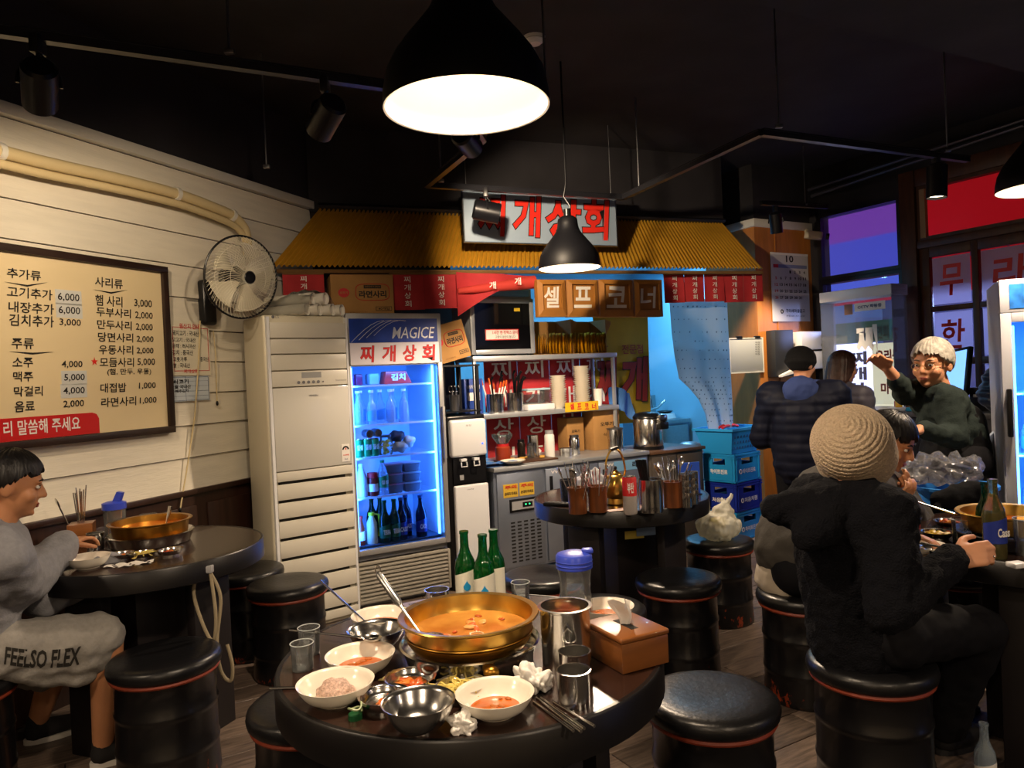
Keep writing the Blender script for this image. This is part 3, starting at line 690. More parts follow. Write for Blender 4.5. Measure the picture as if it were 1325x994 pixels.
# wall pipe
pp = [(-120, 168), (0, 196), (60, 211), (150, 231), (228, 251), (275, 268), (300, 279), (312, 290), (318, 302), (321, 330)]
M_pipe = mat('cream_wrapped_pipe', '#cdb98c', .7, bump=.3, bscale=25)
PLp = PL.shift(-.09); qs = [PLp.hit(*p) for p in pp]
t = thing('wrapped_pipe', 'cream wrapped pipe running along the top of the white wall', 'pipe', (0, 0, 0))
qs = curve(qs, 4); MB().tube(qs, .030, 12).obj('pipe', M_pipe, t); MB().tube([q + V((0, 0, -.053)) for q in qs[:-7]], .020, 10).obj('small_pipe', M_pipe, t)
for k in (4, 16, 24):
    d = (qs[k + 1] - qs[k]).normalized(); MB().tube([qs[k] - d * .012, qs[k] + d * .012], .038, 12).obj('strap', M_white_trim, t)
# hanging cords on the wall
PLc = PL.shift(-.035)
for nme, pts, r_, lab in (('power_cord', [(259, 415), (257, 470), (252, 540), (243, 600), (233, 660)], .004, 'pale cord hanging down the white wall below the fan'),
                         ('pull_cord', [(276, 428), (279, 460), (281, 522)], .003, 'thin pull cord with black knob beside the label cards')):
    t = thing(nme, lab, 'cord', (0, 0, 0)); q = [PLc.hit(*p) for p in pts]; MB().tube(q, r_, 6).obj('cord', M_pipe, t)
    MB().ell(q[-1], (.008, .008, .014)).obj('knob', M_blackpl, t)
# wall fan
fc = pt(313, 359, 4.1); fd = V((.80, -.585, -.12)).normalized()
fan = thing('wall_fan', 'round wall fan with pale blades and black rim on the white wall', 'fan', fc)
q = fd.to_track_quat('Z', 'Y').to_matrix().to_4x4(); Rf = .222
def FB(): b = MB(); b.T = q.copy(); return b
b = FB()
for k in range(64):
    a0 = 2 * math.pi * k / 64
    b.tube([(math.cos(a0 + .5 * s * s) * (.035 + (Rf - .035) * s), math.sin(a0 + .5 * s * s) * (.035 + (Rf - .035) * s), .075 * math.cos(s * 1.5)) for s in (0, .2, .45, .7, .88, 1)], .0011, 4, caps=False)
for rr in (.5, .82): b.tube([(math.cos(2 * math.pi * i / 40) * Rf * rr, math.sin(2 * math.pi * i / 40) * Rf * rr, .075 * math.cos((Rf * rr - .035) / (Rf - .035) * 1.5)) for i in range(40)], .0013, 4, closed=True)
M_fanw = mat('ivory_fan_wire', '#d9d2bd', .4)
b.obj('front_grille', M_fanw, fan)
b = FB()
for k in range(48):
    a0 = 2 * math.pi * k / 48; b.tube([(math.cos(a0) * rr, math.sin(a0) * rr, z) for rr, z in ((.05, -.075), (.15, -.06), (Rf, 0))], .0011, 4, caps=False)
b.obj('rear_grille', M_fanw, fan)
b = FB(); b.tube([(math.cos(2 * math.pi * i / 64) * (Rf + .003), math.sin(2 * math.pi * i / 64) * (Rf + .003), 0) for i in range(64)], .006, 8, closed=True).obj('rim', M_blackpl, fan)
b = FB(); b.lathe([(0, .082), (.03, .08), (.038, .072), (.038, .06)], 28).obj('badge', M_blackpl, fan)
for k in range(5):
    b = FB(); a0 = 2 * math.pi * k / 5
    b.grid(6, 4, lambda u, v: (math.cos(a0 + (v - .5) * (.4 + .55 * u)) * (.04 + .15 * u), math.sin(a0 + (v - .5) * (.4 + .55 * u)) * (.04 + .15 * u), (v - .5) * .05)).obj('blade', mat('ivory_fan_blade', '#c9c2ac', .35), fan)
b = FB(); b.lathe([(0, -.15), (.05, -.15), (.062, -.13), (.062, -.06), (.045, -.02), (.03, .03), (0, .035)], 24).obj('motor', M_blackpl, fan)
wp = PL.shift(-.03).hit(268, 392)
MB().tube([(fd * -.12), (fd * -.16 + V((0, 0, -.06))), (wp - fc)], .018, 8).obj('arm', M_blackpl, fan)
b = MB(); b.at(wp - fc, PL.rz); b.box((0, .0, 0), (.10, .06, .26)).obj('wall_bracket', M_blackpl, fan, bevel=.02, bseg=3)
b = MB(); b.at(wp - fc, PL.rz, rx=rad(90)); b.lathe([(0, -.03), (.13, -.03), (.13, -.022), (0, -.022)], 36).obj('backing_disc', mat('grey_backing_disc', '#8a8478', .6), fan, loc=(0, 0, 0))

# ------------------------------------------------------------------ standing air conditioner
PA = Plane((-.985, 4.5), 52)
AW, AH, AD = .505, 1.83, .36
ac = thing('standing_air_conditioner', 'tall cream standing air conditioner with louvred lower front', 'air conditioner', PA.p, PA.rz)
MB().bb(-AW, 0, .02, AD, 0, AH).obj('body', mat('cream_plastic_body', '#d0c8b2', .4), ac, bevel=.012, bseg=3)
zy = lambda y, x=400: PA.loc(x, y)[1]
zz = [zy(y) for y in (417, 438, 458, 479, 500, 607)]
for k in range(3): MB().bb(-AW + .03, -.012, -.004, .02, zz[k + 1] + .003, zz[k] - .003).obj('louvre_panel', M_ac, ac, bevel=.004)
MB().bb(-AW + .03, -.012, -.004, .02, zz[4] + .003, zz[3] - .003).obj('control_panel', M_ac, ac, bevel=.004)
MB().bb(-.30, -.18, -.0055, -.003, zz[4] + .05, zz[3] - .012).obj('display', mat('grey_display', '#9a9a98', .3), ac, smooth=False)
bt = MB()
for k in range(6): bt.at((-.32 + k * .03, -.005, zz[4] + .025), 0, rad(90)); bt.cyl(.009 if k < 5 else .004, 0, .002, 14)
bt.obj('buttons', M_greyink, ac)
MB().bb(-AW + .03, -.012, -.006, .02, zz[5] + .003, zz[4] - .003).obj('front_panel', mat('glossy_cream_panel', '#cbc8c0', .12, coat=.5), ac, bevel=.004)
sl = [zy(y) for y in (622, 645.5, 669, 694, 719.5, 746, 771, 796)]
prev = zz[5]
for k, z in enumerate(sl):
    MB().bb(-AW + .03, -.012, -.006, .02, z + .012, prev - .002).obj('lower_slat', M_ac, ac, bevel=.003)
    prev = z - .004
    MB().bb(-AW + .045, -.05, .012, .0195, z - .01, z + .016).obj('slot', M_acd, ac, smooth=False)
if prev > .04: MB().bb(-AW + .03, -.012, -.006, .02, .03, prev - .002).obj('lower_slat', M_ac, ac, bevel=.003)
MB().bb(-.012, .0, -.005, .02, .02, AH - .01).obj('side_trim', M_whitepl, ac, smooth=False); MB().bb(-AW + .012, -AW + .028, -.005, .02, .02, AH - .01).obj('side_trim', M_whitepl, ac, smooth=False)
text(ac, 'LG', -AW + .085, zz[0] + .03, .02, .014, M_greyink, y=.017); lg = MB(); lg.at((-AW + .06, .017, zz[0] + .03), 0, rad(90)); lg.cyl(.009, 0, .002, 16).obj('badge', M_greyink, ac)
text(ac, 'WHISEN', -.235, zz[4] - .055, .055, .012, M_greyink, y=-.0075, bold=.01); text(ac, 'Smart Inverter', -.055, zz[4] + .03, .07, .011, M_greyink, y=-.0055)
st = MB(); st.bb(-.075, -.022, -.008, -.006, zz[5] + .02, zz[5] + .125).obj('energy_sticker', M_white, ac, smooth=False)
ar = MB(); ar.prism([(-.0485 + .022 * math.cos(t_), zz[5] + .092 + .022 * math.sin(t_)) for t_ in [math.pi * k / 10 for k in range(11)]] + [(-.0485 + .013 * math.cos(t_), zz[5] + .092 + .013 * math.sin(t_)) for t_ in [math.pi * (10 - k) / 10 for k in range(11)]], -.0092, -.008).obj('sticker_print', M_ink, ac, smooth=False)
text(ac, '1', -.0485, zz[5] + .097, .006, .012, M_redl, y=-.009); text(ac, '소비효율', -.0485, zz[5] + .06, .038, .009, M_redl, y=-.009, bold=.02); text(ac, '등급', -.0485, zz[5] + .035, .02, .009, M_inkblue, y=-.009)

# ------------------------------------------------------------------ glass door drinks fridge
PF = Plane((-.46, 4.95), 60)
FW, FH, FD = .66, 1.86, .58
fr = thing('drinks_fridge', 'tall glass door drinks fridge glowing blue inside', 'fridge', PF.p, PF.rz)
M_fg = mat('grey_fridge_steel', '#a4a4a6', .35, .4)
zf = lambda y, x=510: PF.loc(x, y)[1]
zh0, zh1, zs0, zg0, zgr1, zgr0 = zf(415), zf(443), zf(472), zf(704), zf(722), zf(775)
b = MB(); b.bb(-FW, -FW + .03, .05, FD, 0, FH); b.bb(-.03, 0, .05, FD, 0, FH); b.bb(-FW + .03, -.03, .05, FD, FH - .03, FH); b.bb(-FW + .03, -.03, .05, FD, 0, zg0 - .02); b.bb(-FW + .03, -.03, FD - .03, FD, zg0 - .02, FH - .03)
b.obj('cabinet', M_fg, fr, smooth=False)
b = MB(); b.bb(-FW + .032, -FW + .036, .06, FD - .04, zg0, FH - .03); b.bb(-.036, -.032, .06, FD - .04, zg0, FH - .03); b.bb(-FW + .036, -.036, FD - .04, FD - .035, zg0, FH - .03)
b.obj('inner_lining', mat('pale_fridge_lining', '#c9d8ea', .35), fr, smooth=False)
b = MB(); frame(b, -FW, 0, zg0 - .045, zs0 + .03, .035, -.01, .04); b.obj('door_frame', M_fg, fr, bevel=.004)
MB().bb(-FW + .035, -.035, .01, .016, zg0 - .01, zs0).obj('door_glass', M_pane, fr, smooth=False)
b = MB(); b.bb(-FW, 0, -.01, .05, zs0, FH).obj('header_box', M_fg, fr, bevel=.006)
MB().bb(-FW + .03, -.03, -.014, -.01, zh1, zh0 + .012).obj('header_panel', mat('blue_header_print', '#23409a', .3, var=.5, vscale=3), fr, smooth=False)
for k in range(4):
    b = MB(); b.tube([(-FW + .04 + .05 * k + .22 * s, -.0145, zh1 + .003 + (zh0 - zh1 - .002) * (math.sin(s * 1.5 + k * .1))) for s in (0, .2, .4, .6, .8, 1)], .0012, 4).obj('header_line', M_white, fr)
text(fr, 'MAGICE', -.2, (zh0 + zh1) / 2 - .01, .3, .075, mat('silver_print', '#cfd3dc', .3, .5), y=-.0165, bold=.004, shear=.25, halo=(mat('navy_print', '#10204e', .5), .012))
sg = MB(); sg.bb(-FW + .03, -.025, -.017, -.013, zs0 + .004, zh1 - .002).obj('sign_strip', mat('white_sign_strip', '#d8d2dc', .45), fr, smooth=False)
zc = (zs0 + zh1) / 2
for s, x in zip('찌개상회', (-.52, -.375, -.235, -.1)): text(fr, s, x, zc, .095, .105, M_redp, y=-.0185, bold=.022, shear=.08, halo=(M_ink, .012))
# LED strips
M_led = mat('cool_blue_led', '#bfe0ff', .4, emit='#4f9dff', es=14)
for x in (-FW + .05, -.05):
    MB().bb(x - .007, x + .007, .05, .058, zg0 + .01, zs0 - .01).obj('led_strip', M_led, fr, smooth=False)
light('led_glow', 'AREA', (-FW / 2, .075, zs0 - .015), 5, '#4a94ff', fr, shape='RECTANGLE', size=.5, size_y=.03)
for x, a in ((-FW + .06, 1), (-.06, -1)):
    o = light('led_glow', 'AREA', (x, .06, (zg0 + zs0) / 2), 6.5, '#3f8cff', fr, shape='RECTANGLE', size=.03, size_y=zs0 - zg0 - .1)
    o.rotation_euler = (rad(90), 0, rad(-a * 35))
SHZ = [zf(y) for y in (497, 548, 590, 642)]
M_wire = mat('white_wire_shelf', '#cfdcf0', .35)
for z in SHZ:
    b = MB(); b.bb(-FW + .04, -.04, .07, .08, z - .012, z); b.bb(-FW + .04, -.04, FD - .06, FD - .05, z - .006, z)
    for k in range(22): x = -FW + .05 + k * (FW - .1) / 21; b.bb(x - .0015, x + .0015, .075, FD - .05, z - .004, z)
    b.obj('wire_shelf', M_wire, fr, smooth=False)
MB().bb(-FW + .036, -.036, .06, FD - .04, zg0 - .012, zg0).obj('inner_floor', mat('fridge_floor', '#3c4658', .5), fr, smooth=False)
MB().bb(-.028, -.008, -.035, -.01, zf(600), zf(530)).obj('handle', M_greypl, fr, bevel=.004)
b = MB(); frame(b, -FW + .01, -.005, zgr0, zgr1, .018, -.006, .05); b.obj('grille_frame', mat('beige_grille', '#9a958a', .5), fr, bevel=.003)
ng = 9
for k in range(ng):
    z = zgr0 + .022 + k * (zgr1 - zgr0 - .04) / ng
    b = MB(); b.prism([(0, 0), (.012, .0), (.016, .012), (.004, .012)], 0, 1)
    MB().hexa([(-FW + .028, -.004, z), (-.024, -.004, z), (-.024, .01, z + .008), (-FW + .028, .01, z + .008), (-FW + .028, -.004, z + .009), (-.024, -.004, z + .009), (-.024, .01, z + .017), (-FW + .028, .01, z + .017)]).obj('grille_slat', mat('beige_grille'), fr, smooth=False)
MB().bb(-FW + .02, -.02, .02, .05, .02, zgr1).obj('grille_backing', M_acd, fr, smooth=False)
for x in (-FW + .06, -.06): MB().cyl(.025, 0, .03, 14, (x, .1, 0)).obj('foot', M_blackpl, fr)
# ------------------------------------------------------------------ signboard
p_ = pt(600, 280, 5.08); PS = Plane((p_.x, p_.y), 68)
sb = On(PS, 698, 282, 'signboard', 'pale blue signboard with large red outlined lettering', 'sign')
x0, x1, z0, z1 = sb.rect(600, 247, 797, 316); z0 = (sb.loc(600, 313)[1] + sb.loc(797, 318)[1]) / 2; z1 = (sb.loc(600, 244)[1] + sb.loc(797, 258)[1]) / 2
MB().bb(x0, x1, 0, .02, z0, z1).obj('board', mat('pale_blue_sign_face', '#98a9bc', .4), sb.e, bevel=.002)
frame(MB(), x0 - .006, x1 + .006, z0 - .006, z1 + .006, .008, -.003, .022).obj('edge_trim', M_steeld, sb.e, smooth=False)
for s, a, b, c, d in (('찌', 618, 252, 655, 306), ('개', 663, 254, 701, 307), ('상', 706, 258, 752, 309), ('회', 753, 259, 789, 311)):
    sb.text(s, a, b, c, d, M_redl, y=-.004, bold=.025, shear=.10, halo=(M_ink, .022))
for x in (x0 + .03, x1 - .03): MB().tube([(x, .01, z1), (x, .01, CEIL - sb.z)], .003, 6).obj('hanging_wire', M_steeld, sb.e)

# ------------------------------------------------------------------ four wooden letter panels under the awning
p_ = pt(775, 385, 5.42); PQ = Plane((p_.x, p_.y), 66)
M_cpan = mat('brown_fibre_panel', '#a8702f', .6, var=.1, vscale=6)
sp_ = On(PQ, 775, 385, 'corner_sign', 'row of four brown panels with white lettering under the awning', 'sign')
for s, a, b in (('셀', 695, 732), ('프', 733, 774), ('코', 775, 819), ('너', 820, 857)):
    x0, x1, z0, z1 = sp_.rect(a, 362, b, 410); x0 += .003; x1 -= .003
    pn = MB().bb(x0, x1, 0, .05, z0, z1).obj('panel', M_cpan, sp_.e, bevel=.003)
    i0, i1, j0, j1 = x0 + .035, x1 - .035, z0 + .05, z1 - .035
    mo = MB()
    for q in (((x0, z0), (x1, z0), (i1, j0), (i0, j0)), ((x1, z0), (x1, z1), (i1, j1), (i1, j0)), ((x1, z1), (x0, z1), (i0, j1), (i1, j1)), ((x0, z1), (x0, z0), (i0, j0), (i0, j1))):
        (a0, b0), (a1, b1), (a2, b2), (a3, b3) = q
        mo.hexa([(a0, 0, b0), (a1, 0, b1), (a2, -.004, b2), (a3, -.004, b3), (a0, -.006, b0), (a1, -.006, b1), (a2, -.022, b2), (a3, -.022, b3)])
    mo.obj('moulding', M_cpan, pn, smooth=False)
    text(pn, s, (i0 + i1) / 2, (j0 + j1) / 2, (i1 - i0) * .8, (j1 - j0) * .85, M_white, y=-.003, bold=.02, shear=.08)

# ------------------------------------------------------------------ red hanging banners
def noren(pl, x0, x1, y0, y1, n, label, name='red_banner', chars='찌개상회', skip=(), tops=None, ch=.85, wav=.008):
    o = On(pl, (x0 + x1) / 2, y0, name, label, 'banner', 'red lettered hanging banners')
    a, b, c, d = o.rect(x0, y0, x1, y1)
    MB().tube([(a, 0, d), (b, 0, d)], .008, 8).obj('pole', M_cardd, o.e)
    w = (b - a) / n
    for k in range(n):
        if k in skip: continue
        ph = R.uniform(0, 6); bot = c + R.uniform(0, .012)
        st = MB().grid(8, 8, lambda u, v: (a + w * k + .001 + (w - .002) * u, wav * math.sin(u * 5 + ph) * v, d - (d - bot) * v)).obj('strip', M_red, o.e)
        if chars:
            hh = (d - bot) / (len(chars) + .5)
            for i, s in enumerate(chars): text(st, s, a + w * (k + .5), d - hh * (i + .75), min(hh * .8, w * .7), hh * ch * .9, M_white, y=-wav - .003, bold=.008)
    return o
p_ = pt(480, 375, 5.0); PN1 = Plane((p_.x, p_.y), 73)
noren(PN1, 366, 420, 354, 398, 1, 'red lettered banner strip above the paper cup bundle')
noren(PN1, 505, 592, 354, 401, 2, 'pair of red lettered banner strips left of the steel cabinet')
p_ = pt(920, 370, 5.95); PN2 = Plane((p_.x, p_.y), 75)
noren(PN2, 859, 987, 354, 392, 5, 'row of five red lettered banner strips under the right end of the awning')
# rolled banner over the steel cabinet
q0, q1 = pt(592, 377, 5.1), pt(692, 365, 5.3); t = thing('rolled_banner', 'rolled up red banner lying over the steel cabinet', 'banner', q0); d = q1 - q0
MB().tube([V((0, 0, 0)), d * .4, d * .8, d], [.02, .032, .044, .046], 12).obj('roll', mat('bright_red_cloth', '#c23a32', .8), t)
for k, s in enumerate('개개'): text(t, '개', d.x * (.45 + .32 * k), d.z * (.45 + .3 * k), .045, .05, M_white, y=-.012, bold=.01)
t2 = thing('gathered_banner', 'slack red banner gathered towards the steel cabinet', 'banner', pt(600, 352, 5.1))
a_, b_, c_ = pt(590, 352, 5.1), pt(690, 357, 5.3), pt(600, 402, 5.1)
MB().grid(10, 6, lambda u, v: (a_.lerp(b_, u) + V((0, .02 * math.sin(u * 9), -(.26 * (1 - u) ** 1.6 + .045) * v))) - pt(600, 352, 5.1)).obj('cloth', M_red, t2)

# ------------------------------------------------------------------ cartons
def carton(name, label, loc, rz, w, d, h, front, parent_rot=None, side=None):
    t = thing(name, label, 'box', loc, rz, 'cardboard cartons')
    MB().bb(-w / 2, w / 2, -d / 2, d / 2, 0, h).obj('body', M_card, t, bevel=.004)
    MB().bb(-w / 2 + .002, w / 2 - .002, -.025, .025, h - .0005, h + .001).obj('tape', mat('tan_tape', '#8f6a3a', .3), t, smooth=False)
    MB().bb(-w / 2 - .0008, w / 2 + .0008, -.0015, .0015, h - .002, h + .0012).obj('flap_seam', M_cardd, t, smooth=False)
    front(t, w, d, h); return t
def noodle_print(t, w, d, h):
    y = -d / 2 - .0015
    o = MB(); cx, cz = -w * .30, h * .56
    o.at((cx, y + .0012, cz), 0, rad(90)); o.lathe([(0, 0), (.036, 0), (.036, .0015), (0, .0015)], 24, sx=1, sy=.85); o.obj('roundel', M_redp, t)
    text(t, '오뚜기', cx, cz, .05, .018, M_card, y=y - .0014, bold=.02)
    rr = [(w * .16 + w * .27 * (abs(math.cos(a)) ** .5) * (1 if math.cos(a) > 0 else -1), y, h * .57 + h * .20 * (abs(math.sin(a)) ** .5) * (1 if math.sin(a) > 0 else -1)) for a in [2 * math.pi * k / 28 for k in range(28)]]
    MB().tube(rr, .0022, 4, closed=True).obj('outline_print', M_redp, t)
    text(t, '라면사리', w * .16, h * .52, w * .44, h * .17, M_ink, y=y, bold=.035)
    MB().bb(w * .02, w * .30, y, -d / 2, h * .66, h * .74).obj('title_bar', M_ink, t, smooth=False)
    text(t, '간편하게 더 맛있게', w * .16, h * .70, w * .25, h * .045, M_card, y=y - .001)
    frame(MB(), w * .20, w * .46, h * .12, h * .22, .003, y, -d / 2).obj('code_box', M_ink, t, smooth=False)
    text(t, '40개입', w * .33, h * .17, w * .18, h * .06, M_ink, y=y, bold=.02)
    text(t, '오뚜기라면(주)', -w * .08, h * .09, w * .28, h * .045, M_cardd, y=y)
p_ = pt(463, 403, 4.93); carton('noodle_carton', 'closed noodle carton lying on top of the drinks fridge', V((p_.x, p_.y + .1, 1.862)), PB.rz + rad(-11), .41, .26, .275, noodle_print)
# bundle of paper cups on the air conditioner
pc = PA.w(-.12, AH, .1); t = thing('paper_cup_bundle', 'plastic wrapped bundle of white paper cup sleeves on the air conditioner', 'paper cups', pc, PA.rz)
M_cup = mat('white_paper_cup', '#dedad0', .6)
dx = V((-.63, .81, 0)).normalized(); nx = V((dx.y, -dx.x, 0))
for k, (x, z) in enumerate(((-.10, .037), (-.02, .037), (.06, .037), (-.06, .103), (.02, .103), (.13, .037))):
    b = MB(); e = V((x - .02, -.085 + (.02 if k == 5 else 0), z)); q = (-dx).to_track_quat('Z', 'Y').to_matrix().to_4x4(); b.T = Matrix.Translation(e + dx * .32) @ q
    b.lathe([(0, 0), (.026, 0)] + [(.026 + .009 * i / 12 + (.0015 if i % 2 else 0), .32 * i / 12) for i in range(1, 13)] + [(.037, .322), (.033, .32), (.030, .306), (0, .304)], 22).obj('cup_sleeve', M_cup, t, ang=50)
film = MB(); film.grid(18, 16, lambda u, v: V((-.0, -.09, 0)) + dx * (.03 + .36 * u) + nx * (-.17 + .36 * v - .02 * u) + V((0, 0, .006 + (.148 + .010 * math.sin(u * 14 + v * 9)) * max(0, math.sin(math.pi * v)) ** .5 * (1 - .45 * max(0, u - .5) * 2) + .005 * math.sin(u * 31 - v * 17))))
film.obj('plastic_film', glassy('wrap_film', '#dcdcd8', .1, 1.3, .82), t, ang=80)

# ------------------------------------------------------------------ water dispenser
PC = Plane((-.15, 5.04), 60)            # front of the steel counter
wdp = thing('water_dispenser', 'black and white standing water dispenser with two taps', 'water dispenser', PC.w(-.165, 0, .06), PC.rz)
WX = .145; zq = lambda y: PC.loc(605, y)[1]
H_ = zq(538)
MB().bb(-WX, WX, 0, .38, 0, H_).obj('column', M_blackpl, wdp, bevel=.012, bseg=3)
def rpanel(name, x0, x1, z0, z1, y0, y1, m, r=.02):
    return MB().bb(x0, x1, y0, y1, z0, z1).obj(name, m, wdp, bevel=r, bseg=4)
rpanel('upper_panel', -WX + .012, WX - .008, zq(592), zq(543), -.035, .02, M_whitepl)
rpanel('lower_panel', -WX + .03, WX - .005, .06, zq(629), -.025, .02, M_whitepl, .012)
MB().bb(-WX + .03, WX - .02, -.012, .01, zq(626), zq(594)).obj('tap_recess', M_blackpl, wdp, smooth=False)
for k, x in enumerate((-.05, .045)):
    tp = MB(); tp.bb(x - .02, x + .02, -.05, -.01, zq(597), zq(594)); tp.tube([(x - .02, -.045, zq(598)), (x - .02, -.05, zq(604)), (x + .02, -.05, zq(604)), (x + .02, -.045, zq(598))], .005, 6)
    tp.obj('tap', M_whitepl, wdp)
MB().bb(-.07, -.04, -.014, -.011, zq(622), zq(615)).obj('label', M_greypl, wdp, smooth=False)
ld = MB(); ld.at((.1, -.036, zq(576)), 0, rad(90)); ld.cyl(.006, 0, .002, 12).obj('indicator', mat('blue_led_dot', '#2a5cff', .4, emit='#2a5cff', es=2), wdp)
text(wdp, '웅진', 0, zq(551), .04, .012, M_greyink, y=-.0365); text(wdp, 'coway', 0, zq(635), .05, .01, M_greyink, y=-.0265)

# ------------------------------------------------------------------ steel undercounter fridge and side cabinet
CT = .80; CL = 1.36; CDp = .62
uc = thing('steel_counter', 'stainless steel undercounter fridge with vent grille and control panel', 'counter', PC.p, PC.rz)
M_cst = mat('bluish_steel_panel', '#9aa3b4', .38, .75, var=.05, vscale=5)
MB().bb(-.005, CL, -.015, CDp, CT - .03, CT).obj('worktop', M_satin, uc, bevel=.004)
MB().bb(0, CL, .012, CDp, .08, CT - .03).obj('carcass', M_cst, uc, smooth=False)
cp = R4(646, 622, 704, 725, PC); cx0 = PC.loc(646, 660)[0]; cx1 = PC.loc(703, 660)[0]
MB().bb(.02, cx1 + .01, 0, .012, .10, CT - .05).obj('compressor_panel', M_cst, uc, bevel=.002)
zc_ = lambda y: PC.loc(680, y)[1]
for a, b in ((651, 670), (672, 691)):
    xa_, xb_ = PC.loc(a, 632)[0], PC.loc(b, 632)[0]
    s_ = MB().bb(xa_, xb_, -.002, 0, zc_(641), zc_(624)).obj('sticker', mat('yellow_sticker', '#cfa93a', .5), uc, smooth=False)
    text(s_, '주의', (xa_ + xb_) / 2, zc_(628), (xb_ - xa_) * .8, .025, M_redp, y=-.0035, bold=.03); text(s_, '손대지 마세요', (xa_ + xb_) / 2, zc_(636), (xb_ - xa_) * .85, .022, M_ink, y=-.0035, bold=.03)
xa_, xb_ = PC.loc(659, 650)[0], PC.loc(699, 650)[0]
ctl = MB().bb(xa_, xb_, -.008, 0, zc_(661), zc_(644)).obj('control_panel', M_blackpl, uc, bevel=.002)
MB().bb(xa_ + .015, xb_ - .015, -.0095, -.008, zc_(658), zc_(647)).obj('control_face', M_greypl, ctl, smooth=False)
MB().bb(xa_ + .1, xb_ - .07, -.011, -.0095, zc_(655.5), zc_(649)).obj('display', M_blackpl, ctl, smooth=False)
text(ctl, '▪ ▪', (xa_ + xb_) / 2 + .015, zc_(652), .04, .008, mat('green_led', '#40ff90', .5, emit='#30e080', es=3), y=-.0125)
sl_ = MB(); zt_, zb_ = zc_(672), zc_(727); x0_, x1_ = PC.loc(660, 690)[0], PC.loc(702, 690)[0]
for i in range(5):
    for j in range(12):
        x = x0_ + (x1_ - x0_) * (i + .5) / 5; z = zb_ + (zt_ - zb_) * (j + .5) / 12
        sl_.bb(x - .016, x + .016, -.0016, .0005, z - .0055, z + .0055)
tag(sl_.obj('vent_slots', M_acd, uc, smooth=False), kind='stuff')
for k in range(2):
    a = cx1 + .03 + k * (CL - cx1 - .04) / 2; b_ = a + (CL - cx1 - .06) / 2
    d_ = MB().bb(a, b_, -.004, .012, .10, CT - .05).obj('door', M_cst, uc, bevel=.004)
    MB().bb(a + .03, a + .055, -.012, -.004, CT - .35, CT - .1).obj('recess_handle', M_blackpl, d_, bevel=.003)
    text(d_, 'VVV', a + .09, CT - .075, .09, .022, M_white, y=-.0055, bold=.02)
for x in (.06, CL - .06):
    for y in (.06, CDp - .06): MB().cyl(.022, 0, .08, 12, (x, y, 0)).obj('foot', M_steeld, uc)
wb_ = R4(833 - 40, 598, 835 - 10, 612, PC)
pst = MB().bb(CL - .34, CL - .04, -.007, -.004, CT - .13, CT - .055).obj('price_card', mat('blue_price_card', '#6f9fc6', .5), uc, smooth=False); text(pst, '라면', CL - .12, CT - .09, .1, .045, M_ink, y=-.009, bold=.03)
sc_ = thing('side_cabinet', 'low dark brown cabinet under the electric urn', 'cabinet', PC.w(CL + .02, 0, 0), PC.rz)
MB().bb(0, .56, .02, .55, 0, .76).obj('body', mat('taupe_cabinet', '#4d453e', .5), sc_, bevel=.004)
MB().bb(-.01, .58, 0, .56, .76, .785).obj('top', mat('brown_board', '#5a3f2c', .5), sc_, bevel=.003)
MB().bb(.02, .27, .008, .02, .04, .74).obj('door', mat('taupe_cabinet'), sc_, bevel=.003); MB().bb(.29, .54, .008, .02, .04, .74).obj('door', mat('taupe_cabinet'), sc_, bevel=.003)

# ------------------------------------------------------------------ steel shelf on the counter
PH = PC.shift(.29)
su = thing('steel_shelf', 'two tier stainless shelf standing on the steel counter', 'shelf', PH.p, PH.rz)
hx0, hx1 = PH.loc(613, 480)[0], PH.loc(797, 500)[0]; SD = .30
zs1 = PH.loc(700, 459)[1]; zs2 = PH.loc(700, 531)[1]
for x in (hx0 + .012, hx1 - .012):
    for y in (.012, SD - .012): MB().bb(x - .012, x + .012, y - .012, y + .012, CT, zs1 - .001).obj('post', M_satin, su, bevel=.003)
for z in (zs1, zs2): MB().bb(hx0 - .005, hx1 + .02, -.006, SD, z - .036, z).obj('shelf_board', M_satin, su, bevel=.004)
S1, S2 = zs1 + CT * 0, zs2
# red lettered cloth behind the shelf
PHb = PC.shift(.61)
noren(PHb, 628, 790, 450, 612, 4, 'wide red lettered cloth hung behind the steel shelf', 'red_back_cloth', ch=.7, wav=.006)

# ------------------------------------------------------------------ things on the top shelf
def on_pl(pl, px, x_y, z): return pl.w(pl.loc(px, 470)[0], z, x_y)
ob = thing('sterilizer_cabinet', 'steel countertop steriliser cabinet with dark glass door', 'cabinet', on_pl(PH, 653, .0, S1), PH.rz)
ow_ = PH.loc(694, 420)[0] - PH.loc(612, 420)[0]; oh = PH.loc(653, 373)[1] - S1; odp = .3
MB().bb(-ow_ / 2, ow_ / 2, .02, odp, .012, oh).obj('body', M_satin, ob, bevel=.006)
frame(MB(), -ow_ / 2, ow_ / 2, .012, oh - .075, .035, -.005, .02).obj('door_frame', M_satin, ob, bevel=.004)
MB().bb(-ow_ / 2 + .035, ow_ / 2 - .035, .002, .02, .047, oh - .11).obj('door_glass', mat('dark_door_glass', '#0d0d10', .08), ob, smooth=False)
MB().bb(-ow_ / 2 + .03, ow_ / 2 - .03, .0, .02, oh - .06, oh - .012).obj('blue_tube', mat('pale_blue_band', '#6fa6d8', .3), ob, bevel=.003)
st_ = MB().bb(-.15, .13, -.001, .001, .115, .195).obj('sticker', M_white, ob, smooth=False)
frame(MB(), -.15, .13, .115, .195, .006, -.0016, -.001).obj('sticker_edge', M_redp, st_, smooth=False)
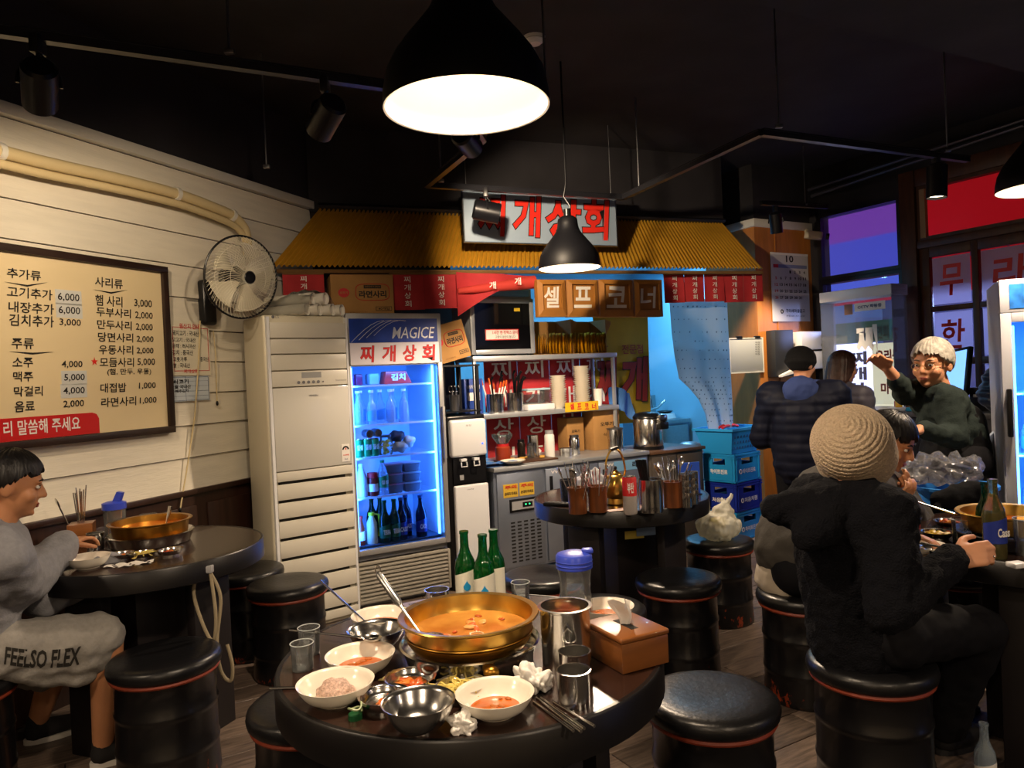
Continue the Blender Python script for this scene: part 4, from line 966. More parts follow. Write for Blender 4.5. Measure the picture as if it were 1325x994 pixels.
text(st_, '1시간 한·핫팩스 금지', .015, .170, .21, .026, M_redp, y=-.0025, bold=.02); text(st_, '고장의 원인이 됩니다', .015, .138, .17, .02, M_ink, y=-.0025, bold=.01)
MB().bb(.1, .15, -.001, .001, oh - .17, oh - .145).obj('yellow_tag', mat('yellow_tag', '#d9b32c', .5), ob, smooth=False)
for x in (-ow_ / 2 + .03, ow_ / 2 - .03):
    for y in (.05, odp - .05): MB().cyl(.012, 0, .014, 10, (x, y, 0)).obj('foot', M_blackpl, ob)
# noodle packets standing in two open cartons
def packet_mesh():
    b = MB(); b.grid(6, 8, lambda u, v: ((u - .5) * .11, (-.009 - .008 * math.sin(math.pi * u) * math.sin(math.pi * v) ** .7), v * .155)); b.grid(6, 8, lambda u, v: ((.5 - u) * .11, (.009 + .008 * math.sin(math.pi * u) * math.sin(math.pi * v) ** .7) * 0 + .008 * math.sin(math.pi * u) * math.sin(math.pi * v) ** .7, v * .155)); return b.mesh('packet', ang=70)
pkm = packet_mesh(); pkm.materials.append(mat('yellow_foil', '#e6b41e', .35, .1))
def open_carton(name, label, px0, px1, h):
    a = PH.loc(px0, 470)[0]; b = PH.loc(px1, 470)[0]; t = thing(name, label, 'box', PH.w(a, S1, .05), PH.rz, 'open noodle cartons'); w = b - a; d = .22
    o = MB(); o.bb(0, w, d - .004, d, 0, h); o.bb(0, .004, 0, d, 0, h); o.bb(w - .004, w, 0, d, 0, h); o.bb(0, w, 0, d, 0, .004); o.obj('carton_walls', M_card, t, smooth=False)
    MB().hexa([(w, 0, h - .12), (w + .05, 0, h - .04), (w + .05, d, h - .04), (w, d, h - .12), (w, 0, h), (w + .052, 0, h - .02), (w + .052, d, h - .02), (w, d, h)]).obj('flap', M_card, t, smooth=False)
    return t, w
nP = 0
ORDL = ['first', 'second', 'third', 'fourth', 'fifth', 'sixth', 'seventh', 'eighth', 'ninth', 'tenth', 'eleventh', 'twelfth']
for (lab, a, b, n) in (('open noodle carton full of yellow packets next to the steel cabinet', 696, 746, 11), ('open noodle carton full of yellow packets at the right end of the shelf', 748, 791, 10)):
    t, w = open_carton('open_carton', lab, a, b, .27)
    for k in range(n):
        o = tag(link('noodle_packet', pkm, None, None, PH.w(PH.loc(a, 470)[0] + .016 + (w - .03) * k / (n - 1), S1 + .006 + R.uniform(0, .006), .065 + R.uniform(-.015, .01)), PH.rz), ORDL[k] + ' yellow noodle packet from the left in the ' + ('left' if nP == 0 else 'right') + ' open carton', 'noodle packet', 'yellow noodle packets on the top shelf')
        o.rotation_euler = (R.uniform(-.08, .08), R.uniform(-.12, .12), PH.rz + rad(62) + R.uniform(-.12, .12))
        text(o, '라면사리', 0, .08, .03, .02, M_ink, y=-.0185, bold=.03)
    nP += 1

# ------------------------------------------------------------------ generic tableware
def lathe_thing(name, label, cat, loc, prof, m, group=None, seg=28, rz=0, part='body', ang=50):
    t = thing(name, label, cat, loc, rz, group); MB().lathe(prof, seg).obj(part, m, t, ang=ang); return t
def vessel(r0, r1, h, th=.003, lip=.002, base=.0):
    return [(0, 0), (r0, 0), (r0 + (r1 - r0) * .5, h * .5), (r1, h - lip), (r1 + lip * .6, h), (r1 - th, h), (r0 + (r1 - r0) * .5 - th, h * .5), (r0 - th, th), (0, th)]
def sticks(t, n, r, z0, z1, m, rr=.0022, lean=.35, flat=0):
    for k in range(n):
        a = R.uniform(0, 6.28); q = r * R.uniform(.1, .75); L = R.uniform(.85, 1.05) * (z1 - z0)
        p = V((math.cos(a) * q, math.sin(a) * q, z0)); d = V((math.cos(a) * lean * R.uniform(.2, 1), math.sin(a) * lean * R.uniform(.2, 1), 1)).normalized()
        MB().tube([p, p + d * L], [rr * .7, rr], 6).obj('chopstick', m, t)
def spoon(t, p, d, L, m, bowl=.022):
    p, d = V(p), V(d).normalized(); e = p + d * L
    b = MB(); b.tube([p, p + d * L * .6, e], [.0035, .003, .0035], 6); q = d.to_track_quat('Z', 'Y').to_matrix(); b.ell(e + d * bowl, (bowl * .75, .005, bowl * 1.15), rot=q, seg=14, rings=8); b.obj('spoon', m, t)
# things on the middle shelf
g = S2; P2 = PH
bb_ = thing('blue_box', 'blue printed detergent box on the middle shelf', 'box', on_pl(P2, 621, .12, g), P2.rz); MB().bb(-.075, .075, 0, .12, 0, .26).obj('body', mat('blue_carton', '#27469c', .45), bb_, bevel=.004)
MB().bb(-.05, .05, -.0015, 0, .1, .16).obj('print_panel', M_white, bb_, smooth=False); text(bb_, '매직블럭', 0, .2, .1, .03, M_white, y=-.002)
for k, (px_, lab, hasp) in enumerate(((647, 'steel container full of orange handled utensils on the middle shelf', 1), (673, 'steel container with scissors and ladles on the middle shelf', 0))):
    t = lathe_thing('steel_container', lab, 'container', on_pl(P2, px_, .1, g), vessel(.062, .066, .14), M_steelp, 'steel containers on the shelf')
    for j in range(9):
        a = R.uniform(0, 6.28); q = .04 * R.random(); d = V((.25 * math.cos(a), .25 * math.sin(a), 1)).normalized(); p = V((q * math.cos(a), q * math.sin(a), .02)); L = R.uniform(.2, .27)
        if hasp and j < 7:
            MB().tube([p, p + d * L * .75], .006, 6).obj('handle', M_white, t); MB().tube([p + d * L * .75, p + d * L * .95], .0065, 6).obj('handle_tip', mat('orange_plastic', '#c85a1e', .4), t)
        else: MB().tube([p, p + d * L, p + d * (L + .03) + V((.015, 0, 0))], [.006, .008, .01], 6).obj('handle', M_blackpl, t)
t = thing('clear_box', 'clear plastic lidded box on the middle shelf', 'box', on_pl(P2, 703, .08, g + .05), P2.rz)
MB().bb(-.1, .1, 0, .15, 0, .1).obj('tub', M_clear, t, bevel=.01); MB().bb(-.105, .105, -.005, .155, .1, .115).obj('lid', mat('pale_blue_lid', '#9fb6c4', .3), t, bevel=.004)
t = thing('white_tray', 'flat white tray under the clear plastic box', 'tray', on_pl(P2, 705, .07, g), P2.rz); MB().bb(-.12, .12, 0, .18, 0, .045).obj('body', M_whitepl, t, bevel=.006)
t = lathe_thing('sauce_bottle', 'small sauce bottle with red cap behind the clear box', 'bottle', on_pl(P2, 694, .27, g), [(0, 0), (.032, 0), (.034, .01), (.034, .12), (.014, .16), (.014, .18), (0, .18)], M_clear)
MB().cyl(.016, .18, .205, 14).obj('cap', M_redp, t)
ORD = ['lowest', 'second', 'third', 'fourth', 'fifth', 'sixth', 'seventh', 'eighth', 'ninth', 'tenth', 'eleventh', 'twelfth', 'thirteenth', 'fourteenth', 'fifteenth', 'sixteenth', 'seventeenth', 'eighteenth', 'nineteenth', 'twentieth']
def plate_stack(name, label, px, y, n, r, dz, z=None, pl=P2, group=None):
    loc = on_pl(pl, px, y, z if z is not None else g)
    for k in range(n):
        lathe_thing(name, (ORD[k] if k < n - 1 else 'topmost') + label, 'bowl', V((loc.x + R.uniform(-.002, .002), loc.y, loc.z + k * dz)), [(0, .0), (r * .55, 0), (r * .62, .006), (r * .95, .022), (r, .026), (r - .004, .026), (r * .6, .009), (0, .006)], M_china, group, 24)
plate_stack('white_bowl', ' white bowl from the bottom in the left tall stack on the middle shelf', 730, .1, 15, .066, .0165, group='left bowl stack on the shelf')
plate_stack('white_bowl', ' white bowl from the bottom in the right tall stack on the middle shelf', 760, .09, 19, .068, .0165, group='right bowl stack on the shelf')
pc_ = on_pl(P2, 781, .09, g)
for k in range(3): lathe_thing('paper_cup', ['lowest', 'middle', 'topmost'][k] + ' white paper cup nested at the right end of the middle shelf', 'cup', pc_ + V((0, 0, k * .022)), vessel(.026, .038, .09, .002), M_white, 'nested paper cups on the shelf', 20)
ys = On(PH.shift(-.012), 752, 526, 'yellow_sign', 'small yellow sign with dark lettering on the middle shelf edge', 'sign')
r = ys.rect(731, 520, 774, 532); MB().bb(r[0], r[1], -.003, 0, r[2], r[3]).obj('plate', mat('yellow_plate', '#d8b024', .45), ys.e, smooth=False); 
for i, s in enumerate('셀프코너'): ys.text(s, 737 + i * 9.5, 522, 742.5 + i * 9.5, 530, M_redp, y=-.0045, bold=.03)
# things on the counter
PT = PC.shift(.02)
def onc(px, y, z=CT): return PC.w(PC.loc(px, 590)[0], z, y)
t = thing('brown_tray', 'brown tray with scraps of food on the steel counter', 'tray', onc(700, .08), PC.rz)
MB().bb(-.2, .2, 0, .26, 0, .012).obj('base', mat('brown_tray_board', '#4b3020', .4), t, bevel=.004); frame(MB(), -.2, .2, 0, .26, .012, 0, .02).obj('rim', mat('brown_tray_board'), t) if 0 else None
for k in range(8): MB().ell((R.uniform(-.12, .16), R.uniform(.05, .2), .018), (.025, .02, .008), 8, 6).obj('crumb', mat('fried_batter', '#c99a45', .8), t)
lathe_thing('white_plate', 'white plate lying at the left end of the brown tray', 'plate', onc(668, .05, CT + .012), [(0, 0), (.05, 0), (.085, .018), (.09, .022), (.086, .024), (.05, .006), (0, .005)], M_china)
t = thing('blue_cloth', 'folded blue cloth on the left end of the steel counter', 'cloth', onc(655, .04), PC.rz)
MB().grid(10, 6, lambda u, v: ((u - .5) * .24, v * .16, .022 + .006 * math.sin(u * 9) + .004 * math.sin(v * 11))).grid(10, 6, lambda u, v: ((u - .5) * .26, v * .17, .002)).obj('fold', mat('blue_towel', '#4472b4', .9, bump=.3, bscale=80), t)
for (px, y, lab, r_, h, m, cap_) in ((634, .2, 'steel canister at the left end of the steel counter', .042, .15, M_steelp, None), (642, .3, 'tall wire cutlery cup behind the steel canister', .04, .17, M_steeld, None),
        (678, .30, 'glass jar with red lid and paste on the steel counter', .055, .13, mat('red_paste_jar', '#a03c22', .3), M_redp), (720, .32, 'polished steel tumbler on the steel counter', .045, .17, M_steelp, None),
        (701, .28, 'dark glass sauce bottle on the steel counter', .03, .15, mat('dark_sauce', '#1f1712', .2), M_blackpl), (709, .24, 'small glass spice jar on the steel counter', .026, .12, M_clear, M_steeld),
        (737, .26, 'white ribbed jar stack on the steel counter', .038, .2, M_white, M_greypl), (768, .24, 'steel canister at the right of the steel counter', .042, .15, M_steelp, M_steeld), (754, .22, 'low steel pot on the steel counter', .05, .06, M_steelp, None)):
    t = thing('counter_jar', lab, 'jar', onc(px, y), 0, 'jars on the steel counter')
    if cap_: MB().lathe([(0, 0), (r_ * .95, 0), (r_, .006), (r_, h * .8), (r_ * .8, h * .88), (0, h * .88)], 24).obj('body', m, t); MB().cyl(r_ * .84, h * .87, h, 20).obj('lid', cap_, t)
    else: MB().lathe(vessel(r_ * .95, r_, h), 24).obj('body', m, t)
t = lathe_thing('glass_bowl', 'upturned clear glass bowl on top of the red lid jar', 'bowl', onc(678, .30, CT + .131), [(0, 0), (.04, 0), (.075, .05), (.078, .07), (.073, .07), (.038, .006), (0, .006)], M_clear)
t = thing('urn', 'large steel electric urn with black lid on the brown cabinet', 'urn', PC.w(PC.loc(860, 560)[0], .785, .2), PC.rz)
MB().lathe([(0, 0), (.105, 0), (.11, .01), (.118, .03), (.118, .24), (.112, .25), (0, .25)], 36).obj('body', M_steelp, t); MB().lathe([(.119, 0), (.122, .0), (.122, .025), (.119, .028)], 36).obj('base_ring', M_blackpl, t)
MB().lathe([(0, .30), (.06, .298), (.10, .285), (.118, .26), (.118, .25), (0, .25)], 36).obj('lid', M_blackpl, t); MB().box((.05, -.12, .245), (.08, .05, .07)).obj('control_unit', M_steelp, t, bevel=.012); MB().box((.05, -.13, .19), (.09, .035, .06)).obj('front_panel', M_blackpl, t, bevel=.008)
t = lathe_thing('steel_pot', 'tall steel canister standing before the brown cartons', 'pot', onc(816, .18), vessel(.058, .062, .17), M_steelp); MB().lathe([(.0, .172), (.066, .172), (.066, .18), (.012, .186), (0, .2)], 28).obj('lid', M_steeld, t)
def plain_print(t, w, d, h): text(t, '오뚜기', 0, h * .6, w * .5, h * .1, M_ink, y=-d / 2 - .002, bold=.02); text(t, '식품', 0, h * .35, w * .3, h * .08, M_ink, y=-d / 2 - .002)
carton('plain_carton', 'brown carton standing on end behind the tall steel canister', onc(822, .42), PC.rz, .26, .16, .34, plain_print)
carton('plain_carton', 'slimmer brown carton beside the shelf post on the counter', onc(786, .47), PC.rz, .16, .14, .27, plain_print)
# tilted carton, rack and scissors left of the shelf
tc_ = carton('tilted_carton', 'tilted open noodle carton between the fridge and the steel cabinet', PC.w(PC.loc(597, 468)[0] + .015, PC.loc(595, 470)[1] + .02, .22), PC.rz, .26, .22, .26, noodle_print)
tc_.rotation_euler = (0, rad(-14), PC.rz - rad(6))
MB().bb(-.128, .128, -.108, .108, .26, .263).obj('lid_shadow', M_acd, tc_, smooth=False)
rk = thing('black_rack', 'black metal rack on top of the water dispenser', 'rack', PC.w(-.165, H_, .06), PC.rz)
zr = PC.loc(597, 470)[1] - .02 - H_
for x in (-.13, .13):
    for y in (.06, .34): MB().bb(x - .01, x + .01, y - .01, y + .01, 0, zr).obj('post', M_blackmetal, rk, smooth=False)
MB().bb(-.145, .145, .04, .36, zr, zr + .012).obj('shelf', M_blackmetal, rk, smooth=False); MB().bb(-.145, .145, .04, .36, .02, .03).obj('shelf', M_blackmetal, rk, smooth=False)
t = lathe_thing('scissor_cup', 'dark steel cup with black handled scissors on the dispenser rack', 'cup', PC.w(-.21, H_ + .0305, .13), vessel(.032, .036, .11), M_steeld)
for k in range(2):
    for s in (-1, 1): MB().tube([V((s * .012 + k * .025 - .012, 0, .15)) + V((math.cos(a) * .012, 0, math.sin(a) * .022)) for a in [2 * math.pi * i / 14 for i in range(14)]], .0035, 6, closed=True).obj('scissor_handle', M_blackpl, t)
    MB().tube([(k * .02 - .01, 0, .01), (k * .025 - .012, 0, .13)], .006, 6).obj('scissor_blade', M_steel, t)
# ------------------------------------------------------------------ bottles, cans and tubs
def gl(name, col, rough=.05): return mat(name, col, rough, trans=.75, ior=1.4)
M_green = gl('green_bottle_glass', '#0f6a2a'); M_greend = gl('dark_green_glass', '#0a3a1c'); M_brownb = gl('dark_bottle_glass', '#14203a'); M_clearb = gl('clear_bottle', '#cfe2f2', .08)
SOJU = [(0, 0), (.030, 0), (.032, .006), (.032, .105), (.029, .125), (.018, .148), (.0135, .165), (.0125, .205), (.0145, .207), (.0145, .215), (0, .215)]
BEER = [(0, 0), (.031, 0), (.033, .006), (.033, .13), (.029, .155), (.018, .18), (.0135, .20), (.0125, .232), (.0145, .234), (.0145, .246), (0, .246)]
def bottle(name, label, loc, prof, m, lab=None, cap=None, txt=None, tm=None, k=1., group=None, rz=0, lz=(.02, .085), drop=False, parent_pl=None):
    t = thing(name, label, 'bottle', loc, rz, group); pr = [(r * k, z * k) for r, z in prof]; MB().lathe(pr, 24).obj('glass', m, t, ang=50)
    R0 = max(r for r, z in pr)
    if lab:
        MB().grid(18, 1, lambda u, v: (math.sin((u - .5) * 3.6) * (R0 + .0008), -math.cos((u - .5) * 3.6) * (R0 + .0008), k * (lz[0] + (lz[1] - lz[0]) * v + .012 * v * math.sin((u - .3) * 3)))).obj('label', lab, t)
    if txt: text(t, txt, 0, k * sum(lz) / 2, R0 * 1.3, k * (lz[1] - lz[0]) * .4, tm or M_white, y=-R0 - .002, bold=.03)
    if cap: MB().cyl(.0155 * k, pr[-1][1] - .012 * k, pr[-1][1] + .004 * k, 16).obj('cap', cap, t)
    if drop:
        dp = MB(); pts = []
        for i in range(18):
            a = 2 * math.pi * i / 18; rr = .011; x = rr * math.sin(a) * (1 if math.cos(a) < .2 else (1 - math.cos(a)) / .8 * .9); z = -rr * -math.cos(a) * (1.8 if math.cos(a) > 0 else 1.)
            pts.append((x - .006, z + k * .05))
        dp.prism(pts, -R0 - .002, -R0 + .001).obj('drop_print', mat('blue_drop_print', '#1f8fc8', .4), t, smooth=False)
    return t
def fl_(x, y, z): return PF.w(x, z, y)
fx = lambda px, y=560: PF.loc(px, y)[0] * .93 - .018
G1 = 'things in the drinks fridge'
Zt, Za, Zb, Zc = SHZ; Zd = zg0
# first shelf
for k, (px, w, m, lab) in enumerate(((463, .05, '#5a2a6a', 'purple packet on the top fridge shelf'), (475, .05, '#7c2340', 'dark red packet on the top fridge shelf'), (497, .07, '#9aa4b4', 'silver packet on the top fridge shelf'))):
    t = thing('food_packet', lab, 'packet', fl_(fx(px), .16, Zt), PF.rz); MB().bb(-w / 2, w / 2, 0, .1, 0, .075).obj('body', mat('packet_' + str(k), m, .3), t, bevel=.012)
t = thing('red_pouch', 'red and white food pouch on the top fridge shelf', 'pouch', fl_(fx(528), .13, Zt), PF.rz); MB().prism([(-.1, 0), (.1, 0), (.06, .085), (-.085, .085)], 0, .1).obj('pouch', mat('red_pouch_foil', '#c8322a', .35), t, bevel=.008)
text(t, '김치', 0, .045, .1, .045, M_white, y=-.002, bold=.03)
# second shelf: clear bottles with pale blue labels
M_plb = mat('pale_blue_label', '#5fa2d4', .5)
for k, px in enumerate((468, 477, 487, 505, 514, 523, 533)):
    bottle('clear_bottle', ['leftmost', 'second', 'third', 'fourth', 'fifth', 'sixth', 'rightmost'][k] + ' clear soju bottle of the row on the second fridge shelf', fl_(fx(px), .115 + .075 * (k % 2), Za), SOJU, M_clearb, M_plb if k in (1, 2, 3, 5) else None, M_whitepl, k=1.0, group=G1, rz=PF.rz)
# third shelf: cans, jar
def can(name, label, loc, r, h, m, group=None, txt=None, tm=None, rz=0, x90=False):
    t = thing(name, label, 'can', loc, rz, group); MB().lathe([(0, .002), (r * .8, 0), (r * .92, .004), (r, .012), (r, h - .012), (r * .86, h - .003)], 24).obj('body', m, t, ang=50)
    MB().lathe([(r * .86, h - .003), (r * .88, h), (r * .83, h), (r * .80, h - .005), (0, h - .005)], 24).obj('lid', M_steelp, t); MB().box((.0, -.008, h - .003), (.014, .022, .002)).obj('pull_tab', M_steelp, t)
    if txt: text(t, txt, 0, h * .55, r * 1.3, h * .3, tm or M_white, y=-r - .002, bold=.03)
    return t
M_gcan = mat('green_can', '#1d8a4c', .3, .3)
for k, px in enumerate((466, 478, 489)): can('green_can', ['left', 'middle', 'right'][k] + ' green drink can on the third fridge shelf', fl_(fx(px), .12, Zb), .031, .115, M_gcan, G1, '칠성', rz=PF.rz)
for k, (px, z_) in enumerate(((480, .122), (492, .124))):
    t = can('lying_can', ['left', 'right'][k] + ' grey can lying on top of the green cans', fl_(fx(px), .10, Zb + z_ + .03), .028, .1, M_steeld, G1); t.rotation_euler = (rad(90), 0, PF.rz)
    t.location = fl_(fx(px), .17, Zb + z_ + .026)
t = lathe_thing('lemon_jar', 'glass jar of yellow pickles on the third fridge shelf', 'jar', fl_(fx(505), .12, Zb), [(0, 0), (.042, 0), (.046, .01), (.046, .085), (.036, .1), (.036, .115), (0, .115)], M_clear, G1)
for k in range(14): MB().ell((R.uniform(-.025, .025), R.uniform(-.025, .025), .012 + .006 * k), (.016, .016, .012), 8, 6).obj('slice', mat('yellow_pickle', '#d8b81e', .4), t)
MB().cyl(.038, .115, .13, 20).obj('lid', mat('dark_lid', '#3a3030', .4), t)
for k, (px, z_, m, lab) in enumerate(((528, 0, '#9a8f80', 'pale knotted bag on the third fridge shelf'), (524, .07, '#2a2226', 'dark bag piled above the pale bag in the fridge'), (541, .03, '#b8aca0', 'small pale bag at the right of the third fridge shelf'))):
    b = MB(); b.ell((0, 0, .04), (.06 - .015 * (k == 2), .05, .04)); blob(b, 'bag', mat('bag_' + str(k), m, .5), None, .008, 2, disp=lambda c, n: c + n * .012 * noise.noise(c * 28)).location = fl_(fx(px), .16, Zb + z_)
    tag(BLOBS[-1][0], lab, 'bag', G1); BLOBS[-1][0].name = 'food_bag'
# fourth shelf
bottle('milk_bottle', 'white plastic bottle at the left of the fourth fridge shelf', fl_(fx(468), .12, Zc), [(0, 0), (.036, 0), (.038, .01), (.038, .12), (.014, .19), (.014, .21), (0, .21)], mat('white_milk_bottle', '#c3cbd8', .4), None, M_whitepl, rz=PF.rz)
t = lathe_thing('red_lid_jar', 'jar of red paste with red lid on the fourth fridge shelf', 'jar', fl_(fx(484), .12, Zc), [(0, 0), (.034, 0), (.036, .01), (.036, .11), (.03, .12), (0, .12)], mat('red_paste', '#7a1e16', .3)); MB().cyl(.034, .118, .15, 18).obj('lid', M_redp, t); MB().cyl(.0368, .03, .08, 20).obj('label', M_white, t)
bottle('soda_bottle', 'clear soda bottle with green label on the fourth fridge shelf', fl_(fx(498), .11, Zc), [(0, 0), (.034, 0), (.036, .01), (.036, .13), (.014, .2), (.014, .222), (0, .222)], M_clearb, mat('green_label', '#1b6e3c', .5), mat('green_cap', '#1f7a40', .4), '칠성', lz=(.05, .12), rz=PF.rz)
M_tub = mat('cloudy_tub', '#8d93a4', .25, trans=.5)
for i, px in enumerate((518, 543)):
    for j in range(3):
        t = thing('food_tub', ['bottom', 'middle', 'top'][j] + ' food tub of the ' + ['left', 'right'][i] + ' stack on the fourth fridge shelf', 'tub', fl_(fx(px, 600) - .01, .1, Zc + j * .066), PF.rz, G1)
        MB().hexa([(-.05, 0, 0), (.05, 0, 0), (.05, .1, 0), (-.05, .1, 0), (-.058, -.006, .055), (.058, -.006, .055), (.058, .106, .055), (-.058, .106, .055)]).obj('tub', M_tub, t, bevel=.006)
        MB().bb(-.06, .06, -.008, .108, .055, .063).obj('lid', mat(['pink_lid', 'pale_lid'][i], ['#b07a8c', '#aab2c0'][i], .3), t, bevel=.002)
        MB().bb(-.044, .044, .006, .094, .004, .04).obj('food', mat('tub_food_%d' % j, ['#3d4a2a', '#7a3418', '#5a4a2c'][j], .6), t, smooth=False)
# bottom: sauces and beer
for k, (px, m, cp) in enumerate(((463, '#5a2d12', M_orange), (470, '#8a2a16', M_redp))):
    bottle('sauce_bottle', ['brown', 'red capped'][k] + ' sauce bottle on the fridge floor', fl_(fx(px, 690), .12 + .05 * (1 - k), Zd), [(0, 0), (.026, 0), (.028, .01), (.028, .1), (.012, .16), (.012, .18), (0, .18)], mat('sauce_%d' % k, m, .2), M_white, cp, lz=(.03, .08), rz=PF.rz)
t = thing('yellow_cap_jug', 'pale jug with yellow cap and handle on the fridge floor', 'jug', fl_(fx(486, 690), .12, Zd), PF.rz); MB().lathe([(0, 0), (.035, 0), (.037, .01), (.034, .13), (.016, .17), (.016, .185), (0, .185)], 20).obj('body', mat('pale_jug', '#c6c2a6', .4), t); MB().cyl(.02, .18, .2, 16).obj('cap', mat('lime_plastic', '#b8c81e', .4), t)
MB().tube([(.01, 0, .19), (.05, 0, .18), (.055, 0, .1), (.045, 0, .04)], .007, 8).obj('handle', mat('lime_plastic'), t)
for k, px in enumerate((502, 516)):
    bottle('green_beer_bottle', ['left', 'right'][k] + ' front green beer bottle on the fridge floor', fl_(fx(px, 690), .085, Zd), BEER, M_greend, mat('green_beer_label', '#184f2c', .5), M_green, 'TERRA', group=G1, lz=(.03, .1), rz=PF.rz, k=1.1)
for k, px in enumerate((497, 509)): bottle('green_beer_bottle', ['left', 'right'][k] + ' rear green beer bottle on the fridge floor', fl_(fx(px, 690), .26, Zd), BEER, M_greend, None, M_green, group=G1, rz=PF.rz, k=1.1)
for k, px in enumerate((527, 538, 550)): bottle('blue_beer_bottle', ['left', 'middle', 'right'][k] + ' dark beer bottle with blue label on the fridge floor', fl_(fx(px, 690) + .012 * k, .10 + .085 * (k % 2), Zd), BEER, M_brownb, mat('blue_beer_label', '#1c2f86', .5), M_inkblue, 'CASS', group=G1, lz=(.03, .1), rz=PF.rz, k=1.1)

# ------------------------------------------------------------------ kitchen behind the hatch
KS = PB.shift(.95)
sk = thing('kitchen_sink', 'steel kitchen sink bench seen through the hatch', 'sink', KS.w(KS.loc(845, 540)[0], 0, 0), KS.rz)
sw = xk1 + .1 - KS.loc(845, 540)[0]
MB().bb(0, sw, 0, .6, .82, .86).obj('bench_top', M_steel, sk, bevel=.004); MB().bb(.0, sw, .58, .6, .86, 1.12).obj('splashback', M_steel, sk, smooth=False); MB().bb(.02, sw, .03, .55, .1, .82).obj('front', M_cst, sk, smooth=False)
MB().bb(.1, .5, -.002, .03, .5, .8).obj('basin_front', M_steel, sk, bevel=.01)
fa = thing('kitchen_faucet', 'chrome gooseneck faucet over the kitchen sink', 'faucet', KS.w(KS.loc(855, 540)[0] + .05, .86, .4), KS.rz)
MB().tube([(0, 0, 0), (0, 0, .18)] + [(.09 - .09 * math.cos(a), -.0, .18 + .12 * math.sin(a)) for a in [math.pi * k / 10 for k in range(1, 10)]] + [(.18, 0, .13)], .011, 10).obj('spout', M_steelp, fa)
MB().tube([(.14, 0, .1), (.26, 0, .12), (.36, -.02, .2)], .014, 10).obj('mixer_lever', M_steelp, fa); MB().cyl(.025, 0, .03, 14).obj('base', M_steelp, fa)
t = thing('upturned_basin', 'pale basin and dishes on the kitchen bench', 'basin', KS.w(min(KS.loc(905, 540)[0], xk1 - .05), .86, .25), KS.rz); MB().lathe([(.12, 0), (.125, .005), (.1, .06), (0, .065)], 24).obj('basin', M_whitepl, t); MB().lathe([(.0, .066), (.06, .066), (.09, .085), (.085, .09), (0, .075)], 24).obj('dish', M_blackpl, t)
hd = thing('kitchen_shelf', 'white kitchen wall shelf behind the yellow banner', 'shelf', KB.w(KB.loc(838, 440)[0], 1.55, -.2), KB.rz); MB().bb(-.3, .02, 0, .18, 0, .03).obj('board', M_whitepl, hd, smooth=False); MB().prism([(0, .2), (.09, .34), (-.2, .52), (-.3, .4)], 0, .1).obj('panel', M_whitepl, hd, smooth=False)

# ------------------------------------------------------------------ yellow banner and towel
PY = PC.shift(.60); yb = On(PY, 820, 412, 'yellow_banner', 'yellow cloth banner with red lettering beside the steel shelf', 'banner')
a, b, c, d = yb.rect(770, 410, 841, 548)
MB().grid(16, 10, lambda u, v: (a + (b - a) * u, .015 * math.sin(u * 8) * v, d - (d - c) * v)).obj('cloth', mat('yellow_banner_cloth', '#b99a1e', .75, var=.12, vscale=4), yb.e)
M_br = mat('brownish_red_print', '#8c2718', .7)
yb.text('전문점', 803, 446, 830, 458, M_br, y=-.02, bold=.015)
for s, x0, x1 in (('찌', 770, 797), ('개', 801, 838)): yb.text(s, x0, 462, x1, 520, M_br, y=-.02, bold=.04, shear=.1, halo=(M_ink, .015))
t = thing('blue_towel', 'blue towel draped over the end of the middle shelf', 'towel', PH.w(PH.loc(800, 500)[0] + .03, zs2 + .06, .1), PH.rz)
MB().grid(14, 12, lambda u, v: (-.04 + .24 * u, .02 + .03 * math.sin(u * 8 + v * 2) - .05 * v, .07 - .18 * v - .05 * u * v + .02 * math.sin(u * 5) - .03 * u)).obj('cloth', mat('blue_towel_cloth', '#3f6fb0', .95, bump=.4, bscale=120), t)

# ------------------------------------------------------------------ dotted plastic curtain
PK = PN2.shift(.14); ck = On(PK, 905, 392, 'dotted_curtain', 'pale dotted plastic curtain in the kitchen doorway', 'curtain')
Lp = [(866, 388), (869, 430), (873, 460), (879, 490), (893, 503), (905, 517), (914, 536), (918, 556)]; Rp = [(941, 388), (943, 430), (945, 460), (947, 490), (948, 503), (949, 517), (950, 536), (951, 553)]
LL = [ck.loc(*p) for p in Lp]; RR = [ck.loc(*p) for p in Rp]
def edge(E, v):
    s = v * (len(E) - 1); i = min(int(s), len(E) - 2); f = s - i; return E[i][0] * (1 - f) + E[i + 1][0] * f, E[i][1] * (1 - f) + E[i + 1][1] * f
def cpt(u, v, e=0.):
    l, r = edge(LL, v), edge(RR, v); x = l[0] + (r[0] - l[0]) * u; return V((x, .018 * math.sin(u * 13 + v) * (.4 + v) - e, l[1] + (r[1] - l[1]) * u))
MB().grid(30, 28, cpt).obj('sheet', translucent('dotted_curtain_sheet', '#bccbd8', .5), ck.e)
MB().tube([cpt(-.03, 0), cpt(1.03, 0)], .008, 8).obj('rod', M_steel, ck.e)
dm = MB()
for j in range(17):
    v0 = .03 + j * .056
    for i in range(12):
        if R.random() < .25: continue
        u0 = .06 + i * .08 + R.uniform(-.01, .01); s = .0045 * R.uniform(.6, 1.2); p = cpt(u0, v0, .003); dm.add([p + V((-s, 0, -s * 1.5)), p + V((s, 0, -s)), p + V((s, 0, s * 1.5)), p + V((-s, 0, s))], [(0, 1, 2, 3)])
tag(dm.obj('dots', mat('slate_print', '#5b6f86', .6), ck.e, smooth=False), kind='stuff')

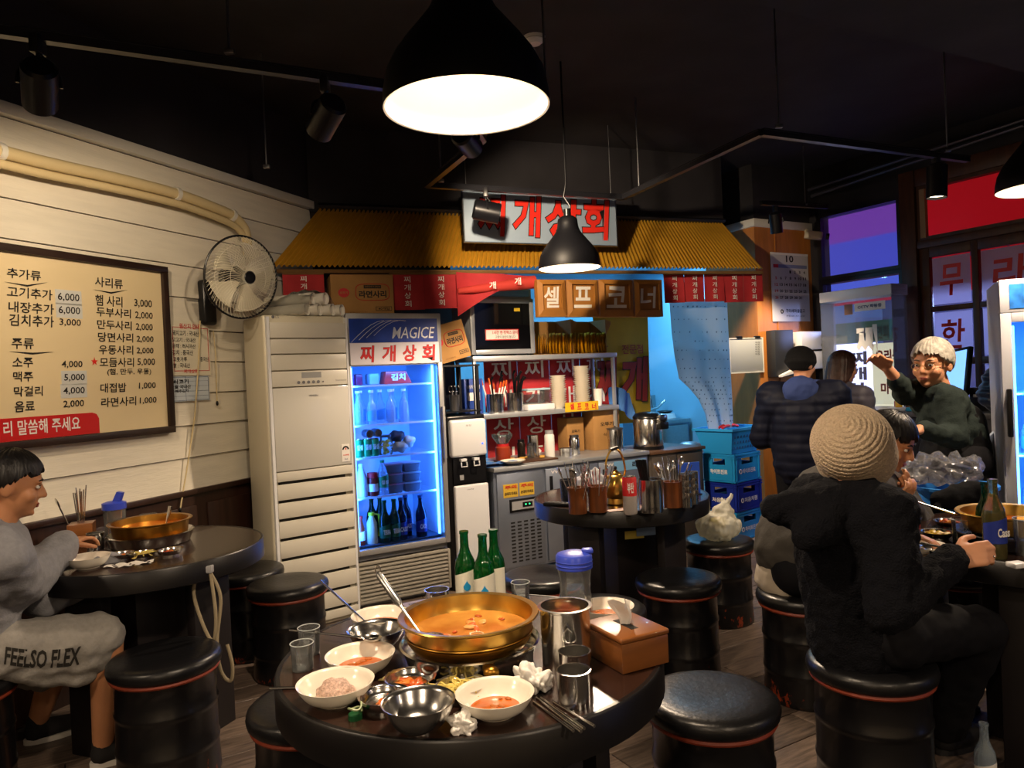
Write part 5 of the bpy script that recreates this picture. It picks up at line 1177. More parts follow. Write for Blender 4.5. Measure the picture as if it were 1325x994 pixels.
# ------------------------------------------------------------------ things on the orange wall
POf = PO.shift(-.004)
wbd = On(POf, 962, 462, 'whiteboard', 'small pale whiteboard hung on the orange wall', 'whiteboard'); a, b, c, d = wbd.rect(943, 438, 986, 482)
MB().bb(a, b, -.012, 0, c, d).obj('board', mat('pale_board', '#a9adac', .4), wbd.e, bevel=.002); frame(MB(), a - .006, b + .006, c - .006, d + .006, .01, -.016, 0).obj('frame', M_white_trim, wbd.e, smooth=False)
for x in (a + .09, b - .1): MB().bb(x, x + .07, -.02, .0, d, d + .02).obj('clip', M_blackpl, wbd.e, bevel=.003)
for k in range(6): wbd.text('비상', 976, 442 + k * 3, 982, 444.5 + k * 3, M_ink, y=-.0135)
cl = On(POf, 1020, 372, 'wall_calendar', 'white wall calendar page for month 10', 'calendar'); a, b, c, d = cl.rect(998, 328, 1046, 416)
MB().bb(a, b, -.006, 0, c, d).obj('page', mat('calendar_paper', '#cfcdcb', .6), cl.e, smooth=False); MB().bb(a, b, -.009, 0, d - .02, d).obj('binding', M_white, cl.e, smooth=False)
H_c = d - c; W_c = b - a; cx_ = lambda i: a + W_c * (.12 + .127 * i); cz_ = lambda j: d - H_c * (.275 + .094 * j)
text(cl.e, '10', (a + b) / 2, d - H_c * .085, W_c * .2, H_c * .10, M_ink, y=-.0075, bold=.02)
MB().bb(a + W_c * .06, b - W_c * .04, -.0075, -.006, d - H_c * .22, d - H_c * .17).obj('weekday_band', mat('slate_blue_print', '#7b86b0', .6), cl.e, smooth=False); MB().bb(a + W_c * .06, a + W_c * .19, -.008, -.006, d - H_c * .22, d - H_c * .17).obj('sunday_band', M_redp, cl.e, smooth=False)
dd = 1
for j in range(5):
    for i in range(7):
        if (j == 0 and i < 3) or dd > 31: continue
        text(cl.e, str(dd), cx_(i), cz_(j), W_c * (.085 if dd > 9 else .045), H_c * .042, M_redp if i == 0 else M_ink, y=-.0075, bold=.03); dd += 1
text(cl.e, '구리새마을금고', a + W_c * .60, d - H_c * .845, W_c * .52, H_c * .055, M_ink, y=-.0075, bold=.02); text(cl.e, '본점 031-551-2223', a + W_c * .6, d - H_c * .92, W_c * .5, H_c * .028, M_ink, y=-.0075)
MB().tube([(a + W_c * .24 + .016 * math.cos(k), -.007, d - H_c * .855 + .016 * math.sin(k)) for k in [6.28 * i / 16 for i in range(16)]], .004, 5, closed=True).obj('emblem', M_ink, cl.e)
fh = On(POf, 1005, 460, 'file_rack', 'black wall file rack holding white papers', 'rack'); a, b, c, d = fh.rect(992, 428, 1016, 488)
MB().bb(a, b, -.10, 0, c, d).obj('rack', mat('charcoal_plastic', '#2a2b2e', .5), fh.e, bevel=.006); MB().hexa([(a + .03, -.14, c - .0), (b + .1, -.16, c + .06), (b + .1, -.12, c + .06), (a + .03, -.10, c), (a + .03, -.14, c + .015), (b + .1, -.16, c + .12), (b + .1, -.12, c + .12), (a + .03, -.10, c + .015)]).obj('papers', M_white, fh.e, smooth=False)
ub = On(POf, 1045, 455, 'white_wall_unit', 'pair of white wall boxes near the window corner', 'wall box'); a, b, c, d = ub.rect(1024, 430, 1056, 478)
MB().bb(a, b, -.12, 0, c + (d - c) * .52, d).obj('upper_box', M_whitepl, ub.e, bevel=.008); MB().bb(a, b, -.11, 0, c, c + (d - c) * .48).obj('lower_box', M_whitepl, ub.e, bevel=.008); bt_ = MB(); bt_.at((b - .06, -.122, d - .13), 0, rad(90)); bt_.cyl(.02, 0, .004, 16).obj('logo', M_ink, ub.e)
cc = thing('security_camera', 'white security camera under the corner of the orange wall', 'security camera', PO.w(PO.loc(1040, 288)[0], 2.62, -.06), PO.rz)
b = MB(); b.at((0, -.04, 0), rad(-50), 0, rad(12)); b.box((0, 0, 0), (.16, .07, .075)).obj('housing', mat('cream_housing', '#cfc3a8', .4), cc, bevel=.012, bseg=3); b = MB(); b.at((.075, -.12, -.02), rad(-50), 0, rad(100)); b.lathe([(0, 0), (.028, 0), (.028, .03), (0, .03)], 18).obj('lens', M_blackpl, cc); MB().tube([(0, .0, .03), (0, .04, .06)], .02, 10).obj('bracket', mat('cream_housing'), cc)

# ------------------------------------------------------------------ crates and basket
cr0 = onz(955, 702, 0); PX = Plane((cr0.x, cr0.y), 50)
def crate(z, label, m, txt, dx=0.):
    w, d, h = .37, .30, .235; t = thing('bottle_crate', label, 'crate', PX.w(dx, z, 0), PX.rz, 'stacked blue bottle crates')
    o = MB()
    o.bb(0, w, 0, .012, 0.02, h * .62); o.bb(0, w, d - .012, d, .02, h * .62); o.bb(0, .012, .012, d - .012, .02, h * .62); o.bb(w - .012, w, .012, d - .012, .02, h * .62); o.bb(.01, w - .01, .01, d - .01, 0, .02)
    for (x0, x1, y0, y1) in ((0, .1, 0, .012), (w - .1, w, 0, .012), (0, .1, d - .012, d), (w - .1, w, d - .012, d), (0, .012, .012, .09), (0, .012, d - .09, d - .012), (w - .012, w, .012, .09), (w - .012, w, d - .09, d - .012)): o.bb(x0, x1, y0, y1, h * .62, h * .84)
    o.bb(0, w, 0, .012, h * .84, h); o.bb(0, w, d - .012, d, h * .84, h); o.bb(0, .012, .012, d - .012, h * .84, h); o.bb(w - .012, w, .012, d - .012, h * .84, h)
    o.obj('body', m, t, smooth=False)
    rb_ = MB()
    for z_ in (.012, h * .86, h - .012): rb_.bb(-.006, w + .006, -.006, d + .006, z_ - .006, z_ + .006) if z_ < .1 else (rb_.bb(-.006, w + .006, -.006, .0, z_ - .005, z_ + .005), rb_.bb(-.006, 0, 0, d, z_ - .005, z_ + .005), rb_.bb(w, w + .006, 0, d, z_ - .005, z_ + .005))
    for x in (.02, w - .03): rb_.bb(x, x + .01, -.006, 0, 0, h)
    for y in (.02, d - .03): rb_.bb(-.006, 0, y, y + .01, 0, h)
    rb_.obj('ribs', m, t, smooth=False)
    MB().bb(.02, w - .02, .02, d - .02, .02, h * .5).obj('dividers', mat('dark_crate_inside', '#10203c', .7), t, smooth=False)  # one solid dark block, set in as the dark inside of the crate
    text(t, txt, w * .55, h * .38, w * .5, h * .17, M_white, y=-.0015, bold=.03)
    text(t, txt, 0, 0, d * .55, h * .17, M_white, bold=.03, name='side_lettering')
    emb = MB(); emb.at((w * .22, -.001, h * .38), 0, rad(90)); emb.lathe([(.012, 0), (.02, 0), (.02, .002), (.012, .002)], 16).obj('emblem', M_white, t)
    return t
M_cy = mat('cyan_crate_plastic', '#1f8fd0', .4); M_nv = mat('navy_crate_plastic', '#1a2f9a', .4)
crate(0, 'bottom light blue crate of the stack by the orange wall', M_cy, '하이트진로'); crate(.236, 'middle dark blue crate of the stack by the orange wall', M_nv, '처음처럼', .006); crate(.472, 'top light blue crate of the stack by the orange wall', M_cy, '하이트진로', -.004)
bk_ = thing('shopping_basket', 'light blue shopping basket with red handles on the crate stack', 'basket', PX.w(.17, .709, .15), PX.rz)
M_bsk = mat('light_blue_basket', '#2a9be6', .4)
def ring(w, d, z): return [(-w / 2, -d / 2, z), (w / 2, -d / 2, z), (w / 2, d / 2, z), (-w / 2, d / 2, z)]
b = MB(); lo, hi, il, ih = ring(.36, .26, 0), ring(.47, .36, .2), ring(.35, .25, .006), ring(.462, .352, .2)
b.add(lo + hi + il + ih, [(0, 1, 2, 3), (0, 4, 5, 1), (1, 5, 6, 2), (2, 6, 7, 3), (3, 7, 4, 0), (8, 11, 10, 9), (8, 9, 13, 12), (9, 10, 14, 13), (10, 11, 15, 14), (11, 8, 12, 15), (4, 12, 13, 5), (5, 13, 14, 6), (6, 14, 15, 7), (7, 15, 12, 4)])
b.obj('tub', M_bsk, bk_, smooth=False)
b = MB(); frame(b, -.25, .25, -.195, .195, .02, .19, .21); b.v = [V((p.x, p.z, p.y)) for p in b.v]; b.obj('rim', M_bsk, bk_, smooth=False)
hol = MB()
for j in range(3):
    for i in range(9):
        z = .05 + j * .045; k_ = .36 + .11 * z / .2; x = (i - 4) * k_ / 10; y = -(.26 + .10 * z / .2) / 2 - .001
        hol.bb(x - .011, x + .011, y - .001, y + .002, z - .012, z + .012)
tag(hol.obj('side_holes', mat('basket_hole', '#0f4f8c', .6), bk_, smooth=False), kind='stuff')
for s in (-1, 1): MB().tube([(-.16, s * .02 - .02, .21), (-.1, s * .02 - .02, .222), (.0, s * .02 - .02, .224), (.06, s * .02 - .02, .21)], .012, 8).obj('handle', M_redp, bk_)
t = lathe_thing('steel_bin', 'tall dull steel bin between the brown cabinet and the crates', 'bin', PC.w(CL + .71, 0, .30), [(0, 0), (.10, 0), (.105, .01), (.105, .74), (.11, .75), (.108, .765), (.06, .79), (0, .795)], M_steeld, seg=32)
MB().lathe([(.1055, .7), (.112, .705), (.112, .715), (.1055, .72)], 32).obj('band', M_steel, t)
wb2 = onz(822, 722, 0); t = thing('white_bin', 'small white bin standing on the floor behind the middle table', 'bin', wb2, PB.rz); MB().hexa([(-.06, -.06, 0), (.06, -.06, 0), (.06, .06, 0), (-.06, .06, 0), (-.075, -.075, .2), (.075, -.075, .2), (.075, .075, .2), (-.075, .075, .2)]).obj('body', M_whitepl, t, bevel=.006); MB().bb(-.08, .08, -.08, .08, .2, .215).obj('rim', M_greypl, t, bevel=.003)
# plastic bag on the stool
b = MB(); b.ell((0, 0, .075), (.125, .11, .085)); b.ell((.03, 0, .15), (.06, .05, .05)); b.cap((.04, 0, .18), .02, (.08, .0, .245), .012); b.cap((.04, 0, .18), .02, (.03, .02, .22), .012)
o = blob(b, 'plastic_bag', glassy('white_bag_film', '#e4e2d6', .25, 1.4, .35), None, .007, 3, disp=lambda c, n: c + n * (.012 * noise.noise(c * 30) + .008 * noise.noise(V((c.x * 60, c.y * 60, c.z * 15))))); sp5 = STOOL[5]; o.location = (sp5.x - .0, sp5.y - .02, SEAT + .001); tag(o, 'tied white plastic bag lying on a drum stool', 'bag')
b = MB(); b.ell((0, 0, 0), (.05, .045, .035)); o2 = b.obj('bag_content', mat('yellow_content', '#d8c84a', .6), o, loc=(0, 0, .09))
# ------------------------------------------------------------------ the near table
def ont(px, py, z=TZ): return onz(px, py, z)
def wz(px, w, z=TZ): p = pt(px, 800, w); q = pt(px, 800 + 0, w); d = ray(px, 497); s = w / d.y; return V((d.x * s + (ray(px, 900).x / ray(px, 900).y - d.x / d.y) * w * .9, w, z))
def bowl_prof(r, h, foot=.45, th=.004, curve=.6):
    o = [(0, .004), (r * foot * .85, .004), (r * foot * .9, 0), (r * foot, 0), (r * foot, .006)]
    n = 7
    for i in range(1, n + 1):
        s = i / n; o.append((r * foot + (r - r * foot) * s ** curve, .006 + (h - .006) * s ** 1.5))
    o += [(r + .0005, h + .001), (r - th, h)]
    for i in range(n - 1, -1, -1):
        s = i / n; o.append((r * foot + (r - r * foot) * s ** curve - th * (.6 + .4 * s), .006 + (h - .006) * s ** 1.5 + th * .9))
    return o + [(0, .006 + th * .9)]
def bowl(name, label, px, py, r, h, m, zoff=.0, food=None, group=None, foot=.5, z=TZ):
    """px,py = centre of the rim in the picture"""
    p = onz(px, py, z + h); t = thing(name, label, 'bowl', V((p.x, p.y, z + .0005)), R.uniform(0, 6), group); MB().lathe(bowl_prof(r, h, foot), 44).obj('body', m, t, ang=50)
    if food: food(t, r, h)
    return t
def liquid(m, lev=.35):
    def f(t, r, h):
        z = h * lev; rr = r * (.5 + .5 * (lev ** (1 / 1.5)) ** .6) - .006; MB().lathe([(0, z), (rr * .8, z), (rr, z - .001), (0, z - .004)], 32).obj('broth', m, t)
        for k in range(7):
            a = R.uniform(0, 6.28); q = rr * R.uniform(0, .8); MB().ell((q * math.cos(a), q * math.sin(a), z + .001), (R.uniform(.004, .011), .005, .003), 8, 6).obj('morsel', mat('stew_morsel', '#b0652c', .5), t)
    return f
def pile(cols, n, rad_, z0, up, sx, sy, sz, name='morsel', smear=None):
    def f(t, r, h):
        if smear: MB().lathe([(0, z0 + .002), (rad_ * 1.15, z0 + .0015), (0, z0)], 24).obj('sauce', smear, t)
        for k in range(n):
            a = R.uniform(0, 6.28); q = rad_ * math.sqrt(R.random()); b = MB(); b.at((q * math.cos(a), q * math.sin(a), z0 + up * (1 - q / rad_) * R.random()), R.uniform(0, 6), R.uniform(-.4, .4), R.uniform(-.4, .4))
            b.ell((0, 0, 0), (sx * R.uniform(.7, 1.3), sy * R.uniform(.7, 1.2), sz), 8, 6).obj(name, mat('food_' + cols[k % len(cols)], cols[k % len(cols)], .35, coat=.3), t)
    return f
def rice(t, r, h):
    b = MB(); b.ell((.0, 0, .018), (r * .56, r * .42, .026)); blob(b, 'rice_mound', mat('mixed_rice', '#c3a596', .6, var=.3, vscale=160, bump=.6, bscale=220), t, .004, 2, disp=lambda c, n: c + n * (.007 * noise.noise(c * 55) + .004 * noise.noise(c * 140)))
def threads(col, n, rad_, z0):
    def f(t, r, h):
        for k in range(n):
            a = R.uniform(0, 6.28); q = rad_ * R.uniform(0, .75); p = V((q * math.cos(a), q * math.sin(a), z0 + R.uniform(0, .012))); d = R.uniform(0, 6.28); pts = [p]
            for i in range(5): d += R.uniform(-.9, .9); p = p + V((math.cos(d) * .010, math.sin(d) * .010, R.uniform(-.003, .003))); pts.append(p)
            MB().tube(pts, .0019, 5).obj('sprout', mat('food_sprout_' + col, col, .35), t)
    return f
WB = 'cream bowls on the near table'; SBg = 'steel bowls on the near table'
bowl('cream_bowl', 'cream bowl with a little orange broth at the front of the near table', 640, 896, .079, .042, M_china, food=liquid(M_soup, .3), group=WB)
bowl('cream_bowl', 'cream bowl with pinkish mixed rice at the left of the near table', 434, 882, .081, .042, M_china, food=rice, group=WB)
bowl('cream_bowl', 'cream bowl of orange stew with a spoon across it', 466, 846, .080, .042, M_china, food=liquid(M_soup, .34), group=WB)
bowl('cream_bowl', 'cream bowl of stew farthest left behind the ladle', 492, 795, .078, .042, M_china, food=liquid(M_soup, .4), group=WB)
bowl('cream_bowl', 'cream bowl half hidden behind the tissue box', 784, 784, .075, .042, M_china, food=liquid(M_soup, .4), group=WB)
bowl('steel_bowl', 'shiny empty steel bowl at the front of the near table', 541, 907, .071, .058, M_steelp, group=SBg, foot=.35)
bowl('steel_bowl', 'shiny steel bowl with a spoon handle leaning out behind the rice', 487, 813, .073, .05, M_steelp, group=SBg, foot=.4)
bowl('side_dish', 'small steel dish of orange kimchi', 531, 876, .056, .027, M_steelp, food=pile(['#c4581c', '#b8431a', '#d07a2a'], 22, .03, .012, .012, .013, .007, .004, 'kimchi', mat('kimchi_juice', '#8a4a1c', .2)), group='steel side dishes on the near table', foot=.7)
bowl('side_dish', 'small steel dish with a few orange carrot strips', 497, 899, .054, .027, M_steelp, food=pile(['#d2641c', '#c8702c'], 10, .02, .011, .006, .014, .004, .003, 'carrot'), group='steel side dishes on the near table', foot=.7)
bowl('side_dish', 'small steel dish of yellow bean sprouts', 597, 885, .055, .025, M_steelp, food=threads('#d9c46a', 46, .045, .012), group='steel side dishes on the near table', foot=.7)
# burner basin and golden pot
pw_ = 1.76; pc0 = V((pt(608, 830, pw_).x, pw_, TZ))
t = thing('burner_basin', 'round steel burner basin under the golden pot', 'burner', pc0)
MB().lathe([(0, .0005), (.14, .0005), (.147, .004), (.158, .035), (.163, .048), (.167, .05), (.163, .053), (.156, .048), (.144, .02), (.06, .015), (0, .015)], 56).obj('basin', M_steelp, t, ang=50)
for k in range(3):
    a = 2 * math.pi * k / 3 + .4; MB().tube([(math.cos(a) * .15, math.sin(a) * .15, .045), (math.cos(a) * .10, math.sin(a) * .10, .034), (math.cos(a) * .02, math.sin(a) * .02, .034)], .004, 6).obj('trivet_arm', M_blackmetal, t)
hd_ = MB(); hd_.at((.055, -.158, .03)); hd_.ell((0, 0, 0), (.018, .014, .014)); hd_.obj('knob', M_brassd, t)
pot = thing('golden_pot', 'wide golden pot half full of orange stew', 'pot', pc0 + V((0, 0, .0385)))
MB().lathe([(0, 0), (.125, 0), (.138, .006), (.147, .02), (.152, .05), (.154, .066), (.165, .069), (.168, .072), (.166, .075), (.152, .073), (.147, .05), (.142, .022), (.13, .008), (0, .005)], 64).obj('body', M_brass, pot, ang=50)
MB().lathe([(.1475, .028), (.150, .030), (.1525, .034), (.1515, .036)], 64).obj('ridge', M_brassd, pot)
MB().lathe([(0, .034), (.144, .034), (.143, .03), (0, .03)], 48).obj('stew', mat('thin_orange_broth', '#c9742a', .15, var=.3, vscale=9, coat=.5, col2='#d99a48'), pot)
pile(['#c8622a', '#d9a15a', '#b5521e', '#cf8a3c'], 16, .1, .034, .006, .014, .009, .004)(pot, 0, 0)
MB().tube([(.02 + .016 * math.cos(a), -.05 + .013 * math.sin(a), .039) for a in [6.28 * k / 14 for k in range(14)]], .0022, 5, closed=True).obj('squid_ring', mat('pale_squid', '#d9b48a', .4), pot)
# ladle
l0 = pt(538, 812, 1.70); l1 = pt(489, 742, 1.80); l0.z = max(l0.z, TZ + .09)
t = thing('ladle', 'steel ladle leaning out of the golden pot', 'ladle', l0); d = l1 - l0; dn = d.normalized()
MB().tube([-dn * .02, d * .38], .004, 8).obj('shaft', M_steelp, t); MB().tube([d * .38, d * .45, d * .95, d], [.005, .0095, .0085, .006], 12).obj('handle', M_steel, t)
MB().tube([d + V((.006 * math.cos(a), 0, .008 + .01 * math.sin(a))) for a in [6.28 * k / 12 for k in range(12)]], .0018, 5, closed=True).obj('hook', M_steelp, t)
b = MB(); b.at(-dn * .02 + V((.02, -.0, -.02))); b.lathe([(0, -.016), (.02, -.012), (.032, .0), (.034, .012), (.032, .012), (.03, .0), (.018, -.010), (0, -.014)], 24).obj('ladle_bowl', M_steelp, t)
# waste canister
def cup(name, label, px, py_base, r, h, m, cat='cup', group=None, z=TZ, flare=1.06):
    p = onz(px, py_base, z); t = thing(name, label, cat, p + V((0, 0, .0005)), 0, group); MB().lathe(vessel(r, r * flare, h, .0018, .002), 36).obj('body', m, t, ang=50); return t
t = cup('steel_canister', 'tall steel canister with food scraps between the pot and the tissue box', 734, 862, .056, .138, M_steelp, 'canister', flare=1.02)
MB().lathe([(.055, .132), (.062, .136), (.063, .14), (.055, .141)], 36).obj('rim', M_steelp, t); MB().tube([(-.006, -.0585, .085), (-.007, -.066, .1), (0, -.067, .108), (.007, -.066, .1), (.006, -.0585, .085), (.004, -.06, .075), (-.004, -.06, .075)], .0022, 6, closed=True).obj('pull_ring', M_steel, t)
pile(['#b5521e', '#c98c3a', '#8a5a2a'], 14, .035, .095, .02, .012, .008, .005, 'scrap')(t, 0, 0)
t = cup('steel_cup', 'steel cup nearest the chopsticks on the near table', 744, 911, .0325, .07, M_steelp, group='steel cups on the near table'); 
t = cup('steel_cup', 'steel cup directly behind the nearest steel cup', 745, 884, .0325, .07, M_steelp, group='steel cups on the near table')
t = cup('steel_cup', 'small steel cup behind the golden pot', 566, 780, .034, .04, M_steelp, group='steel cups on the near table')
M_tumbler = mat('clear_tumbler_glass', '#f2f6f6', .03, trans=1., ior=1.25)
def tumbler(label, px, py, r, h, water=.5, z=TZ, name='water_glass'):
    t = cup(name, label, px, py, r, h, M_clear, 'glass', 'small clear glasses', z, 1.12); MB().lathe([(0, .003), (r * .9, .003), (r * (.9 + .12 * water), h * water), (0, h * water)], 24).obj('water', M_clear, t); MB().lathe([(0, 0), (r, 0), (r * 1.01, .006), (0, .007)], 24).obj('base', M_clear, t)
    MB().tube([(r * 1.12 * math.cos(a), r * 1.12 * math.sin(a), h) for a in [6.28 * k / 28 for k in range(28)]], .0011, 5, closed=True).obj('rim', mat('bright_glass_rim', '#dfe6e6', .1, trans=.3), t); return t  # pale ring on the lip paints the bright glint of the glass
tumbler('front water glass at the left edge of the near table', 392, 866, .024, .062); tumbler('rear water glass at the left edge of the near table', 401, 846, .024, .066)
tumbler('shot glass in front of the steel canister', 677, 864, .023, .045, .2); tumbler('shot glass behind the pot near the green bottles', 674, 774, .025, .048, .45)
# water jug with blue lid
p = onz(746, 800, TZ); t = thing('water_jug', 'clear water jug with blue lid on the near table', 'jug', p)
MB().lathe([(0, 0), (.042, 0), (.046, .008), (.046, .05), (.041, .08), (.043, .11), (.047, .145), (.045, .15), (.043, .145), (.038, .11), (.038, .08), (.043, .05), (.042, .01), (0, .004)], 32).obj('body', M_clear, t); MB().lathe([(0, .006), (.041, .01), (.042, .05), (.037, .08), (.036, .085), (0, .085)], 28).obj('water', M_clear, t)
MB().lathe([(.046, .138), (.05, .14), (.05, .172), (.046, .178), (.03, .183), (0, .184)], 36).obj('lid', mat('blue_lid_plastic', '#3246b8', .3), t); MB().box((.038, .0, .184), (.03, .03, .012)).obj('spout_flap', mat('blue_lid_plastic'), t, bevel=.004)
for k, z in enumerate((.148, .158)): MB().lathe([(.0502, z), (.0512, z + .002), (.0502, z + .004)], 36).obj('lid_thread', mat('blue_lid_plastic'), t)
# green bottles
M_slab = mat('cream_soju_label', '#dcd9c8', .5)
for k, (px, py, lab) in enumerate(((604, 772, 'leftmost green soju bottle with a blue drop label'), (628, 779, 'front green soju bottle with a blue drop label'), (642, 770, 'rear right green soju bottle with lettering turned sideways'))):
    bottle('soju_bottle', lab + ' behind the golden pot', onz(px, py + 5, TZ), SOJU, M_green, M_slab, None, '참' if k == 2 else None, M_ink, k=.98, group='green soju bottles on the near table', rz=(.35, .25, -.6)[k], lz=(.004, .09), drop=k < 2)
# tissue box
fc_ = onz(806, 874, TZ); rc_ = onz(866, 858, TZ); lc_ = onz(766, 856, TZ); PB1 = (rc_ - fc_); w_ = PB1.length; ang_ = math.atan2(PB1.y, PB1.x); dq = .15
t = thing('tissue_box', 'orange brown wooden tissue box on the near table', 'tissue box', fc_, ang_); M_bx = mat('orange_brown_wood', '#7c4a22', .32, var=.18, vscale=5, stretch=(.6, .6, 6), coat=.3); w_ = max(w_, .115)
MB().bb(0, w_, 0, dq, .001, .066).obj('body', M_bx, t, bevel=.002); MB().bb(-.003, w_ + .003, -.003, dq + .003, .067, .08).obj('lid', M_bx, t, bevel=.005, bseg=3); MB().bb(w_ * .5 - .01, w_ * .5 + .01, dq * .25, dq * .75, .0795, .0805).obj('slot', M_acd, t, smooth=False)
ts = MB(); ts.grid(8, 8, lambda u, v: (w_ * .5 + (u - .5) * (.03 + .03 * v) + .006 * math.sin(v * 5), dq * .5 + .014 * math.sin(u * 7 + v * 2) * (.4 + v), .078 + .062 * v - .012 * abs(u - .3) * v + .004 * math.sin(u * 12))); ts.obj('tissue', M_tissue, t)
# crumpled tissues
def crumple(px, py, r, hgt, label, seed, z=TZ):
    b = MB(); b.ell((0, 0, hgt * .5), (r, r * .75, hgt * .55)); b.ell((r * .7, r * .2, hgt * .3), (r * .5, r * .4, hgt * .32)); b.ell((-r * .4, -r * .5, hgt * .25), (r * .5, r * .4, hgt * .28))
    def dsp(c, n): s = V((seed, seed, 0)); f = abs(noise.noise(c * (1.4 / r) + s)) + .5 * abs(noise.noise(c * (3.2 / r) + s)); c2 = c + n * (f - .32) * r * .9; c2.z = max(c2.z, 0.0005); return c2
    o = blob(b, 'crumpled_tissue', M_tissue, None, r / 14, 1, disp=dsp); o.location = onz(px, py, z); o.rotation_euler = (0, 0, seed); tag(o, label, 'tissue', 'crumpled tissues on the near table')
crumple(597, 944, .028, .03, 'small crumpled tissue at the front edge of the near table', 1.3); crumple(688, 892, .042, .045, 'large crumpled tissue beside the steel cups', 2.1)
# chopsticks and spoons
def stick(name, label, a, b, r0, r1, m=M_steelp, cat='chopstick', group='loose cutlery on the near table', z=TZ, lift=(0., 0.)):
    p, q = onz(*a, z + r0), onz(*b, z + r1); p.z += lift[0]; q.z += lift[1]; t = thing(name, label, cat, p, 0, group); MB().tube([V((0, 0, 0)), q - p], [r0, r1], 8).obj('shaft', m, t); return t, p, q
for k, (a, b) in enumerate((((690, 908), (742, 946)), ((694, 903), (752, 947)), ((700, 903), (756, 943)), ((716, 908), (769, 940)))): stick('steel_chopstick', ['first', 'second', 'third', 'fourth'][k] + ' steel chopstick from the left below the steel cups', a, b, .0022, .0034)
t, p, q = stick('steel_spoon', 'steel spoon resting across the stew bowl', (376, 842), (472, 852), .003, .003, cat='spoon', lift=(.052, .05)); dd_ = (q - p); b = MB(); b.at(dd_ + dd_.normalized() * .022, math.atan2(dd_.y, dd_.x)); b.lathe([(0, -.006), (.02, -.003), (.027, .003), (.0265, .0035), (.019, -.002), (0, -.005)], 20, sx=1, sy=.75).obj('spoon_bowl', M_steelp, t)
stick('steel_spoon', 'spoon handle sticking out under the rice bowl', (349, 891), (420, 889), .0035, .003, cat='spoon')
t, p, q = stick('steel_spoon', 'dark spoon handle leaning out of the rear steel bowl', (417, 789), (485, 826), .003, .003, cat='spoon', lift=(.085, .02))
stick('steel_chopstick', 'white ended chopstick lying behind the canister', (760, 778), (795, 772), .0025, .0025)
# green bottle cap with seal
t = thing('twisted_seal', 'green twisted bottle cap on the near table', 'bottle cap', onz(460, 930, TZ)); MB().lathe([(0, .012), (.012, .012), (.014, .01), (.0145, 0), (.013, 0), (.012, .01), (0, .010)], 22).obj('cap', mat('green_cap_metal', '#1e5c34', .35, .4), t)
MB().tube([(.013 * math.cos(a), .013 * math.sin(a), .014 + .012 * a / 6.28 + .003 * math.sin(2 * a)) for a in [7.2 * k / 26 for k in range(26)]], .0022, 5).obj('seal_strip', mat('pale_green_strip', '#9aa77c', .4), t)
bowl('sauce_scraps', 'few vegetable scraps beside the kimchi dish', 500, 880, .001, .001, M_china) if 0 else None
for k in range(5):
    o = MB(); o.ell((0, 0, .003), (.008, .004, .003), 8, 6); tag(o.obj('food_scrap', mat('food_scrap_%d' % (k % 2), ['#7a6a3a', '#a89060'][k % 2], .5), None, onz(494 + k * 4, 882 - k * 3, TZ), k), ['first', 'second', 'third', 'fourth', 'fifth'][k] + ' tiny vegetable scrap from the left beside the kimchi dish', 'food scrap', 'vegetable scraps on the near table')
t = thing('menu_leaflet', 'small printed leaflet at the back of the near table', 'leaflet', onz(540, 782, TZ), .5); MB().bb(-.04, .04, -.03, .03, 0, .002).obj('sheet', mat('grey_leaflet', '#8a8088', .5), t, smooth=False)
text(t, '메뉴', 0, 0, .05, .025, M_ink, y=.003, flat=True)

# ------------------------------------------------------------------ the middle table
def chop_cup(label, px, py, n=22):
    p = onz(px, py, TZ); t = thing('chopstick_cup', label, 'cup', p, 0, 'wooden chopstick cups'); MB().lathe(vessel(.044, .045, .125, .004, .003), 28).obj('cup', mat('brown_grained_wood', '#6b3a1a', .4, var=.35, vscale=6, stretch=(5, 5, .5)), t); sticks(t, n, .036, .01, .24, M_steelp, .0025, .42)
    return t
c_a = chop_cup('left wooden cup full of steel chopsticks on the middle table', 748, 664, 16); spoon(c_a, (-.02, 0, .05), (-.12, -.05, .3), .15, M_steelp); spoon(c_a, (.0, -.02, .05), (-.05, -.1, .3), .14, M_steelp)
chop_cup('second wooden cup full of steel chopsticks on the middle table', 774, 662, 24)
c_b = chop_cup('wooden cup full of steel spoons at the right of the middle table', 871, 656, 10)
for k in range(9): a = R.uniform(0, 6.28); spoon(c_b, (.02 * math.cos(a), .02 * math.sin(a), .05), (.12 * math.cos(a), .12 * math.sin(a), .3), R.uniform(.12, .16), M_steelp)
t = lathe_thing('dark_tumbler', 'dark plastic tumbler behind the left chopstick cup', 'cup', onz(735, 650, TZ), vessel(.034, .04, .12), mat('smoky_plastic', '#3b3f4c', .2, trans=.4)); 
t = thing('remote_control', 'black remote control lying on the middle table', 'remote control', onz(722, 655, TZ), -.35); MB().bb(-.075, .075, -.022, .022, .0005, .02).obj('body', M_blackpl, t, bevel=.007, bseg=3)
for k in range(8): MB().cyl(.004, .0195, .022, 8, (-.05 + k * .012, .008 * (-1) ** k, 0)).obj('button', M_greypl, t)
kp = onz(798, 652, TZ); kt = thing('brass_kettle', 'small brass kettle on the middle table', 'kettle', kp, .3)
MB().lathe([(0, 0), (.045, 0), (.05, .006), (.046, .03), (.06, .05), (.066, .085), (.06, .12), (.04, .145), (.03, .15), (0, .15)], 32).obj('body', M_brass, kt); MB().lathe([(.033, .15), (.03, .156), (.012, .166), (.012, .172), (0, .172)], 24).obj('lid', M_brass, kt); MB().ell((0, 0, .182), (.01, .01, .01)).obj('knob', M_blackpl, kt)
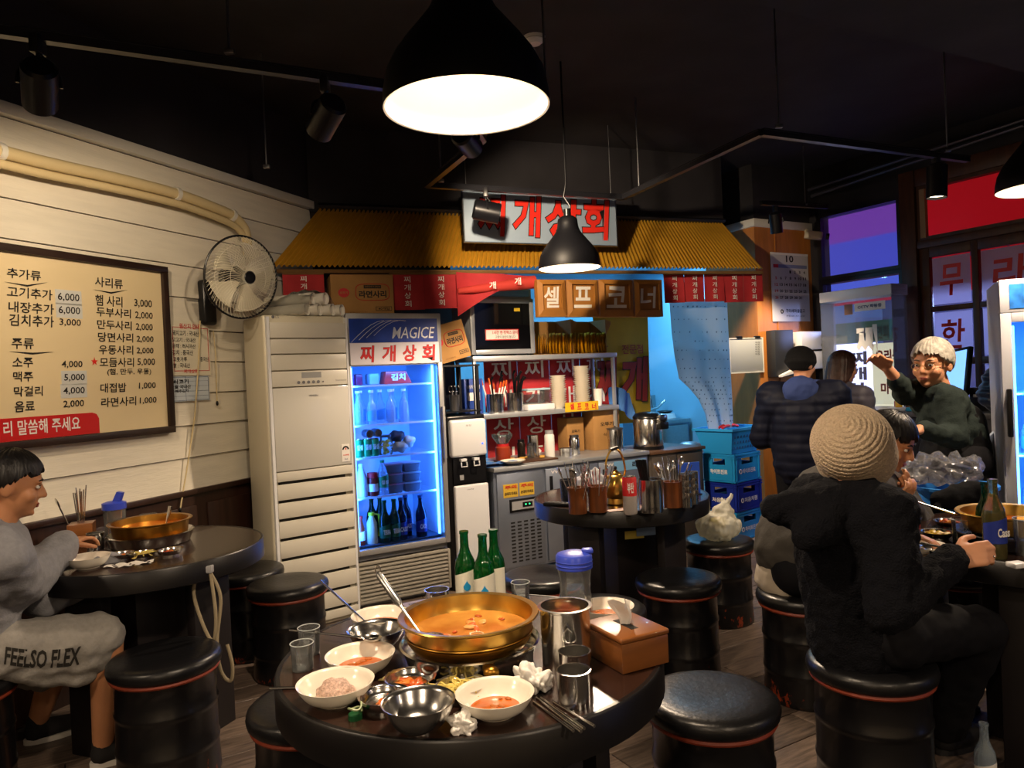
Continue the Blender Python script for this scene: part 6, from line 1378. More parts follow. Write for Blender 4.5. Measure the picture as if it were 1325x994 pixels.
MB().tube([(-.045, 0, .13)] + [(-.055 * math.cos(a), 0, .16 + .12 * math.sin(a)) for a in [math.pi * k / 12 for k in range(13)]] + [(.045, 0, .13)], .0055, 8).obj('handle', M_brass, kt); MB().tube([(.05, 0, .06), (.085, 0, .09), (.1, 0, .13)], [.014, .01, .008], 10).obj('spout', M_brass, kt); MB().tube([(-.02, 0, .275), (.02, 0, .285)], .009, 8).obj('grip', M_blackpl, kt)
cn = can('spray_can', 'tall red and white gas can on the middle table', onz(816, 666, TZ), .033, .18, mat('red_white_tin', '#b8b0ac', .3, .3)); MB().lathe([(.0335, .09), (.0335, .17), (.028, .178)], 24).obj('red_wrap', M_redp, cn); text(cn, '부탄', 0, .13, .03, .05, M_white, y=-.036, bold=.03)
t = thing('steel_mug', 'large steel mug holding black handled tools on the middle table', 'mug', onz(843, 662, TZ)); MB().lathe(vessel(.056, .058, .155), 32).obj('body', M_steelp, t)
for k in range(4): MB().tube([(-.02 + .006 * k, 0, .05), (-.05 + .01 * k, -.01, .2), (-.062 + .012 * k, -.012, .25)], [.006, .008, .009], 8).obj('tool_handle', M_blackpl, t)
text(t, 'YAMAHA', 0, .02, .05, .018, M_ink, y=-.058)
for k, (px, py) in enumerate(((888, 656), (896, 652))): 
    t = cup('steel_cup_stack', ['front', 'rear'][k] + ' stack of steel cups at the right of the middle table', px, py, .03, .07, M_steelp, group='steel cup stacks on the middle table')
    for j in range(1, 4): MB().lathe([(z_[0], z_[1] + j * .03) for z_ in vessel(.03, .032, .07, .0018, .002)], 26).obj('nested_cup', M_steelp, t)
t = thing('blue_card_stand', 'blue card stand at the back of the middle table', 'card stand', onz(893, 640, TZ), .2); MB().bb(-.06, .06, 0, .006, 0, .17).obj('card', mat('blue_card_face', '#2b52c0', .4), t, smooth=False); MB().bb(-.05, .05, -.001, 0, .03, .12).obj('photo', mat('pale_photo', '#9aa2b4', .4), t, smooth=False); MB().bb(-.06, .06, -.02, .03, 0, .006).obj('foot', M_clear, t, smooth=False)
b = MB(); b.ell((0, 0, .06), (.07, .05, .06)); b.ell((.05, .01, .085), (.05, .04, .055)); o = blob(b, 'clear_bag', glassy('clear_bag_film', '#e8e8e8', .15, 1.4, .55), None, .008, 2, disp=lambda c, n: c + n * .02 * noise.noise(c * 30)); o.location = onz(760, 640, TZ); tag(o, 'clear plastic bag behind the chopstick cups', 'bag')
t = thing('paper_slip', 'pale paper slip under the kettle on the middle table', 'paper', onz(800, 660, TZ), .4); MB().bb(-.06, .06, -.025, .025, 0, .0015).obj('sheet', mat('pinkish_slip', '#c9b0a8', .6), t, smooth=False)
for k, (px, py, c_) in enumerate(((821, 692, '#c9b24a'), (836, 688, '#7a94b8'))):
    a = T2c - V((0, 0, 0)); p = pt(px, py, T2c.y - .30); t = tag(MB().bb(-.05, .05, 0, .002, -.02, .02).obj('paper_tag', mat('tag_%d' % k, c_, .6), None, p, .2, smooth=False), ['yellow', 'blue'][k] + ' paper tag under the middle table edge', 'tag')

# ------------------------------------------------------------------ the left wall table
pl0 = onz(196, 703, TZ); t = thing('burner_basin', 'steel burner basin under the pot by the wall', 'burner', pl0)
MB().lathe([(0, .0005), (.15, .0005), (.16, .004), (.175, .045), (.18, .05), (.175, .053), (.155, .02), (0, .015)], 48).obj('basin', M_steelp, t)
pot2 = thing('brass_pot', 'wide worn brass pot on the left wall table', 'pot', pl0 + V((0, 0, .035))); MB().lathe([(0, 0), (.14, 0), (.152, .01), (.158, .06), (.172, .064), (.174, .067), (.17, .07), (.156, .068), (.148, .02), (0, .008)], 56).obj('body', M_brassd, pot2); MB().lathe([(0, .04), (.152, .04), (0, .036)], 40).obj('stew', M_soup, pot2)
MB().tube([(.06, .02, .04), (.07, .03, .09), (.075, .035, .12)], [.004, .008, .009], 8).obj('ladle_handle', M_steelp, pot2)
p = onz(150, 700, TZ); t = thing('water_jug', 'clear water jug with open blue lid on the left wall table', 'jug', p); MB().lathe([(0, 0), (.042, 0), (.046, .008), (.044, .08), (.048, .15), (.044, .15), (.04, .08), (.042, .01), (0, .004)], 28).obj('body', M_clear, t); MB().lathe([(.046, .145), (.051, .147), (.051, .175), (.03, .182), (0, .183)], 28).obj('lid', mat('blue_lid_plastic'), t); MB().hexa([(.0, -.015, .183), (.03, -.015, .183), (.03, .015, .183), (0, .015, .183), (.02, -.012, .225), (.045, -.012, .22), (.045, .012, .22), (.02, .012, .225)]).obj('flap', mat('blue_lid_plastic'), t)
t = thing('utensil_box', 'wooden utensil box with steel chopsticks on the left wall table', 'box', onz(107, 705, TZ), .35); MB().bb(-.05, .05, -.05, .05, 0, .1).obj('box', M_bx, t, bevel=.003); sticks(t, 12, .03, .05, .26, M_steelp, .003, .15); spoon(t, (-.03, -.02, .05), (-.1, -.05, .3), .14, M_steelp)
cup('steel_cup', 'steel cup beside the seated man on the left wall table', 124, 712, .033, .075, M_steelp)
bowl('cream_bowl', 'cream bowl with chopsticks at the front of the left wall table', 114, 720, .078, .045, M_china, food=liquid(M_soup, .3))
bowl('side_dish', 'steel dish of orange kimchi on the left wall table', 157, 716, .05, .025, M_steelp, food=pile(['#c4581c', '#d07a2a'], 12, .028, .012, .012, .012, .007, .004), foot=.7); bowl('side_dish', 'steel dish of yellow sprouts on the left wall table', 184, 715, .05, .022, M_steelp, food=threads('#d9c46a', 24, .035, .012), foot=.7); bowl('side_dish', 'steel dish of red kimchi on the left wall table', 220, 711, .05, .025, M_steelp, food=pile(['#b8431a', '#c8702c'], 12, .028, .012, .01, .012, .007, .004), foot=.7)
cup('glass_cup', 'glass cup stack behind the brass pot', 193, 690, .035, .09, M_clear, 'glass')
for k, (px, py) in enumerate(((155, 732), (180, 729))): t = tag(MB().grid(6, 4, lambda u, v: ((u - .5) * .1, (v - .5) * .06, .002 + .004 * math.sin(u * 9 + v * 4 + k))).obj('paper_napkin', M_tissue, None, onz(px, py, TZ), .3 * k), ['left', 'right'][k] + ' flat white napkin at the front of the left wall table', 'napkin')
t = thing('gas_hose', 'pale looped gas hose hanging under the left wall table', 'hose', pt(256, 742, 2.92)); MB().tube(curve([(0, 0, 0), (-.02, 0, -.08), (.02, -.02, -.20), (.06, -.03, -.26), (.075, -.03, -.16), (.05, 0, 0)]), .007, 8).obj('hose', mat('dusty_hose', '#8f8268', .7), t); MB().tube(curve([(.05, 0, 0), (.085, 0, -.1), (.075, -.03, -.26), (.085, -.03, -.38), (.12, -.03, -.42), (.13, -.03, -.36), (.11, -.02, -.28)]), .007, 8).obj('hose', mat('dusty_hose'), t); MB().box((.03, 0, .015), (.06, .03, .03)).obj('valve', M_greypl, t, bevel=.005)
# ------------------------------------------------------------------ outside the windows
PRo = PR.shift(.35)
def outbox(name, label, cat, pl, x0, y0, x1, y1, m, th=.03):
    o = On(pl, (x0 + x1) / 2, (y0 + y1) / 2, name, label, cat); a, b, c, d = o.rect(x0, y0, x1, y1); MB().bb(a, b, 0, th, c, d).obj('panel', m, o.e, smooth=False); return o
PW = PR.shift(.55)
o = outbox('violet_light_panel', 'violet backlit street panel behind the upper window', 'sign', PW, 1030, 235, 1186, 310, mat('violet_backlit', '#6a4a9a', .6, emit='#8a4fa8', es=1.1))  # flat emitter standing in for lit awning fabric beyond the film
o = outbox('blue_light_panel', 'blue backlit street panel behind the upper window', 'sign', PW, 1030, 310, 1186, 380, mat('blue_backlit', '#4a5ab0', .6, emit='#5560c0', es=1.2))
PG = PR.shift(.45)
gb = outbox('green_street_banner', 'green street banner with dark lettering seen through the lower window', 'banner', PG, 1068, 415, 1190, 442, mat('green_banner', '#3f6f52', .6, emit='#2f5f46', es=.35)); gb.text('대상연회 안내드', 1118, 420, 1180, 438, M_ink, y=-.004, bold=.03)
lb = outbox('lit_signbox', 'glowing white signbox with dark brush lettering behind the window', 'sign', PG, 1073, 445, 1128, 560, mat('white_lit_sign', '#e8e4ff', .5, emit='#e2dcff', es=3.2), .12)
for k, s in enumerate('찌개상회'): lb.text(s, 1098, 455 + k * 20, 1122, 472 + k * 20, mat('violet_brush_print', '#3f3470', .6), y=-.004, bold=.04)
yl = outbox('yellow_lit_poster', 'bright yellow and white poster with red lettering behind the window', 'poster', PG, 1130, 443, 1185, 560, mat('cream_lit_poster', '#f0e6c0', .5, emit='#f2dfae', es=1.3))
yl.text('우리동', 1133, 452, 1166, 468, M_redl, y=-.004, bold=.05); yl.text('한', 1158, 472, 1170, 488, mat('magenta_print', '#b03a8a', .5), y=-.004, bold=.05); yl.text('마당', 1140, 495, 1165, 510, M_redl, y=-.004, bold=.04)
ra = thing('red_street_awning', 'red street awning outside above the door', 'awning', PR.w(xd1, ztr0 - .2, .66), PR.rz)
MB().hexa([(-2, 0, -.2), (2.4, 0, -.2), (2.4, .02, -.2), (-2, .02, -.2), (-2, 1.1, 1.35), (2.4, 1.1, 1.35), (2.4, 1.12, 1.36), (-2, 1.12, 1.36)]).obj('fabric', mat('red_awning_fabric', '#b3181c', .6, emit='#c01418', es=.75), ra, smooth=False)  # lamplight on the fabric is put in as emission
for x in (.3, 1.5): MB().tube([(x, -.02, .2), (x + .5, .5, .45)], .015, 8).obj('strut', M_blackmetal, ra)
MB().tube([(-1.6, -.06, .16), (2.2, -.06, .18)], .018, 8).obj('front_rail', M_blackmetal, ra)
for k in range(6): MB().tube([(.1 + k * .3, -.06, .16), (.1 + k * .3, -.06, .09)], .008, 6).obj('hook', M_steeld, ra)
sw_ = struct(MB().at(PR.p, PR.rz).bb(xa - 1, xd2 + 5, 2.6, 2.7, 0, 4).obj('wall_street', mat('street_wall', '#6b6f86', .8), smooth=False), 'dim street wall opposite the windows')
so = thing('street_light', 'cool street light hanging outside the door', 'lamp', PR.w(xd1 + .2, 2.15, 1.6), PR.rz); MB().box((0, 0, 0), (.5, .12, .06)).obj('housing', M_greypl, so, bevel=.01); MB().box((0, 0, -.035), (.46, .1, .012)).obj('diffuser', mat('cool_diffuser', '#eef2ff', .5, emit='#cfd8ff', es=6), so); light('street_glow', 'POINT', (0, 0, -.1), 200, '#b8c4ff', so, shadow_soft_size=.1)  # lamp added outside to light the door papers and awning

# ------------------------------------------------------------------ cashier corner
ax = thing('acrylic_case', 'clear acrylic case with white top in front of the window', 'case', PR.shift(-.35).hit(1108, 480) * V((1, 1, 0)) if 0 else PR.shift(-.35).w(PR.shift(-.35).loc(1108, 450)[0], 1.05), PR.rz)
PAx = PR.shift(-.35); aw_ = (PAx.loc(1155, 450)[0] - PAx.loc(1062, 450)[0]) / 2; az = PAx.loc(1108, 373)[1] - 1.05
MB().bb(-aw_, aw_, 0, .005, 0, az).obj('front_sheet', M_clear, ax, smooth=False); MB().bb(-aw_, aw_, -.01, .22, az - .09, az).obj('top_bar', M_whitepl, ax, bevel=.006)
for x in (-aw_, aw_ - .006): MB().bb(x, x + .006, 0, .2, 0, az).obj('side_sheet', M_clear, ax, smooth=False)
text(ax, '찌', .1, az - .45, .2, .26, M_white, y=-.003, bold=.05); st_ = MB().bb(.0, .28, -.002, 0, az - .2, az - .13).obj('sticker', M_white, ax, smooth=False); text(st_, 'CCTV 작동중', .14, az - .165, .22, .03, M_inkblue, y=-.004, bold=.03); MB().bb(-.1, -.02, -.002, 0, az - .22, az - .13).obj('photo_sticker', mat('photo_sticker', '#7a5a4a', .5), ax, smooth=False)
cpx = PR.shift(-.75); cx0_, cx1_ = cpx.loc(1085, 560)[0], cpx.loc(1330, 560)[0]
cs = thing('cashier_counter', 'dark cashier counter along the street window', 'counter', cpx.w(cx0_, 0, 0), PR.rz); cl_ = cx1_ - cx0_
MB().bb(0, cl_, .02, .55, 0, .98).obj('body', mat('charcoal_counter', '#3b3a3e', .5), cs, smooth=False); MB().bb(-.02, cl_ + .02, 0, .58, .98, 1.02).obj('top', mat('grey_counter_top', '#5c5a5c', .4), cs, bevel=.004)
def onct(px, y, z=1.0205): return cpx.w(cpx.loc(px, 530)[0], z, y)
t = thing('pos_monitor', 'black point of sale monitor with blue screen tilted behind the grey haired woman', 'monitor', onct(1205, .25), PR.rz + rad(-25)); b = MB(); b.at((0, 0, .27), 0, rad(-12), rad(-6)); b.box((0, 0, 0), (.44, .035, .36)).obj('housing', M_blackpl, t, bevel=.01); b = MB(); b.at((0, 0, .27), 0, rad(-12), rad(-6)); b.box((0, -.019, .005), (.39, .002, .3)).obj('screen', mat('blue_screen', '#7fb0f0', .3, emit='#6fa8f0', es=1.6), t, smooth=False); MB().tube([(0, .05, .0), (0, .04, .2)], .03, 10).obj('neck', M_blackpl, t); MB().box((0, .04, .008), (.24, .2, .016)).obj('foot', M_blackpl, t, bevel=.004)
for k, (px, y, r_, h, m, lab) in enumerate(((1153, .1, .025, .13, '#c99a2a', 'amber bottle on the cashier counter'), (1163, .14, .03, .1, '#5b3a22', 'brown jar on the cashier counter'), (1146, .16, .028, .11, '#9a5a4a', 'reddish jar on the cashier counter'))):
    t = lathe_thing('counter_bottle', lab, 'bottle', onct(px, y), [(0, 0), (r_, 0), (r_, h * .6), (r_ * .5, h * .8), (r_ * .5, h), (0, h)], mat('cb_%d' % k, m, .25), 'bottles on the cashier counter'); MB().cyl(r_ * .55, h * .98, h * 1.08, 14).obj('cap', M_blackpl, t)
for k, (px, y, z) in enumerate(((1150, .05, 0), (1160, .04, .013), (1171, .07, 0))):
    t = tag(MB().bb(-.12, .12, -.08, .08, 0, .012).obj('paper_pile', mat('paper_%d' % k, ['#b8b4ac', '#c9c9cc', '#9aa0a8'][k], .7), None, onct(px, y + .08, 1.0205 + z), PR.rz + .3 * k, bevel=.002), ['lower', 'upper', 'right'][k] + ' pile of papers on the cashier counter', 'paper')
t = tag(MB().bb(-.05, .05, -.03, .03, 0, .03).obj('blue_case', mat('turquoise_plastic', '#2f8fb0', .4), None, onct(1178, .05), PR.rz, bevel=.006), 'small turquoise case on the cashier counter', 'case')
t = thing('card_terminal', 'black box shaped printer at the right of the monitor', 'printer', onct(1256, .25), PR.rz); MB().bb(-.1, .1, -.08, .1, 0, .17).obj('body', M_blackpl, t, bevel=.01); MB().bb(-.07, .07, -.083, -.08, .1, .12).obj('paper_slot', M_greypl, t, smooth=False)
# jacket heap
b = MB(); b.ell((0, 0, .13), (.2, .15, .14)); b.ell((.14, .05, .2), (.12, .12, .16)); b.ell((-.05, 0, .22), (.12, .1, .1)); b.cap((.2, -.05, .25), .06, (.3, -.05, .02), .06); b.cap((-.12, -.08, .2), .05, (-.02, -.12, .0), .055)
def quilt(c, n, k=55., a=.012): return c + n * (a * (abs(math.sin((c.z + .3 * c.x) * k)) - .5) + .012 * noise.noise(c * 9))
o = blob(b, 'puffer_jacket', mat('navy_shiny_puffer', '#1d2840', .32, sheen=.2), None, .01, 3, disp=quilt); o.location = onct(1296, .1); tag(o, 'shiny navy puffer jacket heaped on the cashier counter', 'jacket')
# right edge drinks fridge
pq = pt(1297, 500, 3.55); PZ = Plane((pq.x, pq.y), 118); fr2 = thing('edge_drinks_fridge', 'blue lit drinks fridge cut by the right edge', 'fridge', PZ.p, PZ.rz); hz = PZ.loc(1300, 362)[1]
b = MB(); b.bb(0, .04, .05, .6, 0, hz); b.bb(.62, .66, .05, .6, 0, hz); b.bb(.04, .62, .05, .6, hz - .04, hz); b.bb(.04, .62, .05, .6, 0, .3); b.bb(.04, .62, .56, .6, .3, hz - .04); b.obj('cabinet', mat('pale_grey_fridge', '#a9abb4', .4), fr2, smooth=False)
frame(MB(), 0, .66, .28, hz - .16, .045, -.01, .05).obj('door_frame', mat('pale_grey_fridge'), fr2, bevel=.004); MB().bb(.0, .66, -.01, .05, hz - .16, hz).obj('header_box', mat('pale_grey_fridge'), fr2, bevel=.006); MB().bb(.04, .62, -.013, -.01, hz - .14, hz - .025).obj('header_panel', mat('blue_snow_print', '#2a6cc0', .3, var=.5, vscale=14), fr2, smooth=False); text(fr2, 'COOL', .2, hz - .08, .2, .06, M_white, y=-.015, bold=.02, shear=.2)
MB().bb(.045, .615, .01, .015, .325, hz - .205).obj('door_glass', M_pane, fr2, smooth=False); MB().bb(.045, .615, .545, .555, .3, hz - .04).obj('inner_back', mat('lit_fridge_lining', '#a8d4f4', .4), fr2, smooth=False)
for x in (.055, .605): MB().bb(x - .006, x + .006, .05, .058, .34, hz - .22).obj('led_strip', M_led, fr2, smooth=False)
o = light('led_glow', 'AREA', (.33, .07, hz - .2), 6, '#4aa8ff', fr2, shape='RECTANGLE', size=.5, size_y=.04); o = light('led_glow', 'AREA', (.07, .07, hz * .55), 6, '#4aa4ff', fr2, shape='RECTANGLE', size=.03, size_y=.9); o.rotation_euler = (rad(90), 0, rad(-35))
for z in (.62, .92, 1.22): MB().bb(.045, .615, .08, .5, z, z + .008).obj('shelf', M_wire, fr2, smooth=False)
MB().bb(.012, .034, -.05, -.01, PZ.loc(1306, 565)[1], PZ.loc(1306, 503)[1]).obj('handle', M_blackpl, fr2, bevel=.006)
for k in range(4):
    for z in (.628, .928): bottle('fridge_bottle', ['first', 'second', 'third', 'fourth'][k] + ' clear bottle on the ' + ('lower' if z < .8 else 'upper') + ' shelf of the right edge fridge', PZ.w(.12 + .13 * k, z, .2), SOJU, M_clearb, M_plb, group='bottles in the edge fridge', rz=PZ.rz)
# blue tub with bags on a hidden stool
tp_ = pt(1233, 640, 3.4); tp_.z = 0; STOOL.append(tp_); clone(st0, 'drum stool under the blue tub behind the right table', tp_, 1.)
tb = thing('blue_tub', 'light blue plastic tub behind the right table', 'tub', tp_ + V((0, 0, .458))); MB().lathe([(0, 0), (.15, 0), (.175, .36), (.185, .362), (.185, .375), (.17, .375), (.145, .01), (0, .01)], 44).obj('tub', mat('sky_blue_plastic', '#2f7fd0', .4), tb)
tt_ = thing('black_tote_bag', 'black tote bag with long straps hanging over the blue tub', 'bag', tp_ + V((-.09, -.185, .48)));
b = MB(); b.ell((0, .02, .32), (.11, .045, .05)); b.ell((.07, .03, .35), (.1, .045, .04)); b.cap((-.09, .0, .28), .025, (-.10, -.005, .18), .02); blob(b, 'bag_body', mat('black_canvas', '#0e0f12', .9, bump=.2, bscale=100, spec=.15), tt_, .008, 3, disp=lambda c, n: c + n * .01 * noise.noise(c * 22))
for s in (-.11, -.06, .05, .09): MB().grid(2, 12, lambda u, v: (s + (u - .5) * .024 + .01 * math.sin(v * 4), -.005 + .01 * math.sin(v * 6), .33 - .33 * v)).obj('strap', mat('black_canvas'), tt_)
b = MB(); b.ell((0, 0, .06), (.2, .1, .06)); b.ell((-.13, -.02, .04), (.1, .07, .05)); o = blob(b, 'clear_plastic_wrap', glassy('loose_clear_plastic', '#d8d8dc', .1, 1.55, .86), None, .010, 1, disp=lambda c, n: c + n * (.03 * (abs(noise.noise(c * 14)) * 2 - .6) + .016 * abs(noise.noise(c * 40)))); o.location = tp_ + V((-.02, .04, .84)); tag(o, 'loose clear plastic wrap on top of the blue tub', 'plastic wrap')
t = tag(MB().hexa([(0, 0, 0), (.24, .1, .06), (.24, .12, .06), (0, .02, 0), (.02, 0, .2), (.26, .1, .34), (.26, .12, .34), (.02, .02, .2)]).obj('white_board_sheet', mat('pale_sheet', '#aebccf', .5), None, pt(1250, 640, 3.9), 0, smooth=False), 'pale board leaning behind the blue tub', 'board')

# ------------------------------------------------------------------ the right table
can('red_can', 'red drink can with a straw on the right table', onz(1177, 690, TZ), .038, .115, mat('red_pink_can', '#c0443c', .35, .2), None, None)
cn_ = bpy.data.objects['red_can']; MB().tube([(-.008, .0, .1), (-.05, -.01, .16)], .004, 8).obj('straw', M_whitepl, cn_)
def beer(label, px, py, m, txt, k=1.06, lab='blue_beer_label', rz=0): return bottle('beer_bottle', label, onz(px, py, TZ), BEER, m, mat(lab, '#27408f', .5), None, txt, k=k, lz=(.05, .12), rz=rz, group='bottles on the right table')
bt1 = beer('clear glass beer bottle with blue label and some beer on the right table', 1288, 722, mat('amber_tinted_glass', '#8a8a5a', .05, trans=.85, ior=1.3), 'Cass', rz=.2); MB().lathe([(0, .006), (.033, .006), (.034, .13), (.028, .15), (0, .15)], 24).obj('beer', mat('pale_beer', '#b88a1e', .1, trans=.7, ior=1.2), bt1)
bottle('green_bottle', 'dark green bottle behind the blue labelled bottle', onz(1277, 702, TZ), SOJU, M_greend, None, group='bottles on the right table')
p4 = V((pt(1306, 690, 2.62).x, 2.62, TZ)); pt4 = thing('brass_pot', 'wide golden pot cut by the right edge on the right table', 'pot', p4 + V((0, 0, .045))); MB().lathe([(0, 0), (.125, 0), (.14, .008), (.15, .06), (.164, .064), (.166, .067), (.163, .07), (.148, .067), (.14, .02), (0, .008)], 56).obj('body', M_brass, pt4); MB().lathe([(0, .03), (.14, .03), (0, .026)], 40).obj('stew', M_soup, pt4)
t = thing('burner_basin', 'steel burner basin under the golden pot on the right table', 'burner', p4); MB().lathe([(0, .0005), (.15, .0005), (.16, .004), (.172, .04), (.176, .044), (.172, .047), (.155, .02), (0, .018)], 48).obj('basin', M_steeld, t)
stick('steel_ladle_handle', 'steel handle rising behind the bottles on the right table', (1278, 680), (1282, 700), .005, .006, cat='utensil', lift=(.16, .04), group=None)
bowl('cream_bowl', 'cream bowl in front of the cream hatted diner', 1188, 704, .085, .035, M_china, food=liquid(M_soup, .3)); bowl('steel_bowl', 'flat steel dish with scraps near the diner hand', 1218, 709, .07, .03, M_steelp, food=pile(['#c9a25a', '#b8843a'], 12, .035, .012, .006, .01, .007, .004))
bowl('side_dish', 'dish of yellow omelette on the right table', 1212, 688, .055, .025, M_steelp, food=pile(['#d9b84a', '#c8a03a'], 14, .035, .014, .02, .018, .012, .007), foot=.7); bowl('side_dish', 'dish of red kimchi farthest back on the right table', 1228, 674, .055, .025, M_steelp, food=pile(['#c4581c', '#c8842c'], 14, .035, .014, .02, .016, .01, .006), foot=.7); bowl('side_dish', 'steel dish beside the red can', 1172, 668, .06, .03, M_steelp, foot=.7)
t = tumbler('printed drinking glass on the right table', 1248, 702, .036, .085, .5); text(t, 'EARTH', 0, .055, .05, .012, M_ink, y=-.042, bold=.03); text(t, 'COLA', 0, .035, .045, .014, M_ink, y=-.042, bold=.03)
tumbler('tall glass at the right edge of the right table', 1330, 718, .036, .12, .5)
tag(MB().bb(-.025, .025, -.02, .02, 0, .016).obj('white_tag', M_whitepl, None, onz(1316, 734, TZ), .2, bevel=.004), 'small white plastic case at the edge of the right table', 'case')
bottle('floor_bottle', 'empty glass bottle standing on the floor at the bottom right', onz(1276, 1020, 0), SOJU, M_clearb, M_white, k=1.0)
# ------------------------------------------------------------------ people
def hand(b, w, d, n, side, curl=.6, s=1., spread=.12, thumb=1.):
    """w wrist, d towards the knuckles, n where the palm faces, side +1/-1 picks the thumb side"""
    w, d, n = V(w), V(d).normalized(), V(n); n = (n - d * n.dot(d)).normalized(); sd = d.cross(n).normalized() * side
    b.cap(w - d * .02 * s, .024 * s, w + d * .01 * s, .022 * s)
    kn = []
    for i, (o, L, r) in enumerate(((.029, .070, .0088), (.010, .078, .0090), (-.010, .072, .0086), (-.028, .056, .0076))):
        k = w + d * (.088 - .006 * abs(i - 1)) * s + sd * o * s; b.cap(w + sd * o * .7 * s + d * .01 * s, .013 * s, k, .0105 * s); a = 0.; p = k; dd = (d + sd * spread * o / .03 * .5).normalized()
        for f, c in ((.45, .55), (.3, 1.0), (.25, .7)):
            a += curl * c; q = p + (dd * math.cos(a) + n * math.sin(a)) * L * f * s; b.cap(p, r * s, q, r * .9 * s); p = q
        kn.append(p)
    b.ell(w + d * .05 * s + n * .004, (.03 * s,) * 3) if 0 else None
    t0 = w + d * .022 * s + sd * .026 * s; t1 = t0 + (d * .6 + sd * .65 + n * .35).normalized() * .038 * s; t2 = t1 + (d * .85 + sd * .2 + n * (.45 * thumb)).normalized() * .032 * s; t3 = t2 + (d * .9 - sd * .05 + n * (.5 * thumb)).normalized() * .026 * s
    b.cap(t0, .015 * s, t1, .0115 * s); b.cap(t1, .0115 * s, t2, .0098 * s); b.cap(t2, .0098 * s, t3, .0085 * s); return kn, t3
def head(b, c, f, u, s=1.):
    c, f, u = V(c), V(f).normalized(), V(u); u = (u - f * u.dot(f)).normalized(); r = f.cross(u).normalized()
    M = Matrix((r, f, u)).transposed()
    P = lambda x, y, z: c + (r * x + f * y + u * z) * s
    E = lambda x, y, z, a, e, g: b.ell(P(x, y, z), (a * s, e * s, g * s), 18, 12, M)
    E(0, -.008, .022, .076, .094, .088); E(0, .022, -.035, .062, .066, .072); E(0, .042, -.078, .036, .038, .03); E(0, .05, .03, .055, .036, .04)
    for k in (-1, 1):
        E(k * .04, .052, -.028, .026, .028, .026); E(k * .076, -.012, -.008, .010, .020, .032); E(k * .031, .078, .022, .020, .010, .007); E(k * .012, .089, -.03, .008, .010, .007)
    b.cap(P(0, .084, .012), .008 * s, P(0, .103, -.024), .0115 * s); E(0, .082, -.054, .022, .010, .0055); E(0, .080, -.064, .019, .011, .006); E(0, .074, -.088, .018, .012, .012)
    return P, M, r
def face(t, P, M, s, brow='#2a1d16', closed=False):
    for k in (-1, 1):
        b = MB(); b.ell(P(k * .031, .0765, .004), (.0125 * s, .008 * s, .007 * s), 14, 10, M); b.obj('eye', mat('eye_white', '#d8d2ca', .25), t); b = MB(); b.ell(P(k * .031, .0835, .003), (.005 * s, .002 * s, .005 * s), 10, 8, M); b.obj('iris', mat('dark_iris', '#1a100c', .2), t)
        b = MB(); b.tube([P(k * .016, .0865, .026), P(k * .031, .0865, .031), P(k * .047, .077, .026)], [.003 * s, .0035 * s, .002 * s], 6); b.obj('eyebrow', mat('brow_' + brow, brow, .8), t); b = MB(); b.tube([P(k * .018, .084, .010), P(k * .031, .0865, .0125), P(k * .044, .080, .009)], .0016 * s, 5); b.obj('eyelid_line', mat('brow_' + brow), t)
    b = MB(); b.ell(P(0, .0885, -.0555), (.021 * s, .006 * s, .0045 * s), 14, 8, M); b.ell(P(0, .0875, -.063), (.017 * s, .006 * s, .005 * s), 14, 8, M); b.obj('lips', mat('lip_tone', '#9a5146', .45), t)
def body(b, J, sc=1.):
    g = lambda k: V(J[k]); pe, ch, nk, hd_ = g('pel'), g('che'), g('nek'), g('hed')
    b.cap(g('hipL'), .095, g('hipR'), .095); b.cap(pe, .12, ch, .125); b.cap(g('sL').lerp(ch, .35), .085, g('sR').lerp(ch, .35), .085); b.cap(g('sL'), .055, g('sR'), .055); b.cap(ch, .1, nk, .055); b.cap(nk, .052, hd_ - V((0, 0, .04)), .05)
    for s in 'LR':
        b.cap(g('s' + s), .052, g('e' + s), .04); b.cap(g('e' + s), .04, g('w' + s), .026)
        if 'k' + s in J: b.cap(g('hip' + s), .085, g('k' + s), .057); b.cap(g('k' + s), .055, g('k' + s).lerp(g('a' + s), .35), .056); b.cap(g('k' + s).lerp(g('a' + s), .35), .056, g('a' + s), .036)
        if 't' + s in J: b.cap(g('a' + s) - V((0, 0, .03)), .036, g('t' + s), .028)
def top(b, J, g_=.02, hem=None, cuff=.92, arm=1.0, big=1.0):
    g = lambda k: V(J[k]); pe, ch, nk = g('pel'), g('che'), g('nek')
    b.cap(pe if hem is None else V(hem), (.13 + g_) * big, ch, (.13 + g_) * big); b.cap(g('sL').lerp(ch, .35), .09 + g_, g('sR').lerp(ch, .35), .09 + g_); b.cap(g('sL'), .058 + g_, g('sR'), .058 + g_); b.cap(ch, .1 + g_, nk - V((0, 0, .02)), .06 + g_ * .6)
    for s in 'LR':
        e, w = g('e' + s), g('w' + s); b.cap(g('s' + s), .056 + g_ * arm, e, .046 + g_ * arm); b.cap(e, .046 + g_ * arm, e.lerp(w, cuff), .032 + g_ * arm * .7)
def legs(b, J, g_=.015, end=.95, r=1.):
    g = lambda k: V(J[k]); b.cap(g('hipL'), .10 + g_, g('hipR'), .10 + g_); b.cap(g('pel'), .12 + g_, g('pel') + V((0, 0, .08)), .12 + g_)
    for s in 'LR':
        k, a = g('k' + s), g('a' + s); b.cap(g('hip' + s), .09 + g_, k, .064 + g_ * r)
        if end > 0: b.cap(k, .062 + g_ * r, k.lerp(a, end), .05 + g_ * r)
